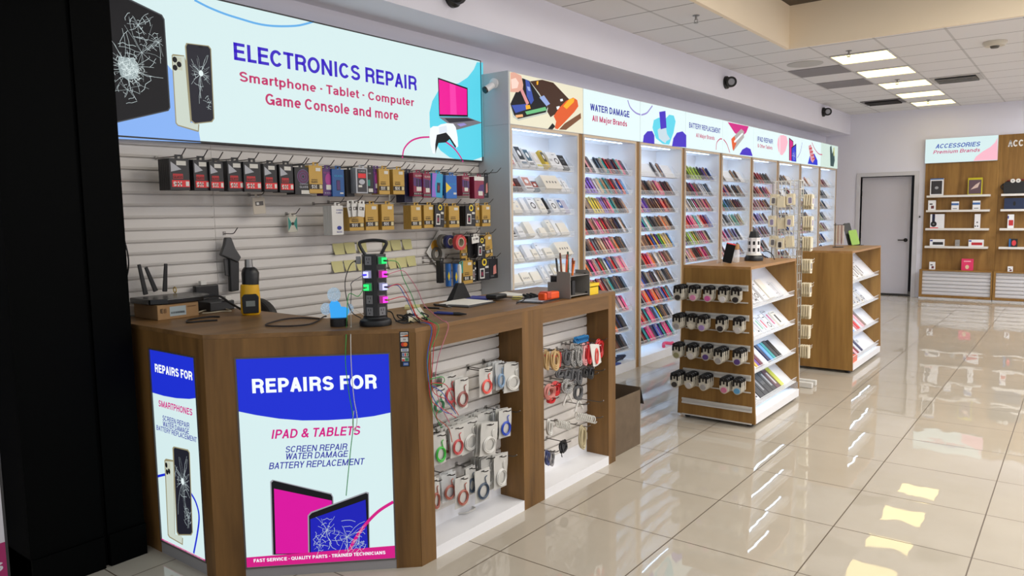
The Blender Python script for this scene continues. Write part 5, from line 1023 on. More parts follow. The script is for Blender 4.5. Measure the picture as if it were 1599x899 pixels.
for k, l in enumerate(('black cable tangle at the right foot of the power tower', 'second black cable twisted through the tangle by the tower', 'third black cable, nearest the counter edge, by the tower')):
    pts = [(-.40+.05*math.sin(i*1.9+k)+.03*k, -.84+.035*i*.5+rnd.uniform(-.02, .02), HC+.006+.012*(i % 3)) for i in range(9)]; cable(pts, .003, KBK, l)
cable([TP(.05, -.03, .06), TP(.075, -.03, .05), TP(.09, .0, .02), TP(.12, .02, .006), TP(.16, .0, .005)], .003, KBK, 'black cord dropping off the right side of the power tower')
# beige reader with a paper pad on it, papers, tools
def quad_slab(pts, z0, z1, mats, label, cat, name, bevel=0): return solo(name, MB().prism([Vector((p_[0], p_[1], z0)) for p_ in pts], (0, 0, z1-z0)), mats, label, cat, bevel=bevel)
Q = lambda *a: [onz(*g5(*q), HC) for q in a]
t = thing('card_reader', 'small beige device lying tilted beside the power tower', 'device', (-.44, -.70, HC)); pts = Q((775, 815), (935, 782), (885, 705), (757, 740))
part('body', MB().prism([Vector((p_.x, p_.y, HC+.0005)) for p_ in pts], (0, 0, .022)), mat('beige_plastic', (196, 186, 150), .5), t, bevel=.004); part('face', MB().prism([Vector((p_.x*.9-.044, p_.y*.9-.07, HC+.0227)) for p_ in pts], (0, 0, .001)), PAPER, t)
quad_slab(Q((740, 690), (870, 688), (875, 665), (745, 670)), HC+.0005, HC+.012, NOTE, 'yellow note block behind the beige device', 'note block', 'note_block')
k0 = crop(650, 420, 4.997); Q0 = lambda *a: [onz(*k0(*q), HC) for q in a]
quad_slab(Q0((140, 288), (410, 303), (620, 262), (330, 232)), HC+.0005, HC+.006, mat('clipboard_dark', (58, 56, 56), .5), 'dark clipboard lying near the middle of the worktop', 'clipboard', 'clipboard', .001)
quad_slab(Q0((175, 282), (405, 292), (600, 258), (345, 238)), HC+.0063, HC+.0085, PAPER, 'white paper sheet on the dark clipboard', 'paper', 'paper_sheet')
quad_slab(Q0((380, 238), (560, 244), (600, 224), (440, 218)), HC+.0005, HC+.009, mat('folder_blue', (40, 56, 150), .4), 'blue folder between the papers and the black hub', 'folder', 'folder', .001)
quad_slab(Q0((560, 205), (760, 212), (905, 205), (700, 180)), HC+.0005, HC+.003, PAPER, 'large white sheet at the back of the worktop', 'paper', 'paper_sheet')
quad_slab(Q0((780, 262), (985, 270), (1135, 232), (930, 212)), HC+.0005, HC+.005, mat('clipboard_dark', (58, 56, 56), .5), 'dark clipboard nearest the steel organiser', 'clipboard', 'clipboard', .001)
quad_slab(Q0((800, 256), (975, 262), (1110, 232), (940, 218)), HC+.0053, HC+.0075, mat('paper_bluish', (206, 212, 222), .6), 'bluish white sheet on the clipboard nearest the organiser', 'paper', 'paper_sheet')
quad_slab(Q0((745, 236), (820, 240), (830, 222), (755, 220)), HC+.0005, HC+.008, mat('note_yellow', (216, 200, 110), .6), 'yellow note pad beside the black hub', 'note pad', 'note_block')
P = onz(*k0(625, 243), HC); t = thing('usb_hub', 'round-edged black hub with a cable on the worktop papers', 'hub', (P.x, P.y, HC+.004))
part('body', MB().box(P.x-.045, P.x+.035, P.y-.045, P.y+.06, HC+.009, HC+.036), BLACK, t, bevel=.008)
cable([(P.x+.035, P.y+.03, HC+.015), (P.x+.09, P.y+.09, HC+.012), (P.x+.16, P.y+.06, HC+.012), (P.x+.20, P.y-.03, HC+.008), (P.x+.22, P.y-.1, HC+.004)], .0025, KBK, 'black hub cable curving over the papers')
P = onz(*k0(885, 242), HC); solo('cable_bundle', MB().tube(spline([(P.x+.03*math.sin(i*2.1), P.y-.05+.012*i, HC+.016+.008*(i % 3)) for i in range(11)], 4), .006, 7), KBK, 'black bundled cable heap left of the orange tool', 'cable', smooth=True)
P = onz(*k0(1040, 246), HC); t = thing('orange_tool', 'bright orange plastic tool beside the steel organiser', 'tool', (P.x, P.y, HC+.008))
part('body', MB().box(P.x-.03, P.x+.02, P.y-.075, P.y+.075, HC+.008, HC+.05), mat('orange_plastic', (236, 84, 20), .4), t, bevel=.008); part('grip', MB().box(P.x-.034, P.x+.024, P.y-.055, P.y-.01, HC+.015, HC+.056), mat('orange_dark', (196, 60, 14), .4), t, bevel=.006)
for k, (a, b, l) in enumerate((((140, 292), (280, 318), 'upper black pen tool by the clipboard corner'), ((60, 318), (215, 326), 'lower black pen tool by the clipboard corner'), ((160, 300), (250, 296), 'short grey pry tool lying against the clipboard'))):
    A, B = onz(*k0(*a), HC), onz(*k0(*b), HC); A.z = B.z = HC+.012 if k != 2 else HC+.013; t = thing('pen_tool', l, 'pen', tuple(A)); D_ = B-A
    part('barrel', MB().tube([A, A+D_*.8], .0055, 9), BLACK if k < 2 else DARK, t, smooth=True); part('tip', MB().tube([A+D_*.8, B], [.005, .0015], 9), STEEL, t, smooth=True)
A, B = onz(*k0(150, 352), HC), onz(*k0(392, 364), HC); A.z = B.z = HC+.008; D_ = (B-A); sN = Vector((-D_.y, D_.x, 0)).normalized()
t = thing('pliers', 'blue handled pliers near the counter front edge', 'pliers', tuple(A))
part('handle', MB().tube(spline([A+sN*.016, A+D_*.35+sN*.012, A+D_*.6+sN*.004], 4), .006, 8), mat('plier_blue', (36, 50, 130), .4), t, smooth=True); part('handle', MB().tube(spline([A-sN*.012, A+D_*.35-sN*.012, A+D_*.6-sN*.004], 4), .006, 8), mat('plier_blue', (36, 50, 130), .4), t, smooth=True); part('jaws', MB().tube([A+D_*.58, A+D_*.75, B], [.008, .009, .003], 8), DARK, t, smooth=True)
# steel bench organiser with pens, yellow bin
kr = crop(840, 400, 11.24)
y1, y2 = onz(*kr(570, 752), HC).y, onz(*kr(905, 692), HC).y
PL1, PL2 = Plane((0, y1, 0), (1, 0, 0), (0, -1, 0)), Plane((0, y2, 0), (1, 0, 0), (0, -1, 0))
t = thing('bench_organiser', 'grey steel plate organiser with shelf rods at the counter end', 'organiser', (-.27, (y1+y2)/2, HC))
ORG = mat('organiser_steel', (142, 136, 129), .45, .1)
q = [PL1.px(*kr(*v)) for v in ((170, 740), (170, 452), (328, 450), (330, 268), (545, 280), (566, 310), (572, 750))]; zb = min(b for a, b in q); q = [(a, HC+.0005 if b < HC+.02 else b) for a, b in q]
part('side_plate', MB().prism([PL1.p(a, b) for a, b in q], (0, .004, 0)), ORG, t, bevel=.001)
q2 = [(a, b) for a, b in q]; x_r = PL2.px(*kr(908, 690))[0]; xl = q[0][0]
w_ = x_r-xl
zt2 = PL2.px(*kr(900, 240))[1]
part('side_plate', MB().prism([(x_r-w_, y2, HC+.0005), (x_r, y2, HC+.0005), (x_r, y2, zt2-.012), (x_r-.012, y2, zt2), (x_r-w_*.62, y2, zt2), (x_r-w_*.62, y2, HC+.13), (x_r-w_, y2, HC+.13)], (0, .004, 0)), ORG, t, bevel=.001)
part('shelf', MB().box(x_r-w_*.9, x_r-.005, y1+.004, y2, HC+.128, HC+.132), mat('organiser_rail', (150, 146, 140), .35, .6), t); part('shelf', MB().box(x_r-w_*.9, x_r-.01, y1+.004, y2, HC+.012, HC+.016), ORG, t)
part('back_plate', MB().box(x_r-w_*.88, x_r-w_*.86, y1+.004, y2, HC+.016, HC+.128), DARK, t); part('drawer', MB().box(x_r-w_*.8, x_r-.03, y1+.06, y1+.09, HC+.017, HC+.10), BLACK, t)
for (z_, x_) in ((zt2-.03, x_r-.06), (HC+.13, x_r-.03), (HC+.02, x_r-.02)): part('bolt', MB().cyl((x_, y2-.001, z_), (x_, y2-.007, z_), .007, 10), DARK, t)
zt = HC+.133
for k, (dx, dy, c_, h_, l) in enumerate(((-.065, .05, (236, 90, 40), .12, 'orange marker upright in the steel organiser, tallest of three'), (-.04, .08, (230, 110, 60), .10, 'shorter orange marker beside the green pen'), (-.075, .085, (34, 90, 50), .135, 'green capped pen upright in the steel organiser'), (-.09, .04, (150, 90, 60), .13, 'brown tool handle upright in the organiser'), (-.03, .06, (240, 120, 30), .085, 'short bright orange marker at the organiser front'), (-.11, .03, (60, 56, 54), .10, 'dark screwdriver upright at the organiser back'))):
    x_, y_ = x_r+dx, y1+dy; r = thing('marker_pen', l, 'pen', (x_, y_, zt)); dt = Vector((.01*math.sin(k*2), .012*math.cos(k*3), h_))
    A = Vector((x_, y_, zt+.0005)); part('barrel', MB().tube([A, A+dt*.75], .006, 9), mat('pen_%d' % k, c_, .4), r, smooth=True); part('cap', MB().tube([A+dt*.76, A+dt], [.0065, .005], 9), mat('pen_cap_%d' % k, tuple(int(v*.7) for v in c_), .4), r, smooth=True)
A = PL2.px(*kr(915, 640)); 
t = thing('parts_bin', 'small yellow stacking bin beside the steel organiser', 'bin', (-.27, y2+.06, HC)); yy = y2+.012; YEL = mat('bin_yellow', (232, 196, 20), .4)
m = MB(); m.box(x_r-.12, x_r-.012, yy, yy+.003, HC+.0005, HC+.07); m.box(x_r-.12, x_r-.012, yy+.105, yy+.108, HC+.0005, HC+.07); m.box(x_r-.12, x_r-.117, yy+.003, yy+.105, HC+.0005, HC+.07); m.box(x_r-.015, x_r-.012, yy+.003, yy+.105, HC+.0005, HC+.045); m.box(x_r-.117, x_r-.015, yy+.003, yy+.105, HC+.0005, HC+.004); part('tray', m, YEL, t)
m = MB(); m.box(x_r-.124, x_r-.008, yy-.004, yy+.112, HC+.064, HC+.0645); m.box(x_r-.012, x_r-.006, yy-.003, yy+.111, HC+.052, HC+.07); part('rim', m, YEL, t)
# ------------------------------------------------------------------ bagged cables in the near display
BAGM = mat('bag_white', (206, 204, 198), .35, alpha=.88); BAGC = mat('bag_clear', (214, 216, 216), .25, alpha=.5)
XS2 = -.352
kg = crop(640, 560, 3.745)
def torus_loops(m, x, y, z, ry, rz, r, n=3, spread=.003, rot=0.0, gap=0.0, N=22):
    for k in range(n):
        rr = 1-.07*k; pts = []
        for j in range(N):
            a = 2*PI*j/N; yy, zz = ry*rr*math.cos(a), rz*rr*math.sin(a); pts.append((x+spread*((k % 2)-.5)*2*math.sin(a+k), y+yy*math.cos(rot)-zz*math.sin(rot), z+yy*math.sin(rot)+zz*math.cos(rot)))
        m.tube(pts, r, 5, True)
    return m
def cable_bag(q, xf, coil, label, tilt=0, behind=0, clear=False, f=kg, hookx=None, lean=0):
    (u0, v0), (u1, v1) = f(q[0], q[1]), f(q[2], q[3]); A, B = onx(u0, (v0+v1)/2, xf), onx(u1, (v0+v1)/2, xf); T_, Bt = onx((u0+u1)/2, v0, xf), onx((u0+u1)/2, v1, xf)
    y0, y1, z0, z1 = A.y, B.y, Bt.z, T_.z; ym = (y0+y1)/2; w, h = y1-y0, z1-z0; y0, y1, ym = -w/2, w/2, 0
    t = thing('bagged_cable', label, 'bagged cable', (0, 0, 0), None)
    m = MB(); N = 6; vs = []
    for i in range(N+1):
        for j in range(5):
            f_, g = i/N, j/4; puff = .006*math.sin(PI*f_)*math.sin(PI*g)
            vs.append((puff, y0+w*g+.003*math.sin(6*f_+j), h*f_)); vs.append((-puff-.001, y0+w*g+.003*math.sin(6*f_+j), h*f_))
    idx = lambda i, j, s_: (i*5+j)*2+s_
    fs = []
    for i in range(N):
        for j in range(4):
            fs.append((idx(i, j, 0), idx(i, j+1, 0), idx(i+1, j+1, 0), idx(i+1, j, 0))); fs.append((idx(i, j, 1), idx(i+1, j, 1), idx(i+1, j+1, 1), idx(i, j+1, 1)))
    for i in range(N): fs += [(idx(i, 0, 0), idx(i+1, 0, 0), idx(i+1, 0, 1), idx(i, 0, 1)), (idx(i, 4, 0), idx(i, 4, 1), idx(i+1, 4, 1), idx(i+1, 4, 0))]
    for j in range(4): fs += [(idx(0, j, 0), idx(0, j, 1), idx(0, j+1, 1), idx(0, j+1, 0)), (idx(N, j, 0), idx(N, j+1, 0), idx(N, j+1, 1), idx(N, j, 1))]
    m.add(vs, fs); part('bag', m, BAGC if clear else BAGM, t, smooth=True)
    if coil is not None:
        m = torus_loops(MB(), .0085, ym, h*.33, w*.36, h*.24, .0030, 4); m.tube(spline([(.009, ym+w*.2, h*.5), (.009, ym+w*.1, h*.72), (.009, ym+w*.22, h*.78)], 4), .0026, 5); part('cable_coil', m, coil, t, smooth=True)
    m = MB(); m.prism([(.001, ym-.012, h*.93), (.001, ym+.012, h*.93), (.001, ym+.012, h*.955), (.001, ym-.012, h*.955)], (.0015, 0, 0)); part('hang_slot', m, DARK, t)
    yw = (A.y+B.y)/2
    for k in range(1, behind+1):
        dup(t, (xf-.014*k, yw+rnd.uniform(-.005, .005), z0+rnd.uniform(-.006, .006)), (math.radians(tilt+rnd.uniform(-4, 4)), 0, math.radians(rnd.uniform(-6, 6))), 'bags behind the '+label, 'behind '+label)
    t.location = (xf, yw, z0); t.rotation_euler = (math.radians(tilt), math.radians(lean), math.radians(rnd.uniform(-4, 4)))
    hook(yw, z0+h*.945, (xf+.03) if hookx is None else hookx, 'wire hook of the '+label, XS2, .012)
cK = lambda n, c: mat('coil_'+n, c, .45)
C_G, C_DG, C_R, C_BR, C_CO, C_BL, C_DB, C_CU, C_W, C_LG = cK('green', (60, 130, 90)), cK('bright_green', (70, 190, 70)), cK('red', (196, 74, 74)), cK('brown_red', (150, 84, 78)), cK('coral', (232, 92, 82)), cK('blue', (40, 76, 190)), cK('slate', (60, 76, 96)), cK('copper', (166, 92, 76)), cK('white', (214, 212, 206)), cK('pale_blue', (130, 160, 190))
cable_bag((125, 175, 205, 325), -.235, C_G, 'bagged dark green cable at the left of the top row', 0, 1)
cable_bag((192, 95, 270, 272), -.255, C_R, 'bagged red coiled cable behind the loose cable ends', 0, 3)
cable_bag((258, 115, 342, 295), -.235, C_BR, 'bagged brown red cable on the top row beside the slats', -3, 2)
cable_bag((403, 52, 482, 216), -.235, C_CO, 'bagged bright coral cable alone on the top row', -2, 0, hookx=-.20)
cable_bag((478, 22, 530, 175), -.27, C_DB, 'bagged slate cable at the back of the top row', 0, 3, True)
cable_bag((503, 18, 552, 180), -.24, C_LG, 'bagged blue cable beside the white bag on the top row', 0, 1, True)
cable_bag((550, 26, 640, 194), -.225, C_W, 'crumpled white bag at the right end of the top row', -4, 1)
cable_bag((124, 420, 152, 600), -.27, C_G, 'bagged dark green cable edge left on the middle row', 0, 1)
cable_bag((140, 436, 210, 616), -.23, C_DG, 'bagged bright green cable on the middle row', 1, 1)
cable_bag((185, 400, 240, 560), -.275, C_BR, 'bagged maroon cable between green and red on the middle row', 0, 3)
cable_bag((236, 396, 312, 572), -.235, C_R, 'bagged bright red cable on the middle row', -1, 2)
cable_bag((302, 360, 405, 545), -.262, C_W, 'thick stack of white bags in the middle of the middle row', 3, 8)
cable_bag((404, 376, 500, 566), -.215, C_W, 'tilted white bag in front of the stack on the middle row', -8, 3)
cable_bag((396, 310, 490, 450), -.29, None, 'blank white bag behind on the middle row', 0, 4)
cable_bag((485, 305, 545, 455), -.262, C_DB, 'bagged slate cable left of the blue one on the middle row', 0, 4, True)
cable_bag((520, 296, 588, 460), -.225, C_BL, 'bagged royal blue cable on the middle row', -3, 2)
cable_bag((126, 700, 172, 890), -.225, C_CU, 'bagged copper cable cut off by the post on the bottom row', 0, 1)
cable_bag((188, 668, 268, 832), -.25, C_CU, 'bagged copper cable with clear film on the bottom row', 0, 2, True)
cable_bag((262, 690, 342, 868), -.225, C_CU, 'bagged copper cable hanging lowest on the bottom row', -3, 0)
cable_bag((328, 630, 385, 792), -.255, C_DB, 'bagged slate cable behind the dark coil on the bottom row', 0, 1)
cable_bag((380, 646, 464, 834), -.225, C_DB, 'bagged dark slate cable in a wide white bottom row bag', -2, 0)
cable_bag((424, 570, 498, 745), -.265, C_W, 'stack of plain white bags on the bottom row right', 3, 5)
cable_bag((486, 560, 568, 756), -.235, C_W, 'white bag in front of the bottom row right stack', -3, 2)
for (a, l) in (((455, 75), 'bare hook beside the coral bag'), ((600, 570), 'bare long hook at the right under the blue bag'), ((620, 312), 'bare long hook above the blue bag')):
    P = onx(*kg(*a), -.22); hook(min(P.y, -.155), P.z, -.205, l, XS2, .012)
P = onz(*kg(345, 890), .058); solo('loose_cable', MB().tube(spline([(P.x-.02, P.y-.07, .063), (P.x+.015, P.y-.03, .063), (P.x+.01, P.y+.04, .063), (P.x-.03, P.y+.03, .064), (P.x-.03, P.y-.04, .064)], 5), .0045, 6), C_W, 'white cable fallen on the display floor', 'cable', smooth=True)
# the loose ends of the charger cables lying over the bags
for k, (pts, c_, l) in enumerate(((((672, 592), (690, 588), (694, 594), (688, 600), (674, 598)), KG, 'green cable end curled over the top row of bags'), (((672, 598), (695, 600), (706, 618), (713, 632)), KR, 'red cable end with a red plug over the bags'), (((674, 602), (690, 612), (700, 628), (712, 646)), KB, 'blue cable end reaching down over the bags'), (((684, 640), (682, 652), (700, 668), (706, 690)), cK('rust', (170, 70, 50)), 'thin rust cable running down to the middle row'))):
    cable([onx(*q_, -.178) for q_ in pts], .002, c_, l)

# ------------------------------------------------------------------ coiled cables in the far display
kq, kz = crop(840, 500, 6.42), crop(840, 620, 7.49)
def coil(q, x, m_, label, loops=4, r=.005, tie=None, f=kq, rot=0, hk=True, spread=.008, ends=None):
    (u0, v0), (u1, v1) = f(q[0], q[1]), f(q[2], q[3]); A, B = onx(u0, (v0+v1)/2, x), onx(u1, (v0+v1)/2, x); T_, Bt = onx((u0+u1)/2, v0, x), onx((u0+u1)/2, v1, x)
    y, z, ry, rz = (A.y+B.y)/2, (T_.z+Bt.z)/2, (B.y-A.y)/2, (T_.z-Bt.z)/2
    t = thing('coiled_cable', label, 'cable', (x, y, Bt.z)); part('coil', torus_loops(MB(), x, y, z, max(ry-r, .006), rz-r, r*1.25, loops+2, spread, rot), m_, t, smooth=True)
    if tie: part('tie', torus_loops(MB(), x, y, z+rz*.45, ry*.75, .010, .0035, 1, .0), tie, t, smooth=True)
    if ends:
        m = MB()
        for s_ in (-1, 1): m.tube(spline([(x+.004, y, z-rz+r), (x+.004, y+s_*ry*.5, z-rz-.03), (x+.004, y+s_*ry*.9, z-rz-.06)], 3), .006, 6)
        part('plugs', m, ends, t, smooth=True)
    if hk: hook(y, T_.z-.006, x+.04, 'wire hook of the '+label, XS2, .012)
def zebra(n, a, b):
    if n in MATS: return MATS[n]
    m = mat(n, a, .6); nt = m.node_tree; tc = nt.nodes.new('ShaderNodeTexCoord'); w = nt.nodes.new('ShaderNodeTexWave'); w.inputs['Scale'].default_value = 55; w.inputs['Distortion'].default_value = 3; w.bands_direction = 'DIAGONAL'
    cr = nt.nodes.new('ShaderNodeValToRGB'); cr.color_ramp.interpolation = 'CONSTANT'; cr.color_ramp.elements[0].color = rgb(a); cr.color_ramp.elements[1].color = rgb(b); cr.color_ramp.elements[1].position = .5
    nt.links.new(tc.outputs['Object'], w.inputs['Vector']); nt.links.new(w.outputs['Fac'], cr.inputs[0]); nt.links.new(cr.outputs[0], nt.nodes['Principled BSDF'].inputs['Base Color']); return m
ZB, ZG = zebra('braid_black_white', (206, 204, 200), (40, 40, 44)), zebra('braid_grey', (120, 120, 122), (44, 45, 50))
C_TAN, C_BLK, C_RED2, C_SKY = cK('tan', (196, 164, 112)), cK('black', (28, 28, 32)), cK('strong_red', (200, 30, 36)), cK('sky', (30, 120, 180))
coil((62, 290, 112, 500), -.27, C_TAN, 'tan coiled cable at the far left of the top row', 4, .0045, C_RED2)
coil((130, 285, 215, 505), -.25, C_TAN, 'tan coiled cable with a red tie on the top row', 5, .0045, C_RED2)
coil((185, 300, 225, 470), -.285, C_RED2, 'red coiled cable behind the tan one', 4, .004)
coil((250, 285, 325, 455), -.28, ZG, 'grey braided coiled cable on the top row', 5, .0045)
coil((320, 235, 385, 470), -.27, ZB, 'black and white braided cable, left of two on the top row', 5, .0045, C_W)
coil((380, 240, 445, 465), -.255, ZB, 'black and white braided cable, right of two on the top row', 5, .0045, C_W)
coil((435, 225, 500, 455), -.25, cK('pale_pink', (224, 160, 160)), 'pale pink coiled cable in the top row cluster', 5, .0045, C_W)
coil((485, 215, 535, 440), -.24, C_RED2, 'red coiled cable left of the white pack', 4, .0045)
coil((575, 185, 655, 380), -.24, C_RED2, 'bright red looped cable at the right end of the top row', 5, .005, cK('tie_white', (226, 224, 220)))
m_ = [onx(*kq(*v), -.225) for v in ((520, 235), (612, 240), (636, 420), (560, 482))]
t = thing('cable_pack', 'white card pack holding an oval red cable', 'cable pack', tuple(m_[3])); part('card', MB().prism(m_, (-.004, 0, 0)), PWH, t); cy2, cz2 = sum(p_.y for p_ in m_)/4+.004, sum(p_.z for p_ in m_)/4-.008
part('cable_coil', torus_loops(MB(), -.221, cy2, cz2, .016, .048, .0035, 4, .002), C_CO, t, smooth=True)
P = onx(*kq(428, 188), -.27); m = MB()
for k in range(7): torus_loops(m, P.x+.004, P.y-.055+.018*k, P.z, .012, .016, .005, 2, .012)
solo('cable_roll', m, C_SKY, 'bright blue cable roll on top of the top row', 'cable', smooth=True)
for k, (q_, mm, l) in enumerate((((180, 490, 255, 580), ZG, 'leftmost dark grey coil of the second row'), ((250, 475, 330, 600), ZG, 'second dark grey coil of the second row'), ((320, 470, 390, 640), ZG, 'third dark grey coil, longest of the second row'), ((380, 480, 440, 650), ZG, 'fourth dark grey coil of the second row'), ((435, 455, 500, 575), C_BLK, 'left black coil of the second row'), ((495, 455, 556, 590), C_BLK, 'right black coil of the second row'))): coil(q_, -.27+.008*k, mm, l, 5, .0045)
coil((238, 592, 345, 735), -.235, ZB, 'black and white ring coil with white plugs', 6, .0055, None, kq, 0, True, .012, cK('plug_white', (216, 214, 208)))
coil((130, 612, 225, 755), -.26, C_RED2, 'red bundled cable on the third row', 5, .0055, C_RED2)
coil((62, 640, 170, 800), -.235, cK('strap_rose', (196, 120, 110)), 'rose strap cable at the left of the third row', 3, .007)
coil((95, 765, 170, 830), -.23, C_RED2, 'small red coil below the rose strap', 4, .004)
coil((360, 640, 445, 800), -.25, ZG, 'grey hanging cable with white ends', 3, .004, None, kq, .2, True, .008, cK('plug_white', (216, 214, 208)))
for (a, l) in (((620, 505), 'bare hook at the right of the second row'), ((560, 540), 'second bare hook at the right of the second row'), ((610, 815), 'bare long hook at the right of the third row'), ((460, 845), 'bare hook at the bottom of the third row')):
    P = onx(*kq(*a), -.22); hook(min(P.y, .745), P.z, -.2, l, XS2, .012)
def spring(u0, v0, u1, v1, x, f, label, n=9, rr=.022):
    A, B = onx(*f(u0, v0), x), onx(*f(u1, v1), x); m = MB(); L_ = []
    for k in range(n*14): a = 2*PI*k/14; f_ = k/(n*14); c_ = A.lerp(B, f_); L_.append((c_.x+.012*math.cos(a)*1.2, c_.y+.004*math.cos(a), c_.z+rr*math.sin(a)))
    solo('spring_cable', m.tube(L_, .0042, 5), cK('spring_white', (214, 212, 204)), label, 'cable', smooth=True); hook(B.y, B.z+rr-.004, x+.045, 'wire hook of the '+label, XS2, .012)
spring(450, 215, 665, 265, -.25, kz, 'white spring coiled cable at the right end of the lower row', 9)
spring(225, 305, 365, 340, -.25, kz, 'white spring coiled cable in the middle of the lower row', 7)
coil((105, 255, 165, 450), -.24, C_W, 'white looped cable at the left of the lower row', 3, .005, None, kz)
coil((485, 325, 560, 610), -.25, cK('khaki', (186, 172, 136)), 'khaki looped cable hanging longest on the lower row', 4, .0045, None, kz)
P = onx(*kz(295, 575), -.235); m = MB()
for k in range(6): m.tube(spline([(P.x+.012*math.cos(k*1.3+j), P.y+(.020+.004*(k % 3))*math.cos(j*1.05+k*.4), P.z+(.026+.005*(k % 2))*math.sin(j*1.05+k*.7)) for j in range(7)], 4), .0055, 6)
m.tube(spline([(P.x, P.y-.01, P.z-.02), (P.x, P.y-.018, P.z-.045), (P.x, P.y-.012, P.z-.06)], 3), .003, 6)
solo('cable_tangle', m, C_BLK, 'black bundled cable hanging lowest in the far display', 'cable', smooth=True); hook(P.y, P.z+.03, P.x+.04, 'wire hook through the black bundled cable', XS2, .012)
coil((90, 615, 130, 800), -.23, cK('cord_blue', (80, 90, 140)), 'thin blue cord loop at the bottom left', 3, .0028, None, kz)
coil((125, 618, 185, 805), -.225, cK('cord_grey', (140, 138, 140)), 'thin grey cord loop at the bottom left', 3, .0028, None, kz)

# ------------------------------------------------------------------ open carton on the floor behind the counter's end
t = thing('open_carton', 'worn dark brown open carton on the floor behind the counter', 'box', (-.40, 1.10, 0)); KX = mat('carton_dark', (104, 88, 70), .85, var=.25, scale=14); kx0, kx1, ky0, ky1, kh = -.60, -.235, .875, 1.262, .40
m = MB(); m.box(kx0, kx1, ky0, ky0+.006, .001, kh); m.box(kx0, kx1, ky1-.006, ky1, .001, kh); m.box(kx0, kx0+.006, ky0+.006, ky1-.006, .001, kh); m.box(kx1-.006, kx1, ky0+.006, ky1-.006, .001, kh-.02); m.box(kx0+.006, kx1-.006, ky0+.006, ky1-.006, .001, .007); part('body', m, KX, t)
part('flap', MB().prism([(kx0, ky1, kh-.002), (kx1, ky1, kh-.002), (kx1, ky1+.05, kh-.13), (kx0, ky1+.05, kh-.13)], (0, .004, .001)), mat('flap_dark', (52, 44, 38), .85), t); part('flap', MB().prism([(kx0-.002, ky0, kh), (kx0-.002, ky1, kh), (kx0-.08, ky1, kh+.03), (kx0-.08, ky0, kh+.03)], (0, 0, .004)), KX, t)

# ------------------------------------------------------------------ phone cases on the lit bays
def case_mesh():
    m = MB(); m.rslab(.068, .172, .013, .008, 3); m.mi = 1
    # raised camera window and a rim line on the face
    m.prism([(.0131, -.028, .132), (.0131, -.008, .132), (.0131, -.008, .162), (.0131, -.028, .162)], (.0012, 0, 0))
    m.box(.002, .011, .0341, .0352, .008, .164); m.box(.002, .011, -.0352, -.0341, .008, .164); m.box(.002, .011, -.026, .026, .1721, .1732)
    return m
CASEB = make_mesh('phone_case', case_mesh(), [WHITE, WHITE], Vector((0, 0, 0)), False)
PAL = {'black': (24, 23, 26), 'charcoal': (52, 50, 54), 'grey': (128, 126, 130), 'slate blue': (74, 92, 112), 'navy': (28, 36, 74), 'blue': (44, 80, 160), 'sky blue': (110, 160, 210), 'teal': (52, 140, 140), 'mint': (100, 200, 176), 'red': (186, 32, 40), 'dark red': (112, 24, 32), 'maroon': (96, 30, 46), 'coral': (236, 88, 72), 'pink': (222, 92, 142), 'pale pink': (226, 168, 176), 'rose': (176, 104, 110), 'magenta': (200, 36, 112), 'purple': (92, 52, 138), 'lilac': (168, 138, 202), 'violet': (124, 84, 190), 'brown': (92, 60, 46), 'tan': (182, 144, 112), 'beige': (212, 190, 162), 'orange': (222, 110, 40), 'lime': (170, 200, 60), 'yellow': (222, 204, 80), 'olive': (124, 128, 92), 'white': (222, 220, 222), 'gold': (206, 170, 90), 'green': (60, 150, 70), 'taupe': (130, 112, 104)}
def cmat(n): c_ = PAL[n]; av = sum(c_)/3; return mat('case_'+n.replace(' ', '_'), tuple(max(6, min(250, int(av+(v-av)*1.25+(10 if av > 60 else 0)))) for v in c_), .35)
K = dict(k='black', c='charcoal', g='grey', s='slate blue', n='navy', b='blue', y='sky blue', t='teal', i='mint', r='red', d='dark red', m='maroon', o='coral', p='pink', q='pale pink', e='rose', a='magenta', u='purple', l='lilac', v='violet', w='brown', f='tan', h='beige', j='orange', x='lime', z='yellow', O='olive', W='white', G='gold', E='green', T='taupe')
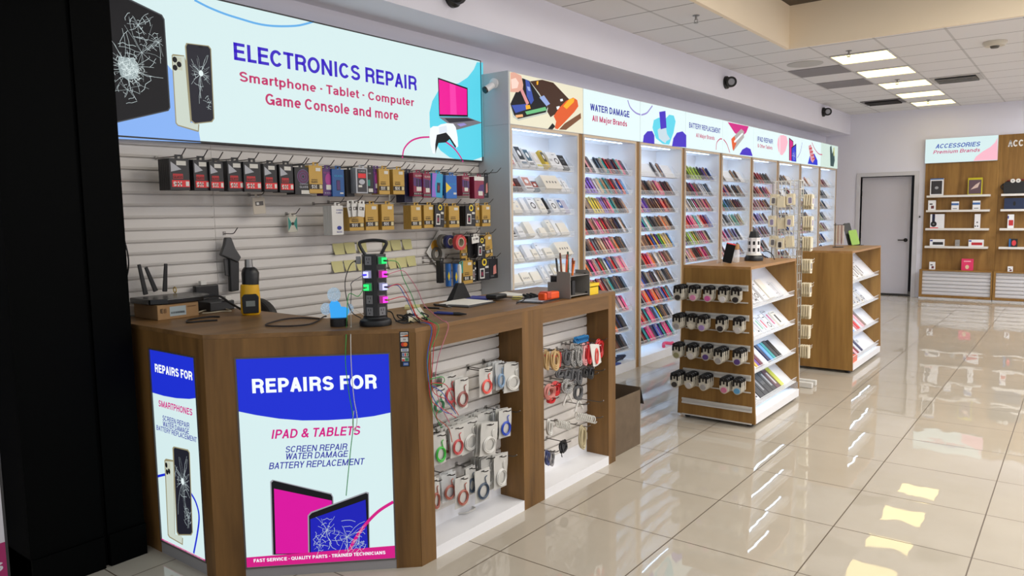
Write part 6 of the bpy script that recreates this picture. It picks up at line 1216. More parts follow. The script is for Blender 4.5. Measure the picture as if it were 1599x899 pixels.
ROWS = {1: ['gkqk..sgtrdndtpn', 'uvlvlWhtftwrnboy', 'kkTTzzzGllepttkkwf', 'rrkkewqpfrmmkknkWk', 'kckwrgTfheqpwjkck', 'dkjcpegrOWbnrgqpq', 'nsgWtrkrdgktkncks', 'aWgqpcTkuWgqp', 'krjnknkkbwrjknkk', 'gwkckgwkkckwkkc'],
        2: ['s..gn', 'kkcwkkwdfpakmwmk', 'apuvukkwwfmrrdwk', 'nnutWtckkwwjfkk', 'nwfwkjbGuEzhGy', 'gckrrpjwWghewfk', 'WqbnkgncWkkgkkk', 'kcgrjurjenbrtn', 'uardtpanyzkwcgW', 'rkdtapnbutpat'],
        3: ['rkxxxxkunb', 'rwwknaknWWWsg', 'WsWgWOWpkTqdaek', 'rorpppiWrrub', 'tuOOxWxGOfqpeOc', 'ulnhqfrkkwrdaakk', 'kgnwcksbdk', 'nkwrgkbcn', 'kkwcrgdbn', 'gkncwkbkr'],
        4: ['kc..cc', 'ndruekk.kcgn', 'rrtysgkdmk', 'kWWkWtifO', 'sapunuc', 'drm..bun', 'kgwrnck', 'ukrnwgt', 'kcgnrbw', 'nkwcgkr'],
        5: ['kwkrrkkk', 'nkdrrkpr', 'kaeqfrkc', 'qWeulgn', 'ronkuken', 'kncurkw', 'gkrnwck', 'kcnwrgk', 'knrcwgk', 'gkncrkb'],
        6: ['unknk', '.kn..kr', 'rkWgdkn', 'kWugkcn', 'nkrgWkb', 'kgndwrk', 'nkgrcwk', 'kcrngwk', 'knrcwgk', 'gkncrkb'],
        7: ['kdr', 'WEEgW', 'nbkapq', 'kkcnkk', 'papqnk', 'uugsn', 'kgnrk', 'ncrgk', 'knrwg', 'gkncr'],
        8: ['nsrrq', 'gWsgW', 'gWsgs', 'gOEsW', 'gsGzqW', 'wrnkb', 'ysWgn', 'kgnrk', 'ncrgk', 'gkncr']}
BN = [None, 'water damage', 'splash picture', 'battery wording', 'battery picture', 'tablet wording', 'broken tablets', 'striped phone', 'green photo']
cases = []          # the nearest 300 become things, the rest one mass
dxs, dzs = math.sin(TILT), math.cos(TILT)
first_case = None
LIGHT = ('white', 'beige', 'pale pink', 'sky blue', 'gold', 'lime', 'yellow', 'lilac', 'tan', 'mint')
def edge(col, k): return ('taupe', 'grey', 'charcoal')[k % 3] if col in LIGHT else ('tan', 'brown', 'charcoal', 'taupe')[k % 4] if col in ('black', 'charcoal', 'navy', 'brown') else ('black', 'charcoal', 'beige')[k % 3]
def hidden_by_counter(y, z):  # stands wholly behind the counter as the photograph shows it
    d_ = Vector((XF, y, z))-CAM; s_ = (XCF-CAM.x)/d_.x; p_ = CAM+d_*s_; return p_.y < .82 and p_.z < HC-.02
mass = MB(); massm = []
nind = 0
for bi in range(1, 9):
    for ri, row in enumerate(ROWS[bi]):
        n = len(row); y0 = BY0+BW*bi+.08; span = .80 if n > 8 else .80*max(n, 5)/9+.1
        seen = {}
        for ci, ch in enumerate(row):
            if ch == '.': continue
            col = K[ch]; y = y0+span*(ci/max(n-1, 1)); z = LIPS[ri]-.009
            x = XF-.045; yaw = -(10+(ci*7 % 4)); jit = ((ci*37+ri*11+bi*5) % 9-4)*.0016
            big = 1.0+((ci*13+ri*7) % 5-2)*.02
            rec = (bi, ri, ci, col, y+jit, z, x, yaw, big)
            if nind < 300 and bi <= 4 and not hidden_by_counter(y, z+.1) and not (bi == 3 and ri > 5) and not (bi == 4 and ri > 4):
                nind += 1
                lab = f'{col} phone case, {ORD[ci]} from left on the {ORD[ri]} shelf down, {BN[bi]} bay'
                if first_case is None:
                    o = bpy.data.objects.new('phone_case', CASEB); COL.objects.link(o); first_case = o
                    bev(o, .0018)
                else: o = first_case.copy(); COL.objects.link(o)
                o.location = (x, y+jit, z); o.rotation_mode = 'ZYX'; o.rotation_euler = (0, -TILT, -math.radians(yaw)); o.scale = (1, 1, big)
                for si, mm in ((0, cmat(col)), (1, cmat(edge(col, ci+ri)))): o.material_slots[si].link = 'OBJECT'; o.material_slots[si].material = mm
                props(o, lab, 'phone case', f'phone cases on the {ORD[ri]} shelf of the {BN[bi]} bay')
            else:
                mx = Matrix.Translation((x, y+jit, z)) @ Matrix.Rotation(-TILT, 4, 'Y') @ Matrix.Rotation(-math.radians(yaw), 4, 'Z')
                c_ = case_mesh()
                for mi, mm in ((0, cmat(col)), (1, cmat(edge(col, ci+ri)))):
                    if mm not in massm: massm.append(mm)
                base = len(mass.v); mass.v += [mx @ v for v in c_.v]
                for f_, k_ in zip(c_.f, c_.k): mass.f.append([base+i for i in f_]); mass.k.append(massm.index(cmat(col) if k_ == 0 else cmat(edge(col, ci+ri))))
solo('phone_cases', mass, massm, 'rows of small phone cases filling the farther wall bays', 'phone cases', kind='stuff')
# oddments on the bottoms of the bays
m = MB()
for k in range(5): m.tube(spline([(-1.52-.02*k, 3.12+.06*k, .10+.008*k), (-1.50, 3.22+.03*k, .125+.006*k), (-1.55, 3.38+.01*k, .102+.004*k)], 4), .010, 7)
solo('strap_heap', m, mat('strap_navy', (26, 30, 52), .6), 'heap of dark navy straps on the bottom of the water damage bay', 'straps', smooth=True)
t = thing('flat_pouch', 'flat blue pouch lying before the navy straps', 'pouch', (-1.49, 3.08, .09)); part('body', MB().box(-1.53, -1.46, 3.0, 3.2, .0905, .104), mat('pouch_blue', (48, 66, 130), .6), t, bevel=.004)
m = MB(); m.tube(spline([(-1.50, 4.22, .105), (-1.54, 4.32, .125), (-1.49, 4.42, .11), (-1.53, 4.50, .105)], 5), [.018]*16, 8)
solo('pink_strap', m, mat('strap_pink', (220, 70, 110), .5), 'pink strap bundle alone on the bottom of the splash picture bay', 'strap', smooth=True)

# ------------------------------------------------------------------ white accessory boxes on the first bay
def lean(name, y, z, w, h, th, body, label, cat, prints=None, x=XF-.044, tilt=TILT, group=None):
    t = thing(name, label, cat, (0, 0, 0), group)
    part('carton', MB().box(0, th, -w/2, w/2, 0, h), body, t, bevel=.0015)
    if prints:
        p = Print(Plane((th, 0, 0), (0, 1, 0), (1, 0, 0))); prints(p, w, h); p.build('printed_front', t)
    t.location = (x, y, z); t.rotation_euler = (0, -tilt, 0); return t
WB, CRB, KB2 = mat('box_white', (236, 236, 238), .4), mat('box_cream', (236, 230, 218), .45), mat('box_black', (30, 30, 32), .4)
def pr_ring(p, w, h): p.ring(0, h*.45, w*.26, w*.1, BLACK).rect(-w*.3, w*.1, h*.82, h*.86, GREY)
def pr_txt(p, w, h): p.rect(-w*.34, w*.05, h*.78, h*.82, GREY).rect(-w*.34, w*.25, h*.2, h*.23, GREY).disc(w*.1, h*.5, w*.14, h*.1, mat('box_pale', (206, 206, 210), .4))
def pr_col(c_, c2):
    def fn(p, w, h): p.rect(-w*.42, w*.42, h*.3, h*.9, mat('box_art_%d%d%d' % c_, c_, .5)).rect(-w*.42, w*.42, h*.08, h*.2, mat('box_art_%d%d%d' % c2, c2, .5)).disc(0, h*.6, w*.22, h*.14, WB)
    return fn
def pr_dots(p, w, h):
    for k in range(4): p.rect(-w*.32+w*.18*k, -w*.24+w*.18*k, h*.4, h*.55, GREY)
def pr_black(p, w, h): p.text('CABLE', -w*.3, w*.3, h*.7, h*.05, WB).disc(0, h*.5, w*.1, w*.1, GREY).rect(-w*.3, w*.3, h*.14, h*.16, WB).rect(-w*.3, w*.2, h*.2, h*.22, WB)
SH1 = [  # shelf, offset, width, height, thickness, body, print, words
 (0, .05, .06, .07, .02, WB, pr_col((190, 60, 60), (120, 30, 30)), 'small white and red box'), (0, .20, .085, .215, .03, WB, pr_col((40, 44, 48), (90, 110, 130)), 'tall white box with a dark patterned picture'), (0, .30, .075, .19, .03, WB, pr_col((70, 100, 120), (30, 40, 50)), 'tall box with a blue grey picture'), (0, .42, .085, .17, .02, WB, pr_col((226, 220, 214), (226, 214, 40)), 'white box with a yellow foot band'), (0, .51, .05, .17, .04, mat('box_yellow', (226, 196, 80), .4), pr_col((90, 80, 60), (226, 196, 80)), 'yellow edged box'), (0, .60, .06, .16, .04, WB, pr_dots, 'white box with grey dashes'), (0, .70, .10, .17, .03, WB, pr_ring, 'white box with a black ring'), (0, .82, .09, .155, .02, KB2, pr_black, 'black box with white lettering'),
 (1, .06, .05, .12, .03, KB2, pr_col((190, 80, 60), (40, 30, 30)), 'dark box with a red corner'), (1, .14, .06, .12, .02, mat('box_maroon', (74, 34, 30), .4), None, 'maroon box'), (1, .26, .11, .14, .03, WB, pr_col((196, 140, 130), (120, 80, 80)), 'white box with a rose picture'), (1, .37, .08, .10, .02, mat('box_bluegrey', (96, 116, 126), .4), pr_col((150, 60, 50), (96, 116, 126)), 'blue grey box'), (1, .57, .24, .135, .06, CRB, pr_dots, 'wide cream box'), (1, .76, .07, .13, .02, WB, pr_dots, 'white box with four dashes'), (1, .84, .06, .12, .02, WB, pr_txt, 'slim white box'),
 (2, .10, .11, .12, .03, CRB, pr_txt, 'cream box'), (2, .22, .06, .15, .03, WB, None, 'blank white box'), (2, .34, .10, .155, .03, WB, pr_ring, 'white box with a black ring'), (2, .46, .09, .15, .03, CRB, pr_txt, 'cream box with a pale disc'), (2, .54, .02, .15, .03, KB2, None, 'narrow black box'), (2, .64, .09, .145, .03, WB, pr_ring, 'second white box with a black ring'), (2, .75, .06, .14, .03, WB, pr_col((80, 110, 170), (200, 200, 206)), 'white box with a blue picture'), (2, .83, .07, .13, .02, mat('box_lilac', (190, 186, 206), .4), None, 'pale lilac box'),
 (3, .06, .05, .10, .02, WB, pr_col((70, 70, 74), (60, 60, 64)), 'white box with two dark squares'), (3, .15, .08, .10, .03, WB, pr_dots, 'white box with four dashes'), (3, .27, .09, .14, .04, CRB, None, 'plain cream box'), (3, .46, .08, .08, .03, CRB, None, 'low cream box'), (3, .58, .07, .15, .04, CRB, pr_txt, 'tall cream box with a pale disc'), (3, .67, .05, .16, .03, WB, None, 'tall blank white box'), (3, .78, .13, .12, .03, CRB, None, 'wide plain cream box'),
 (4, .05, .06, .08, .02, CRB, None, 'small cream box'), (4, .14, .08, .09, .02, CRB, pr_txt, 'cream box with a pale disc'), (4, .26, .08, .15, .03, WB, None, 'tall blank white box'), (4, .35, .07, .10, .03, CRB, pr_dots, 'cream box with four dashes'), (4, .43, .06, .16, .03, WB, pr_txt, 'tall white box with a pale disc'), (4, .55, .11, .10, .03, CRB, pr_dots, 'low cream box with four dashes'), (4, .75, .21, .13, .06, CRB, pr_dots, 'wide cream box'),
 (5, .08, .12, .10, .03, CRB, None, 'plain cream box'), (5, .22, .12, .11, .03, CRB, pr_dots, 'cream box with four dashes'), (5, .36, .12, .105, .03, CRB, None, 'second plain cream box'), (5, .50, .04, .16, .03, WB, pr_txt, 'narrow white box with a pale disc'), (5, .58, .05, .16, .03, WB, pr_dots, 'tall white box with four dashes'), (5, .68, .10, .16, .03, CRB, pr_col((214, 206, 186), (60, 90, 60)), 'cream box with a green bar'), (5, .82, .09, .15, .03, CRB, None, 'tall plain cream box'),
 (6, .12, .14, .12, .03, CRB, None, 'plain cream box'), (6, .30, .12, .13, .03, WB, pr_dots, 'white box with four dashes'), (6, .48, .10, .13, .03, CRB, pr_txt, 'cream box with a pale disc'), (6, .70, .16, .12, .03, CRB, None, 'wide plain cream box')]
for (si, off, w, h, th, body, fn, words_) in SH1:
    lean('accessory_box', BY0+.03+off, LIPS[si]-.0085, w, h, th, body, f'{words_}, {ORD[si]} shelf down, repair photo bay', 'box', fn, group=f'boxes on the {ORD[si]} shelf of the repair photo bay')
# ------------------------------------------------------------------ the two island display stands
HI = 1.185
def island(label, y0, y1, xb0, xb1, xt0, xt1, lips, rails):
    t = thing('display_stand', label, 'display stand', ((xb0+xb1)/2, (y0+y1)/2, 0))
    zf = .03
    def xe(z, s): f_ = (z-zf)/(HI-zf); return (xb0+(xt0-xb0)*f_) if s < 0 else (xb1+(xt1-xb1)*f_)
    for (a, b) in ((y0, y0+.02), (y1-.02, y1)):
        s = part('end_panel', MB().prism([(xb0, a, zf), (xb1, a, zf), (xt1, a, HI-.02), (xt0, a, HI-.02)], (0, b-a, 0)), OAK, t, bevel=.001)
        if a == y0 and rails:
            for z in rails:
                xl, xr = xe(z, -1)+.035, xe(z, 1)-.02; m = MB(); m.box(xl, xr, a-.012, a, z-.006, z+.008); m.box(xl, xr, a-.012, a, z-.034, z-.022); m.box(xl, xr, a-.004, a, z-.022, z-.006)
                m.box(xl, xr, a-.008, a, z-.124, z-.116); part('slat_rail', m, mat('rail_aluminium', (206, 203, 198), .4, .1), s)
    part('top', MB().box(xt0-.002, xt1+.002, y0, y1, HI-.02, HI), OAKTOP, t, bevel=.001)
    xm = (xt0+xt1)/2
    part('spine', MB().box(xm-.008, xm+.008, y0+.02, y1-.02, .09, HI-.02), WHITE, t)
    part('plinth', MB().box(xb0+.004, xb1-.001, y0+.02, y1-.02, zf, .09), WHITE, t)
    for (x, y) in ((xb0+.06, y0+.06), (xb1-.06, y0+.06), (xb0+.06, y1-.06), (xb1-.06, y1-.06)): part('foot', MB().cyl((x, y, 0), (x, y, zf), .022, 14), BLACK, t)
    out = []
    for s in (1, -1):
        for z in lips:
            xl = xe(z, s)-s*.018; xi = xm+s*.012; dxx = xl-s*.035-xi; hh = min(.215, abs(dxx)*1.6); a0, a1 = y0+.02, y1-.02
            m = MB(); xb = xl-s*.035; m.prism([(xb, a0, z-.012), (xi, a0, z-.012+hh), (xi, a0, z-.018+hh), (xb, a0, z-.02)], (0, a1-a0, 0)); m.prism([(xl, a0, z-.012), (xb, a0, z-.012), (xb, a0, z-.018), (xl, a0, z-.018)], (0, a1-a0, 0))
            sh = part('shelf', m, WHITE, t)
            m = MB(); m.box(min(xl, xl+s*.003), max(xl, xl+s*.003), a0, a1, z-.018, z+.022); part('acrylic_lip', m, ACRYL, sh); part('lip_edge', MB().box(min(xl-s*.001, xl+s*.004), max(xl-s*.001, xl+s*.004), a0, a1, z+.022, z+.0245), mat('acrylic_edge', (236, 238, 240), .3), sh)
            part('light_strip', MB().box(min(xb-s*.02, xb-s*.033), max(xb-s*.02, xb-s*.033), a0+.05, a1-.05, z-.021, z-.0165), LEDI, sh)
            if s == 1: out.append((xb, z-.0115, math.atan2(abs(dxx), hh)))
        part('light_strip', MB().box(min(xm+s*.10, xm+s*.113), max(xm+s*.10, xm+s*.113), y0+.08, y1-.08, HI-.026, HI-.0205), LEDI, t)
    return t, out, xe
RAILS = [1.043, .825, .602, .384, .150]
i1, sh1, xe1 = island('near tapered oak display stand with rails of round phone grips on its end', 2.05, 3.12, -.325, .288, -.282, .235, [.895, .655, .412, .165], RAILS)
i2, sh2, xe2 = island('far oak display stand with a plain end panel', 4.36, 5.60, -.17, .418, -.135, .385, [.888, .626, .372, .13], [])
part('clear_box', MB().box(.12, .28, 3.06, 3.095, .092, .15), ACRYL, i1)
# phone-grip packs on the rails of the near stand
GCARD, GCLIP = mat('grip_card', (198, 192, 178), .35), mat('grip_clip', (22, 22, 24), .3)
def grip_mesh():
    m = MB(); pts = [(-.024, 0, .012), (-.024, 0, .062), (.024, 0, .062), (.024, 0, .012)]+[(.020*math.cos(a), 0, .012-.022*math.sin(a)) for a in [k*PI/8 for k in range(1, 8)]]
    m.prism(pts, (0, .013, 0)); return m
DCOL = {'pink': (206, 130, 168), 'magenta striped': (196, 90, 150), 'white': (206, 202, 204), 'cream dotted': (214, 206, 190), 'lilac': (150, 124, 176), 'black centred': (40, 36, 38), 'grey': (150, 146, 144), 'olive': (136, 132, 96), 'violet': (84, 60, 120), 'pale': (190, 184, 180), 'blue': (90, 150, 190), 'dark': (60, 56, 54), 'rose': (190, 110, 140)}
GR = [['dark', 'pink', 'magenta striped', 'white', 'black centred'], ['grey', 'cream dotted', 'lilac', 'black centred', 'pale'], ['olive', 'pale', 'violet', 'grey', 'violet'], ['dark', 'pale', 'grey', 'rose', 'blue']]
GX = [[(-.268, .10), (-.165, .06), (-.05, .06), (.06, .05), (.155, .045)], [(-.275, .10), (-.185, .04), (-.085, .08), (.045, .05), (.175, .05)], [(-.28, .09), (-.175, .07), (-.065, .05), (.065, .13), (.195, .10)], [(-.275, .13), (-.175, .10), (-.06, .10), (.10, .10), (.19, .08)]]
ROWN = ['top', 'second', 'third', 'lowest']
def make_grip(col, label, group=None):
    t = thing('phone_grip', label, 'phone grip', (0, 0, 0), group); part('card', grip_mesh(), GCARD, t, bevel=.001)
    m = MB(); m.lathe([(0, -.006), (.0155, -.006), (.0165, 0.0), (0, 0.0)], (0, 0, .012), 18, 'Y'); part('disc', m, mat('disc_'+col.replace(' ', '_'), DCOL[col], .4), t, smooth=True)
    m = MB(); m.tube(spline([(-.02, .006, .062), (-.018, .002, .078), (0, -.002, .084), (.018, .002, .078), (.02, .006, .062)], 3), .0045, 6); m.box(-.021, .021, -.004, .0125, .0625, .078); m.box(-.023, -.013, -.005, -.0005, .038, .066); m.box(.013, .023, -.005, -.0005, .038, .066); m.box(-.004, .004, -.004, -.0005, .046, .0625); part('clip', m, GCLIP, t, smooth=False)
    return t
for r in range(4):
    z = RAILS[r]
    for c_, col in enumerate(GR[r]):
        x, dep = GX[r][c_]; yf = 2.05-.035-dep; zb = z-.108; lab = f'phone grip card with a {col} disc, {ORD[c_]} on the {ROWN[r]} rail'
        t = make_grip(col, lab); t.location = (x, yf, zb); t.scale = (1.42, 1, 1.25); nb = max(1, min(6, int((dep+.012)/.0205)))
        for k in range(1, nb+1): dup(t, (x+(.002 if k % 2 else -.002), yf+.0205*k, zb+(.001 if k % 2 else 0)), (0, 0, 0), f'phone grip cards queued behind the {ORD[c_]} {col} one, {ROWN[r]} rail', f'cards behind grip {ROWN[r]} {c_}')
        h = thing('rail_hook', f'steel rail hook carrying the {ORD[c_]} {col} grips of the {ROWN[r]} rail', 'hook', (x, 2.038, z)); part('wire', MB().tube([(x, 2.036, z-.004), (x, yf-.004, zb+.090), (x, yf-.012, zb+.096)], .0022, 6), CHROME, h); part('price_holder', MB().box(x-.026, x+.026, 2.0375-.002, 2.0375, z-.045, z-.036), GREY, h)
# goods on the near stand's shelves
def goods(st, shelf, items, y0, where, tag_):
    xb, z, ang = st[shelf]; y = y0
    for k, (w, h, th, body, fn, words_, gap) in enumerate(items):
        y += gap; 
        lean('boxed_accessory', y+w/2, z, w, h*1.22, th, body, f'{words_}, {ORD[k]} along the {ORD[shelf]} shelf of the {where}', 'package', fn, xb-.003, ang, f'packages on the {ORD[shelf]} shelf of the {where}'); y += w
WP = mat('pack_film_white', (214, 216, 222), .3)
def outline(p, w, h): p.line([(-w*.46, h*.02), (w*.46, h*.02), (w*.46, h*.98), (-w*.46, h*.98), (-w*.46, h*.02)], .003, GREY, False)
def pr_cable(p, w, h): outline(p, w, h); p.ring(0, h*.3, w*.28, w*.12, PDG).rect(-w*.3, w*.3, h*.75, h*.8, PDG)
def pr_phone(p, w, h): outline(p, w, h); p.rect(-w*.25, w*.25, h*.12, h*.8, PDG).rect(-w*.2, w*.2, h*.18, h*.74, mat('box_pale', (206, 206, 210), .4))
def pr_bar(c_): return lambda p, w, h: p.rect(-w*.1, w*.22, h*.2, h*.75, mat('box_art_%d%d%d' % c_, c_, .5)).rect(-w*.4, w*.4, h*.88, h*.92, GREY)
r1 = [(.06, .17, .012, WP, pr_cable, 'white cable pack', .03), (.06, .17, .012, WP, pr_phone, 'white pack with a dark outline', .004), (.06, .17, .014, WP, pr_cable, 'white cable pack', .01), (.06, .18, .012, WP, pr_phone, 'white pack with a dark outline', .004), (.07, .18, .014, WB, pr_cable, 'tall white cable pack', .004), (.09, .16, .03, WB, pr_txt, 'white box with a disc', .006), (.11, .155, .04, CRB, None, 'cream box', .006), (.08, .16, .03, WB, None, 'blank white box', .02), (.07, .13, .02, WP, pr_txt, 'small white pack', .02), (.06, .12, .02, WP, None, 'small blank pack', .01)]
r2 = [(.07, .13, .02, CRB, pr_dots, 'cream box', .03), (.06, .13, .02, WB, pr_txt, 'white box with a disc', .01), (.07, .14, .012, WP, pr_bar((170, 200, 220)), 'white pack with a pale blue bar', .01), (.07, .15, .012, WB, pr_phone, 'tall white pack with a dark outline', .006), (.07, .13, .012, WP, pr_bar((120, 180, 150)), 'white pack with a green bar', .03), (.07, .12, .012, WP, pr_bar((200, 90, 110)), 'white pack with a red bar', .02), (.08, .13, .012, WB, pr_cable, 'white cable pack', .02), (.08, .15, .012, WP, pr_bar((190, 60, 120)), 'white pack with a magenta bar', .02), (.10, .12, .02, CRB, pr_bar((60, 60, 64)), 'cream pack with a dark bar', .03)]
r3 = [(.05, .12, .02, WB, None, 'blank white case pack', .04), (.05, .12, .02, WB, pr_bar((70, 110, 170)), 'white pack with a blue bar', .015), (.035, .13, .02, mat('c_yellow', (220, 180, 60), .4), None, 'yellow case', .02), (.05, .14, .012, cmat('purple'), None, 'purple case', .012), (.055, .14, .012, cmat('maroon'), None, 'maroon case', .008), (.06, .14, .012, WB, None, 'blank white case', .02), (.05, .14, .012, cmat('navy'), None, 'navy case', .05), (.05, .14, .012, cmat('sky blue'), None, 'light blue case', .012), (.05, .14, .012, cmat('teal'), None, 'teal case', .012), (.06, .145, .012, cmat('charcoal'), None, 'charcoal case', .012), (.06, .14, .012, cmat('black'), None, 'black case', .012)]
r4 = [(.07, .16, .012, WP, pr_phone, 'white pack with a dark outline', .02), (.07, .16, .012, WP, pr_phone, 'white pack with a dark outline', .006), (.07, .16, .012, WP, pr_phone, 'white pack with a dark outline', .006), (.09, .18, .014, KB2, pr_ring, 'black pack with a ring', .012), (.09, .18, .014, KB2, pr_bar((150, 150, 154)), 'black pack with a grey bar', .006), (.09, .17, .014, KB2, pr_dots, 'black pack with grey dashes', .006), (.09, .18, .014, KB2, pr_bar((170, 170, 174)), 'black pack with a silver bar', .006), (.09, .17, .014, mat('c_dark_wine', (90, 50, 60), .4), pr_bar((200, 196, 196)), 'wine pack with a pale bar', .006), (.07, .19, .014, mat('c_yellow_green', (196, 200, 80), .4), None, 'yellow green pack', .012)]
for s_, it in enumerate((r1, r2, r3, r4)): goods(sh1, s_, it, 2.075, 'near stand', 'n')
q1 = [(.08, .15, .012, WB, pr_phone, 'white pack with a dark outline', .03)]+[(.085, .15 if k % 2 else .17, .012, CRB if k % 2 else WB, pr_phone if k % 2 else pr_bar((90, 80, 70)), ('cream pack with a dark outline' if k % 2 else 'white pack with a brown bar'), .012) for k in range(7)]
q2 = [(.09, .15, .012, WB, pr_bar((96, 90, 84)), 'white pack with a brown bar', .03)]+[(.085, .16, .012, CRB if k % 2 else WP, pr_phone if k % 2 else pr_cable, ('cream pack with a dark outline' if k % 2 else 'white cable pack'), .014) for k in range(7)]
q3 = [(.07, .16, .02, mat('c_grey', (120, 118, 120), .4), None, 'grey case', .05), (.06, .17, .012, cmat('slate blue'), None, 'slate case', .02), (.07, .18, .012, cmat('sky blue'), None, 'light blue case', .02), (.06, .18, .012, WB, None, 'blank white case', .02), (.06, .18, .012, cmat('rose'), None, 'rose case', .02), (.06, .18, .012, cmat('red'), None, 'red case', .02), (.07, .18, .012, WP, None, 'pale case', .02), (.07, .17, .012, cmat('pale pink'), None, 'pale pink case', .02), (.07, .17, .012, cmat('taupe'), None, 'taupe case', .02)]
q4 = [(.07, .17, .012, cmat('maroon'), None, 'maroon case', .03), (.06, .18, .012, cmat('slate blue'), None, 'slate case', .02), (.06, .18, .012, WB, None, 'blank white case', .02), (.05, .18, .012, cmat('black'), None, 'black case', .02), (.06, .18, .012, cmat('pale pink'), None, 'pale pink case', .02), (.05, .18, .012, cmat('dark red'), None, 'dark red case', .02), (.06, .18, .012, WP, None, 'pale case', .02), (.06, .18, .012, cmat('navy'), None, 'navy case', .02), (.08, .19, .012, WB, pr_dots, 'white pack with dashes', .03)]
for s_, it in enumerate((q1, q2, q3, q4)): goods(sh2, s_, it, 4.385, 'far stand', 'f')
# orange box and small thing on the far stand's plinth
solo('orange_box', MB().box(.30, .40, 4.42, 4.62, .0905, .15), mat('box_orange', (234, 92, 30), .4), 'orange box on the plinth of the far stand', 'box', bevel=.003)
m = MB(); m.lathe([(0, .0905), (.02, .0905), (.016, .115), (0, .12)], (.33, 4.95, 0), 14); solo('small_figure', m, DARK, 'tiny dark object on the plinth of the far stand', 'ornament', smooth=True)
# on top of the near stand
km = crop(1040, 350, 6.914)
P = onz(*km(950, 398), HI); hx, hy = P.x-.02, P.y+.05
t = thing('house_charger', 'small white house-shaped charger tower with a black roof and base', 'charger', (hx, hy, HI)); d2 = Vector((CAM.x-hx, CAM.y-hy, 0)).normalized(); s2 = Vector((-d2.y, d2.x, 0)); HP = lambda a, b, z_: Vector((hx, hy, HI+z_))+s2*a+d2*b
m = MB(); m.lathe([(0, .0005), (.072, .0005), (.074, .02), (.066, .035), (.058, .046), (0, .046)], (hx, hy, HI), 28); part('base', m, BLACK, t, smooth=True)
m = MB(); m.lathe([(0, .046), (.062, .046), (.058, .060), (0, .060)], (hx, hy, HI), 28); part('collar', m, PWH, t, smooth=True)
hx8 = [(.052*math.cos(PI/8+k*PI/4), .052*math.sin(PI/8+k*PI/4)) for k in range(8)]
part('tower', MB().prism([HP(a, b, .060) for a, b in hx8], (0, 0, .118)), WB, t, bevel=.003); part('eave', MB().prism([HP(a*1.1, b*1.1, .178) for a, b in hx8], (0, 0, .008)), WB, t)
m = MB(); m.add([HP(a*.86, b*.86, .186) for a, b in hx8]+[HP(a*.62, b*.62, .236) for a, b in hx8], [(k, (k+1) % 8, 8+(k+1) % 8, 8+k) for k in range(8)]+[list(range(8)), list(range(8, 16))]); part('roof', m, BLACK, t)
for z_ in (.075, .13):
    for k in range(8):
        a0_, b0_ = hx8[k]; a1_, b1_ = hx8[(k+1) % 8]; am, bm_ = (a0_+a1_)/2, (b0_+b1_)/2; nn = Vector((am, bm_)).normalized(); ee = Vector((-nn.y, nn.x))*.009
        if bm_ < -.01: continue
        m = MB(); m.prism([HP(am+ee.x+nn.x*.0006, bm_+ee.y+nn.y*.0006, z_), HP(am-ee.x+nn.x*.0006, bm_-ee.y+nn.y*.0006, z_), HP(am-ee.x+nn.x*.0006, bm_-ee.y+nn.y*.0006, z_+.028), HP(am+ee.x+nn.x*.0006, bm_+ee.y+nn.y*.0006, z_+.028)], (s2*nn.x+d2*nn.y)*.0015); part('window', m, BLACK, t)
cable([HP(.07, -.02, .07), HP(.10, -.03, .075), HP(.14, -.05, .05), HP(.16, -.06, .005)], .004, KBK, 'black cable behind the white house charger')
P = onz(*km(655, 420), HI); t = thing('phone_on_stand', 'black phone with a red edge leaning on a clear stand', 'phone', (P.x, P.y, HI)); d2 = Vector((CAM.x-P.x, CAM.y-P.y, 0)).normalized()
m = MB(); m.rslab(.07, .155, .010, .008, 3, 0, 0, 0);
ph = bpy.data.objects.new('phone', make_mesh('phone', m, mat('phone_matte', (16, 16, 18), .8, spec=.1), Vector((0, 0, 0)), False)); COL.objects.link(ph); ph.parent = t; ph.location = (0, 0, .004); ph.rotation_euler = (math.radians(-14), math.radians(-18), math.radians(-62))
m = MB(); m.box(.0, .0105, -.034, .034, .148, .1565); rd = bpy.data.objects.new('red_edge', make_mesh('red_edge', m, PRED, Vector((0, 0, 0)), False)); COL.objects.link(rd); rd.parent = ph
m = MB(); m.box(-.075, -.055, -.02, .02, .0, .003); m.prism([(-.07, -.02, .003), (-.067, -.02, .003), (-.05, -.02, .10), (-.053, -.02, .10)], (0, .04, 0)); st = bpy.data.objects.new('clear_stand', make_mesh('clear_stand', m, ACRYL, Vector((0, 0, 0)), False)); COL.objects.link(st); st.parent = t
P = onz(*km(738, 412), HI); t = thing('glass_jar', 'small clear glass jar with a cork lid beside the phone', 'jar', (P.x, P.y+.03, HI)); m = MB(); m.lathe([(0, .0005), (.026, .0005), (.028, .01), (.028, .09), (.02, .10), (0, .10)], (P.x, P.y+.03, HI), 18); part('glass', m, CLEAR, t, smooth=True)
m = MB(); m.lathe([(0, .101), (.024, .101), (.026, .14), (0, .14)], (P.x, P.y+.03, HI), 18); part('cork', m, mat('cork', (176, 136, 92), .8), t, smooth=True)
P = onz(*km(580, 422), HI); m = MB(); m.tube(spline([(P.x-.02, P.y, HI+.004), (P.x-.02, P.y, HI+.11), (P.x+.02, P.y, HI+.11), (P.x+.02, P.y, HI+.004)], 3), .003, 6); solo('clear_holder', m, ACRYL, 'empty clear holder at the front left of the near stand top', 'holder')
# leaning selfie wand behind the near stand top
cable([onz(1196, 402, HI+.0), Vector((.0, 2.98, HI+.03)), Vector((.03, 3.03, HI+.006))], .004, mat('strap_navy', (26, 30, 52), .6), 'short dark strap lying on the near stand top')
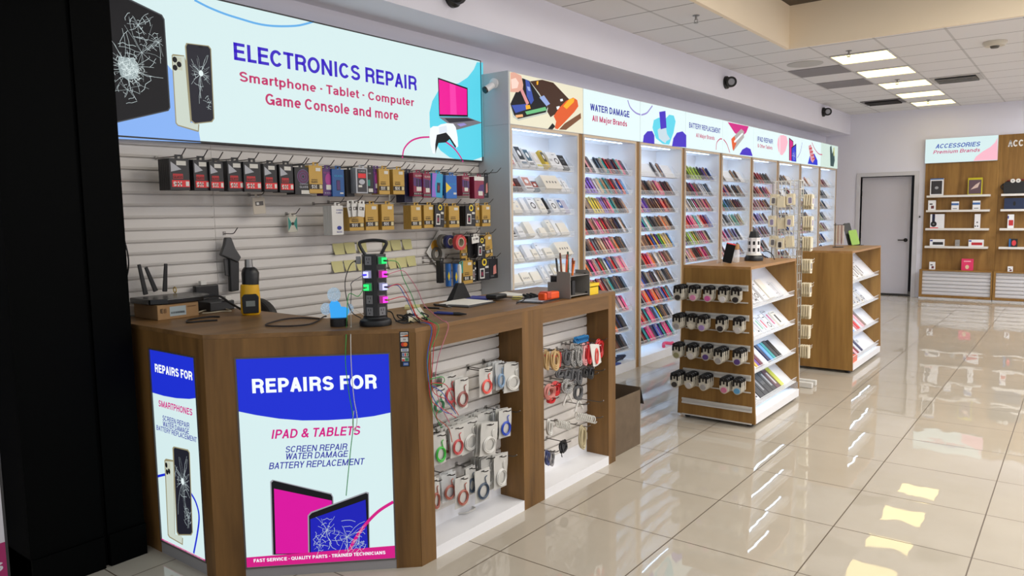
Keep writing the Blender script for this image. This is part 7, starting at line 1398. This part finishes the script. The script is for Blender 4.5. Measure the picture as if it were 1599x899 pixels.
# on top of the far stand
ki = crop(1220, 260, 4.0875)
P = onz(*ki(362, 515), HI); t = thing('lanyard_rack', 'black wire rack hung with beige cords on the far stand', 'rack', (P.x, P.y, HI))
m = MB(); m.lathe([(0, .0005), (.055, .0005), (.055, .006), (0, .006)], (P.x, P.y, HI), 24); part('base', m, BLACK, t, smooth=True)
m = MB(); m.tube([(P.x-.03, P.y, HI+.006), (P.x-.03, P.y, HI+.235), (P.x-.03, P.y, HI+.255)], .003, 6); m.tube([(P.x-.05, P.y, HI+.235), (P.x+.06, P.y, HI+.235), (P.x+.06, P.y, HI+.255)], .003, 6); part('frame', m, BLACK, t)
CORD = [(206, 190, 160), (170, 130, 100), (216, 204, 186), (150, 104, 84), (220, 210, 196)]
for k in range(5):
    x = P.x-.018+.017*k; solo('cord', MB().tube(spline([(x-.004, P.y-.007, HI+.231), (x-.005, P.y-.008, HI+.12), (x, P.y-.008, HI+.03), (x+.005, P.y-.008, HI+.12), (x+.004, P.y-.007, HI+.231)], 4), .0032, 6), mat('cord_%d' % k, CORD[k], .6), f'beige or brown cord, {ORD[k]} from left on the black wire rack', 'cord', 'cords on the black rack', smooth=True)
P = onz(*ki(470, 502), HI); t = thing('case_display', 'lime green phone case leaning on a black easel on the far stand', 'case', (P.x, P.y, HI))
for nm, mm, w, h, z_, yaw_, dx in (('lime_case', mat('lime_case', (150, 196, 70), .4), .085, .17, .004, -60, .01), ('black_case', KB2, .075, .25, .004, -60, -.045)):
    m = MB(); m.rslab(w, h, .012, .01, 3); 
    if nm == 'lime_case': m.lathe([(0, .0121), (.012, .0121), (.012, .0135), (0, .0135)], (0, -.012, h-.03), 14, 'X')
    o = bpy.data.objects.new(nm, make_mesh(nm, m, mm, Vector((0, 0, 0)), False)); COL.objects.link(o); o.parent = t; o.location = (dx, -dx*.9, z_); o.rotation_euler = (math.radians(9), math.radians(-20), math.radians(yaw_))
part('easel', MB().box(P.x-.05, P.x+.08, P.y-.03, P.y+.06, HI+.0005, HI+.004), DARK, t)

# ------------------------------------------------------------------ white wire rack between the stands
WIRE = mat('white_wire', (222, 220, 214), .4)
wx0, wx1, wy0, wy1, wh = -.115, .115, 3.56, 3.68, 1.845
t = thing('wire_rack', 'tall white wire rack of hanging packs between the two stands', 'rack', (0, 3.71, 0))
def grid(pl, w):
    m = MB(); n = max(2, int(w/.076)); vs = [w*k/n for k in range(n+1)]
    for a in vs: m.tube([pl.p(a, .05), pl.p(a, wh)], .0042 if a not in (0, w) else .006, 5)
    for k in range(25): b = .05+(wh-.05)*k/24; m.tube([pl.p(0, b), pl.p(w, b)], .0036, 5)
    return m
for pl, w in ((Plane((wx0, wy0, 0), (1, 0, 0), (0, -1, 0)), wx1-wx0), (Plane((wx1, wy0, 0), (0, 1, 0), (1, 0, 0)), wy1-wy0), (Plane((wx1, wy1, 0), (-1, 0, 0), (0, 1, 0)), wx1-wx0), (Plane((wx0, wy1, 0), (0, -1, 0), (-1, 0, 0)), wy1-wy0)): part('grid_panel', grid(pl, w), WIRE, t)
for (y) in (wy0, wy1): part('foot', MB().box(-.26, .27, y-.02, y+.02, .002, .05), WIRE, t, bevel=.004)
PKC = mat('rack_pack', (230, 219, 190), .4); PKW = mat('rack_pack_white', (242, 238, 228), .4)
WIN = {'grey': (120, 116, 118), 'blue': (56, 100, 170), 'lilac': (150, 140, 170), 'brown': (130, 110, 92), 'dark': (70, 66, 66)}
def rack_pack(t_, x, y, z, w, h, win, face, label, behind, tilt=0, grp=None):
    r = thing('rack_pack', label, 'package', (0, 0, 0)); m = MB(); m.rslab(w, h, .012, .006, 2, 0, 0, 0); part('card', m, PKC, r)
    if win:
        m = MB(); m.rslab(w*.46, h*.5, .0015, .008, 3, .0121, 0, h*.16); part('window', m, mat('rack_'+win, WIN[win], .35), r)
        m = MB(); m.rslab(w*.62, h*.62, .0008, .008, 3, .0121-.0006, 0, h*.1); part('blister', m, PKW, r)
    rz = 0 if face == 'x' else -PI/2
    for k in range(1, behind+1):
        off = .02*k; dup(r, (x-off, y, z) if face == 'x' else (x, y+off, z), (math.radians(tilt+random.uniform(-5, 5)), 0, rz), 'packs behind the '+label, 'behind '+label)
    r.location = (x, y, z); r.rotation_euler = (math.radians(tilt), 0, rz)
    hl = thing('rack_hook', 'white hook of the '+label, 'hook', (x, y, z+h)); 
    a = (wx1+.003, y, z+h-.004) if face == 'x' else (x, wy0-.003, z+h-.004); b = (x+.03, y, z+h-.004) if face == 'x' else (x, y-.03, z+h-.004); part('wire', MB().tube([a, b, (b[0]+(.006 if face == 'x' else 0), b[1]-(0 if face == 'x' else .006), b[2]+.014)], .003, 6), WIRE, hl)
RN = ['top', 'second', 'third', 'fourth', 'fifth', 'sixth', 'seventh', 'lowest']
RZ = [1.60, 1.41, 1.23, 1.03, .82, .62, .44, .26]
WV = [['grey', None, 'lilac'], ['lilac', None, 'lilac'], ['grey', 'dark', None], [None, 'brown', 'grey'], ['blue', None, 'grey'], ['blue', None, None], [None, 'grey', None], ['brown', None, None]]
for r in range(8):
    for c_ in range(3):
        rack_pack(t, -.085+.075*c_, wy0-.07-.025*((r+c_) % 2), RZ[r]-.02*(c_ % 2)+.03, .062, .098, WV[r][c_], 'y', f'cream blister pack, {("left", "middle", "right")[c_]} of the {RN[r]} front row, wire rack', 2, (-3, 4, 12, -6)[(r+c_) % 4] if r == 3 else (r*5+c_*3) % 9-4)
    for c_ in range(2):
        rack_pack(t, wx1+.10-.02*(c_ % 2), wy0+.03+.065*c_, RZ[r]+.02-.03*c_, .062, .10, WV[r][2-c_], 'x', f'cream blister pack, {("near", "far")[c_]} one of the {RN[r]} side row, wire rack', 3, (r*3+c_*5) % 13-6)

# ------------------------------------------------------------------ oak wall cabinets on the back wall
YC = 11.55
SW2 = mat('shelf_white', (226, 222, 216), .45)
def cabinet(x0, x1, label, first):
    t = thing('wall_cabinet', label, 'cabinet', ((x0+x1)/2, YC, 0))
    part('back_panel', MB().box(x0, x1-.03, YC, YB-.001, .505, 2.33 if first else 2.745), OAK, t)
    part('end_strip', MB().box(x1-.03, x1, YC-.004, YB-.001, .505, 2.745), OAK, t)
    b = MB(); yb = YC-.15; b.box(x0-.01, x1, yb, YC, .485, .505); b.box(x0-.01, x0+.035, yb, YB-.002, .03, .485); b.box(x1-.03, x1, yb, YB-.002, .03, .485); b.box(x0+.035, x1-.03, yb, YC, .03, .068)
    part('base_frame', b, OAK, t); part('plinth', MB().box(x0-.01, x1, yb+.02, YC, 0, .03), WHITE, t)
    s = MB(); pts = [(yb+.02+(.012-(px_)), pz) for (px_, pz) in [(a+.012, z) for a, z in slat_profile(.068, .485, 0)]]
    s.prism([(x0+.035, yb+.03-px_, pz) for (px_, pz) in slat_profile(.068, .485, 0)], (x1-.03-x0-.035, 0, 0)); part('slat_front', s, mat('slat_back_white', (206, 204, 206), .5), t)
    for z in (1.78, 1.53, 1.218, .912): part('shelf', MB().box(x0+.05, x1-.10, YC-.12, YC, z-.035, z), SW2, t, bevel=.002)
    return t
cabinet(-.125, .955, 'oak wall cabinet under the lit ACCESSORIES sign at the back', True)
t2 = cabinet(.957, 2.04, 'oak wall cabinet with white ACCESSORIES letters, cut by the right edge', False)
PK = Plane((0, YC, 0), (1, 0, 0), (0, -1, 0))
p = Print(PK, 1.5)
kb6, kb7 = crop(1420, 200, 6.419), crop(1420, 330, 5.994)
A = PK.px(*kb6(988, 188)); B = PK.px(*kb6(990, 122))
p.text('ACCESSORIES', A[0], A[0]+.74, A[1], B[1]-A[1], mat('letters_white', (226, 224, 220), .5), 0, .05); p.build('lettering', t2)
t = thing('lightbox_sign', 'lit white sign reading ACCESSORIES Premium Brands with a pink corner', 'sign', (.4, YC, 2.33))
part('box', MB().box(-.138, .925, YC-.03, YB-.001, 2.332, 2.745), mat('sign_box', (205, 206, 210), .5), t); part('face', MB().box(-.134, .921, YC-.034, YC-.03, 2.336, 2.741), SKY, t)
PK2 = Plane((0, YC-.034, 0), (1, 0, 0), (0, -1, 0))
p = Print(PK2, 1, kb6); p.poly([(642, 328), (668, 285), (740, 230), (810, 190), (858, 145), (884, 98), (884, 316)], PINK); p.build('printed_corner', t)
p = Print(PK2, 3, kb6); p.textpx('ACCESSORIES', (260, 204), (716, 180), (268, 160), lit('sign_acc_blue', (66, 92, 176)), .25, .03).textpx('Premium Brands', (238, 258), (714, 236), (246, 222), lit('sign_acc_red', (196, 74, 120)), .25, .02); p.build('lettering', t)
def shelf_item(q, f, z, dep, body, fn, label, cat='box', name='boxed_product'):
    y = YC-.095; A, B = ony(*f(q[0], q[3]), y), ony(*f(q[2], q[1]), y); w, h = B.x-A.x, B.z-A.z; h = max(h, .04)
    t = thing(name, label, cat, ((A.x+B.x)/2, y, z)); part('carton', MB().box(A.x, B.x, y, y+dep, z+.0005, z+h), body, t, bevel=.002)
    if fn:
        xm = (A.x+B.x)/2; p = Print(Plane((xm, y, z), (1, 0, 0), (0, -1, 0))); fn(p, w, h); p.build('printed_front', t)
    return t
def pr_hdd(p, w, h): p.rect(-w*.42, w*.4, h*.08, h*.86, PDG).disc(0, h*.45, w*.14, w*.12, PSIL).rect(-w*.5, w*.5, h*.93, h*1.0, mat('box_blue_top', (70, 110, 170), .4))
def pr_shoe(p, w, h): p.rect(-w*.44, w*.44, h*.04, h*.88, mat('box_purple_brown', (96, 74, 84), .5)).poly([(-w*.3, h*.3), (w*.2, h*.42), (w*.35, h*.75), (w*.05, h*.6)], mat('box_pale_pink', (216, 190, 180), .5), False)
def pr_band(p, w, h): p.rect(-w*.5, w*.5, h*.55, h*.8, mat('box_blue_top', (70, 110, 170), .4)).rect(-w*.3, w*.3, h*.1, h*.2, GREY)
def pr_buds(p, w, h): p.rect(-w*.1, w*.3, h*.15, h*.45, mat('box_dark_red', (110, 50, 56), .5)).rect(-w*.3, w*.1, h*.55, h*.68, PDG)
def pr_head(p, w, h): p.rect(-w*.36, -w*.16, h*.3, h*1, PNAVY).disc(-w*.24, h*.3, w*.22, h*.2, BLACK).disc(-w*.24, h*.3, w*.07, h*.06, GREY).rect(-w*.5, w*.1, h*0, h*.06, PRED)
def pr_mic(p, w, h): p.disc(0, h*.42, w*.14, w*.14, PDG).rect(-w*.4, -w*.2, h*.1, h*.2, PDG).rect(w*.0, w*.2, h*.1, h*.2, PDG)
def pr_spk(c_): return lambda p, w, h: p.rect(-w*.3, w*.42, h*.2, h*.6, mat('spk_%d%d%d' % c_, c_, .5)).rect(-w*.48, -w*.3, h*.7, h*.9, INKB)
def pr_face(p, w, h): p.disc(0, h*.3, w*.16, h*.18, mat('box_blond', (226, 196, 160), .5)).rect(-w*.3, w*.3, h*.74, h*.84, mat('box_lightpink', (244, 160, 180), .5))
def pr_redspk(p, w, h): p.disc(w*.1, h*.5, w*.26, h*.34, mat('spk_red', (214, 60, 70), .5)).rect(-w*.5, -w*.28, 0, h, mat('box_blue_side', (40, 100, 160), .4))
shelf_item((205, 488, 345, 662), kb6, 1.78, .05, WB, pr_hdd, 'white box with a dark square drive picture on the top back shelf')
shelf_item((583, 472, 735, 645), kb6, 1.78, .05, mat('box_yellow_green', (196, 186, 30), .4), pr_shoe, 'yellow edged box with a shoe-like picture on the top back shelf')
shelf_item((186, 716, 264, 815), kb6, 1.53, .05, WB, pr_buds, 'white earbud box, leftmost on the second back shelf')
shelf_item((420, 718, 496, 802), kb6, 1.53, .05, WB, pr_band, 'white box with a blue band in the middle of the second back shelf')
shelf_item((632, 710, 712, 800), kb6, 1.53, .05, WB, pr_band, 'white box with a blue band, right on the second back shelf')
shelf_item((192, 12, 328, 145), kb7, 1.218, .05, WB, pr_head, 'white headphone box on the third back shelf')
shelf_item((606, 12, 666, 145), kb7, 1.218, .05, WB, pr_mic, 'slim white box with dark dots on the third back shelf')
shelf_item((190, 256, 328, 318), kb7, .912, .05, WB, pr_spk((40, 40, 44)), 'white box with a black bar speaker on the fourth back shelf')
shelf_item((426, 252, 472, 312), kb7, .912, .04, mat('box_clear_grey', (150, 146, 142), .3), pr_dots, 'small clear grey pack on the fourth back shelf')
shelf_item((552, 252, 696, 315), kb7, .912, .05, WB, pr_spk((190, 40, 52)), 'white box with a red bar speaker on the fourth back shelf')
shelf_item((184, 466, 242, 535), kb7, .505, .04, WB, pr_buds, 'small white box on the left of the oak ledge')
shelf_item((484, 436, 600, 542), kb7, .505, .06, mat('box_hot_pink', (226, 56, 104), .4), pr_face, 'hot pink box on the oak ledge')
shelf_item((948, 672, 1230, 788), kb6, 1.53, .06, mat('box_navy_speaker', (30, 44, 76), .5), lambda p, w, h: p.disc(-w*.12, h*.5, w*.05, h*.2, BLACK), 'navy speaker box under the black bag')
shelf_item((916, 8, 982, 138), kb7, 1.218, .05, WB, pr_spk((196, 50, 56)), 'white box with a tall red speaker on the right cabinet')
shelf_item((930, 236, 1014, 312), kb7, .912, .05, KB2, pr_redspk, 'black box with a red round speaker on the right cabinet')
shelf_item((918, 502, 970, 550), kb7, .505, .04, WB, pr_buds, 'tiny white box on the ledge of the right cabinet')
y = YC-.09; A, B = ony(*kb6(915, 630), y), ony(*kb6(1149, 500), y); bx0 = A.x+.03; bx1 = bx0+.42
t = thing('speaker_bag', 'black rounded carrying bag with a red and white ring strap, cut by the right edge', 'bag', ((bx0+bx1)/2, y, 1.78))
h_ = B.z-A.z; m = MB(); m.prism([(bx0+.025, y, 1.7805), (bx1-.025, y, 1.7805), (bx1-.006, y, 1.7805+.02), (bx1, y, 1.7805+h_*.75), (bx1-.03, y, 1.7805+h_), (bx0+.03, y, 1.7805+h_), (bx0, y, 1.7805+h_*.75), (bx0+.006, y, 1.7805+.02)], (0, .085, 0)); part('body', m, KB2, t, bevel=.008)
m = MB(); m.tube(spline([(bx0+.05, y+.04, 1.78+h_), (bx0+.10, y+.03, 1.80+h_), (bx1-.10, y+.03, 1.80+h_), (bx1-.05, y+.04, 1.78+h_)], 4), .012, 8); part('strap', m, mat('strap_red', (120, 30, 34), .5), t, smooth=True)
m = MB(); m.tube(spline([(bx0+.01, y+.03, 1.80+h_*.2), (bx0-.03, y+.03, 1.80+h_*.5), (bx0+.01, y+.03, 1.78+h_*.85)], 4), .010, 8); part('side_handle', m, BLACK, t, smooth=True)
for k in (0, 1):
    m = MB(); m.lathe([(0, 0), (.033, 0), (.033, .008), (.012, .010), (0, .010)], (bx0+.13+.075*k, y-.008, 1.79+h_), 20, 'Y'); part('white_ring', m, PWH, t, smooth=True)
    m = MB(); m.lathe([(0, -.0025), (.010, -.0025), (.010, 0), (0, 0)], (bx0+.13+.075*k, y-.008, 1.79+h_), 14, 'Y'); part('ring_centre', m, GREY, t, smooth=True)
# small wall switch edge beside the door
solo('wall_switch', MB().box(-.20, -.185, YB-.02, YB-.0005, 1.40, 1.43), DARK, 'small dark latch on the back wall beside the oak cabinet', 'latch')

# ------------------------------------------------------------------ lit poster outside the shopfront, at the left edge
t = thing('poster_stand', 'white poster with a magenta foot at the left edge outside the shop', 'poster', (-1.32, -2.6, 0))
part('body', MB().box(-1.34, -1.30, -3.1, -2.195, 0, 2.1), mat('poster_body', (40, 40, 42), .4), t)
PO = Plane((-1.30, 0, 0), (0, 1, 0), (1, 0, 0))
p = Print(PO, 1); p.rect(-3.09, -2.205, .30, 2.05, mat('poster_white', (196, 194, 200), .5)).rect(-3.09, -2.205, .12, .30, mat('poster_magenta', (150, 26, 90), .5)); p.text('Photos', -2.42, -2.215, .185, .05, mat('poster_white', (196, 194, 200), .5), .1, .03); p.build('printed_poster', t)
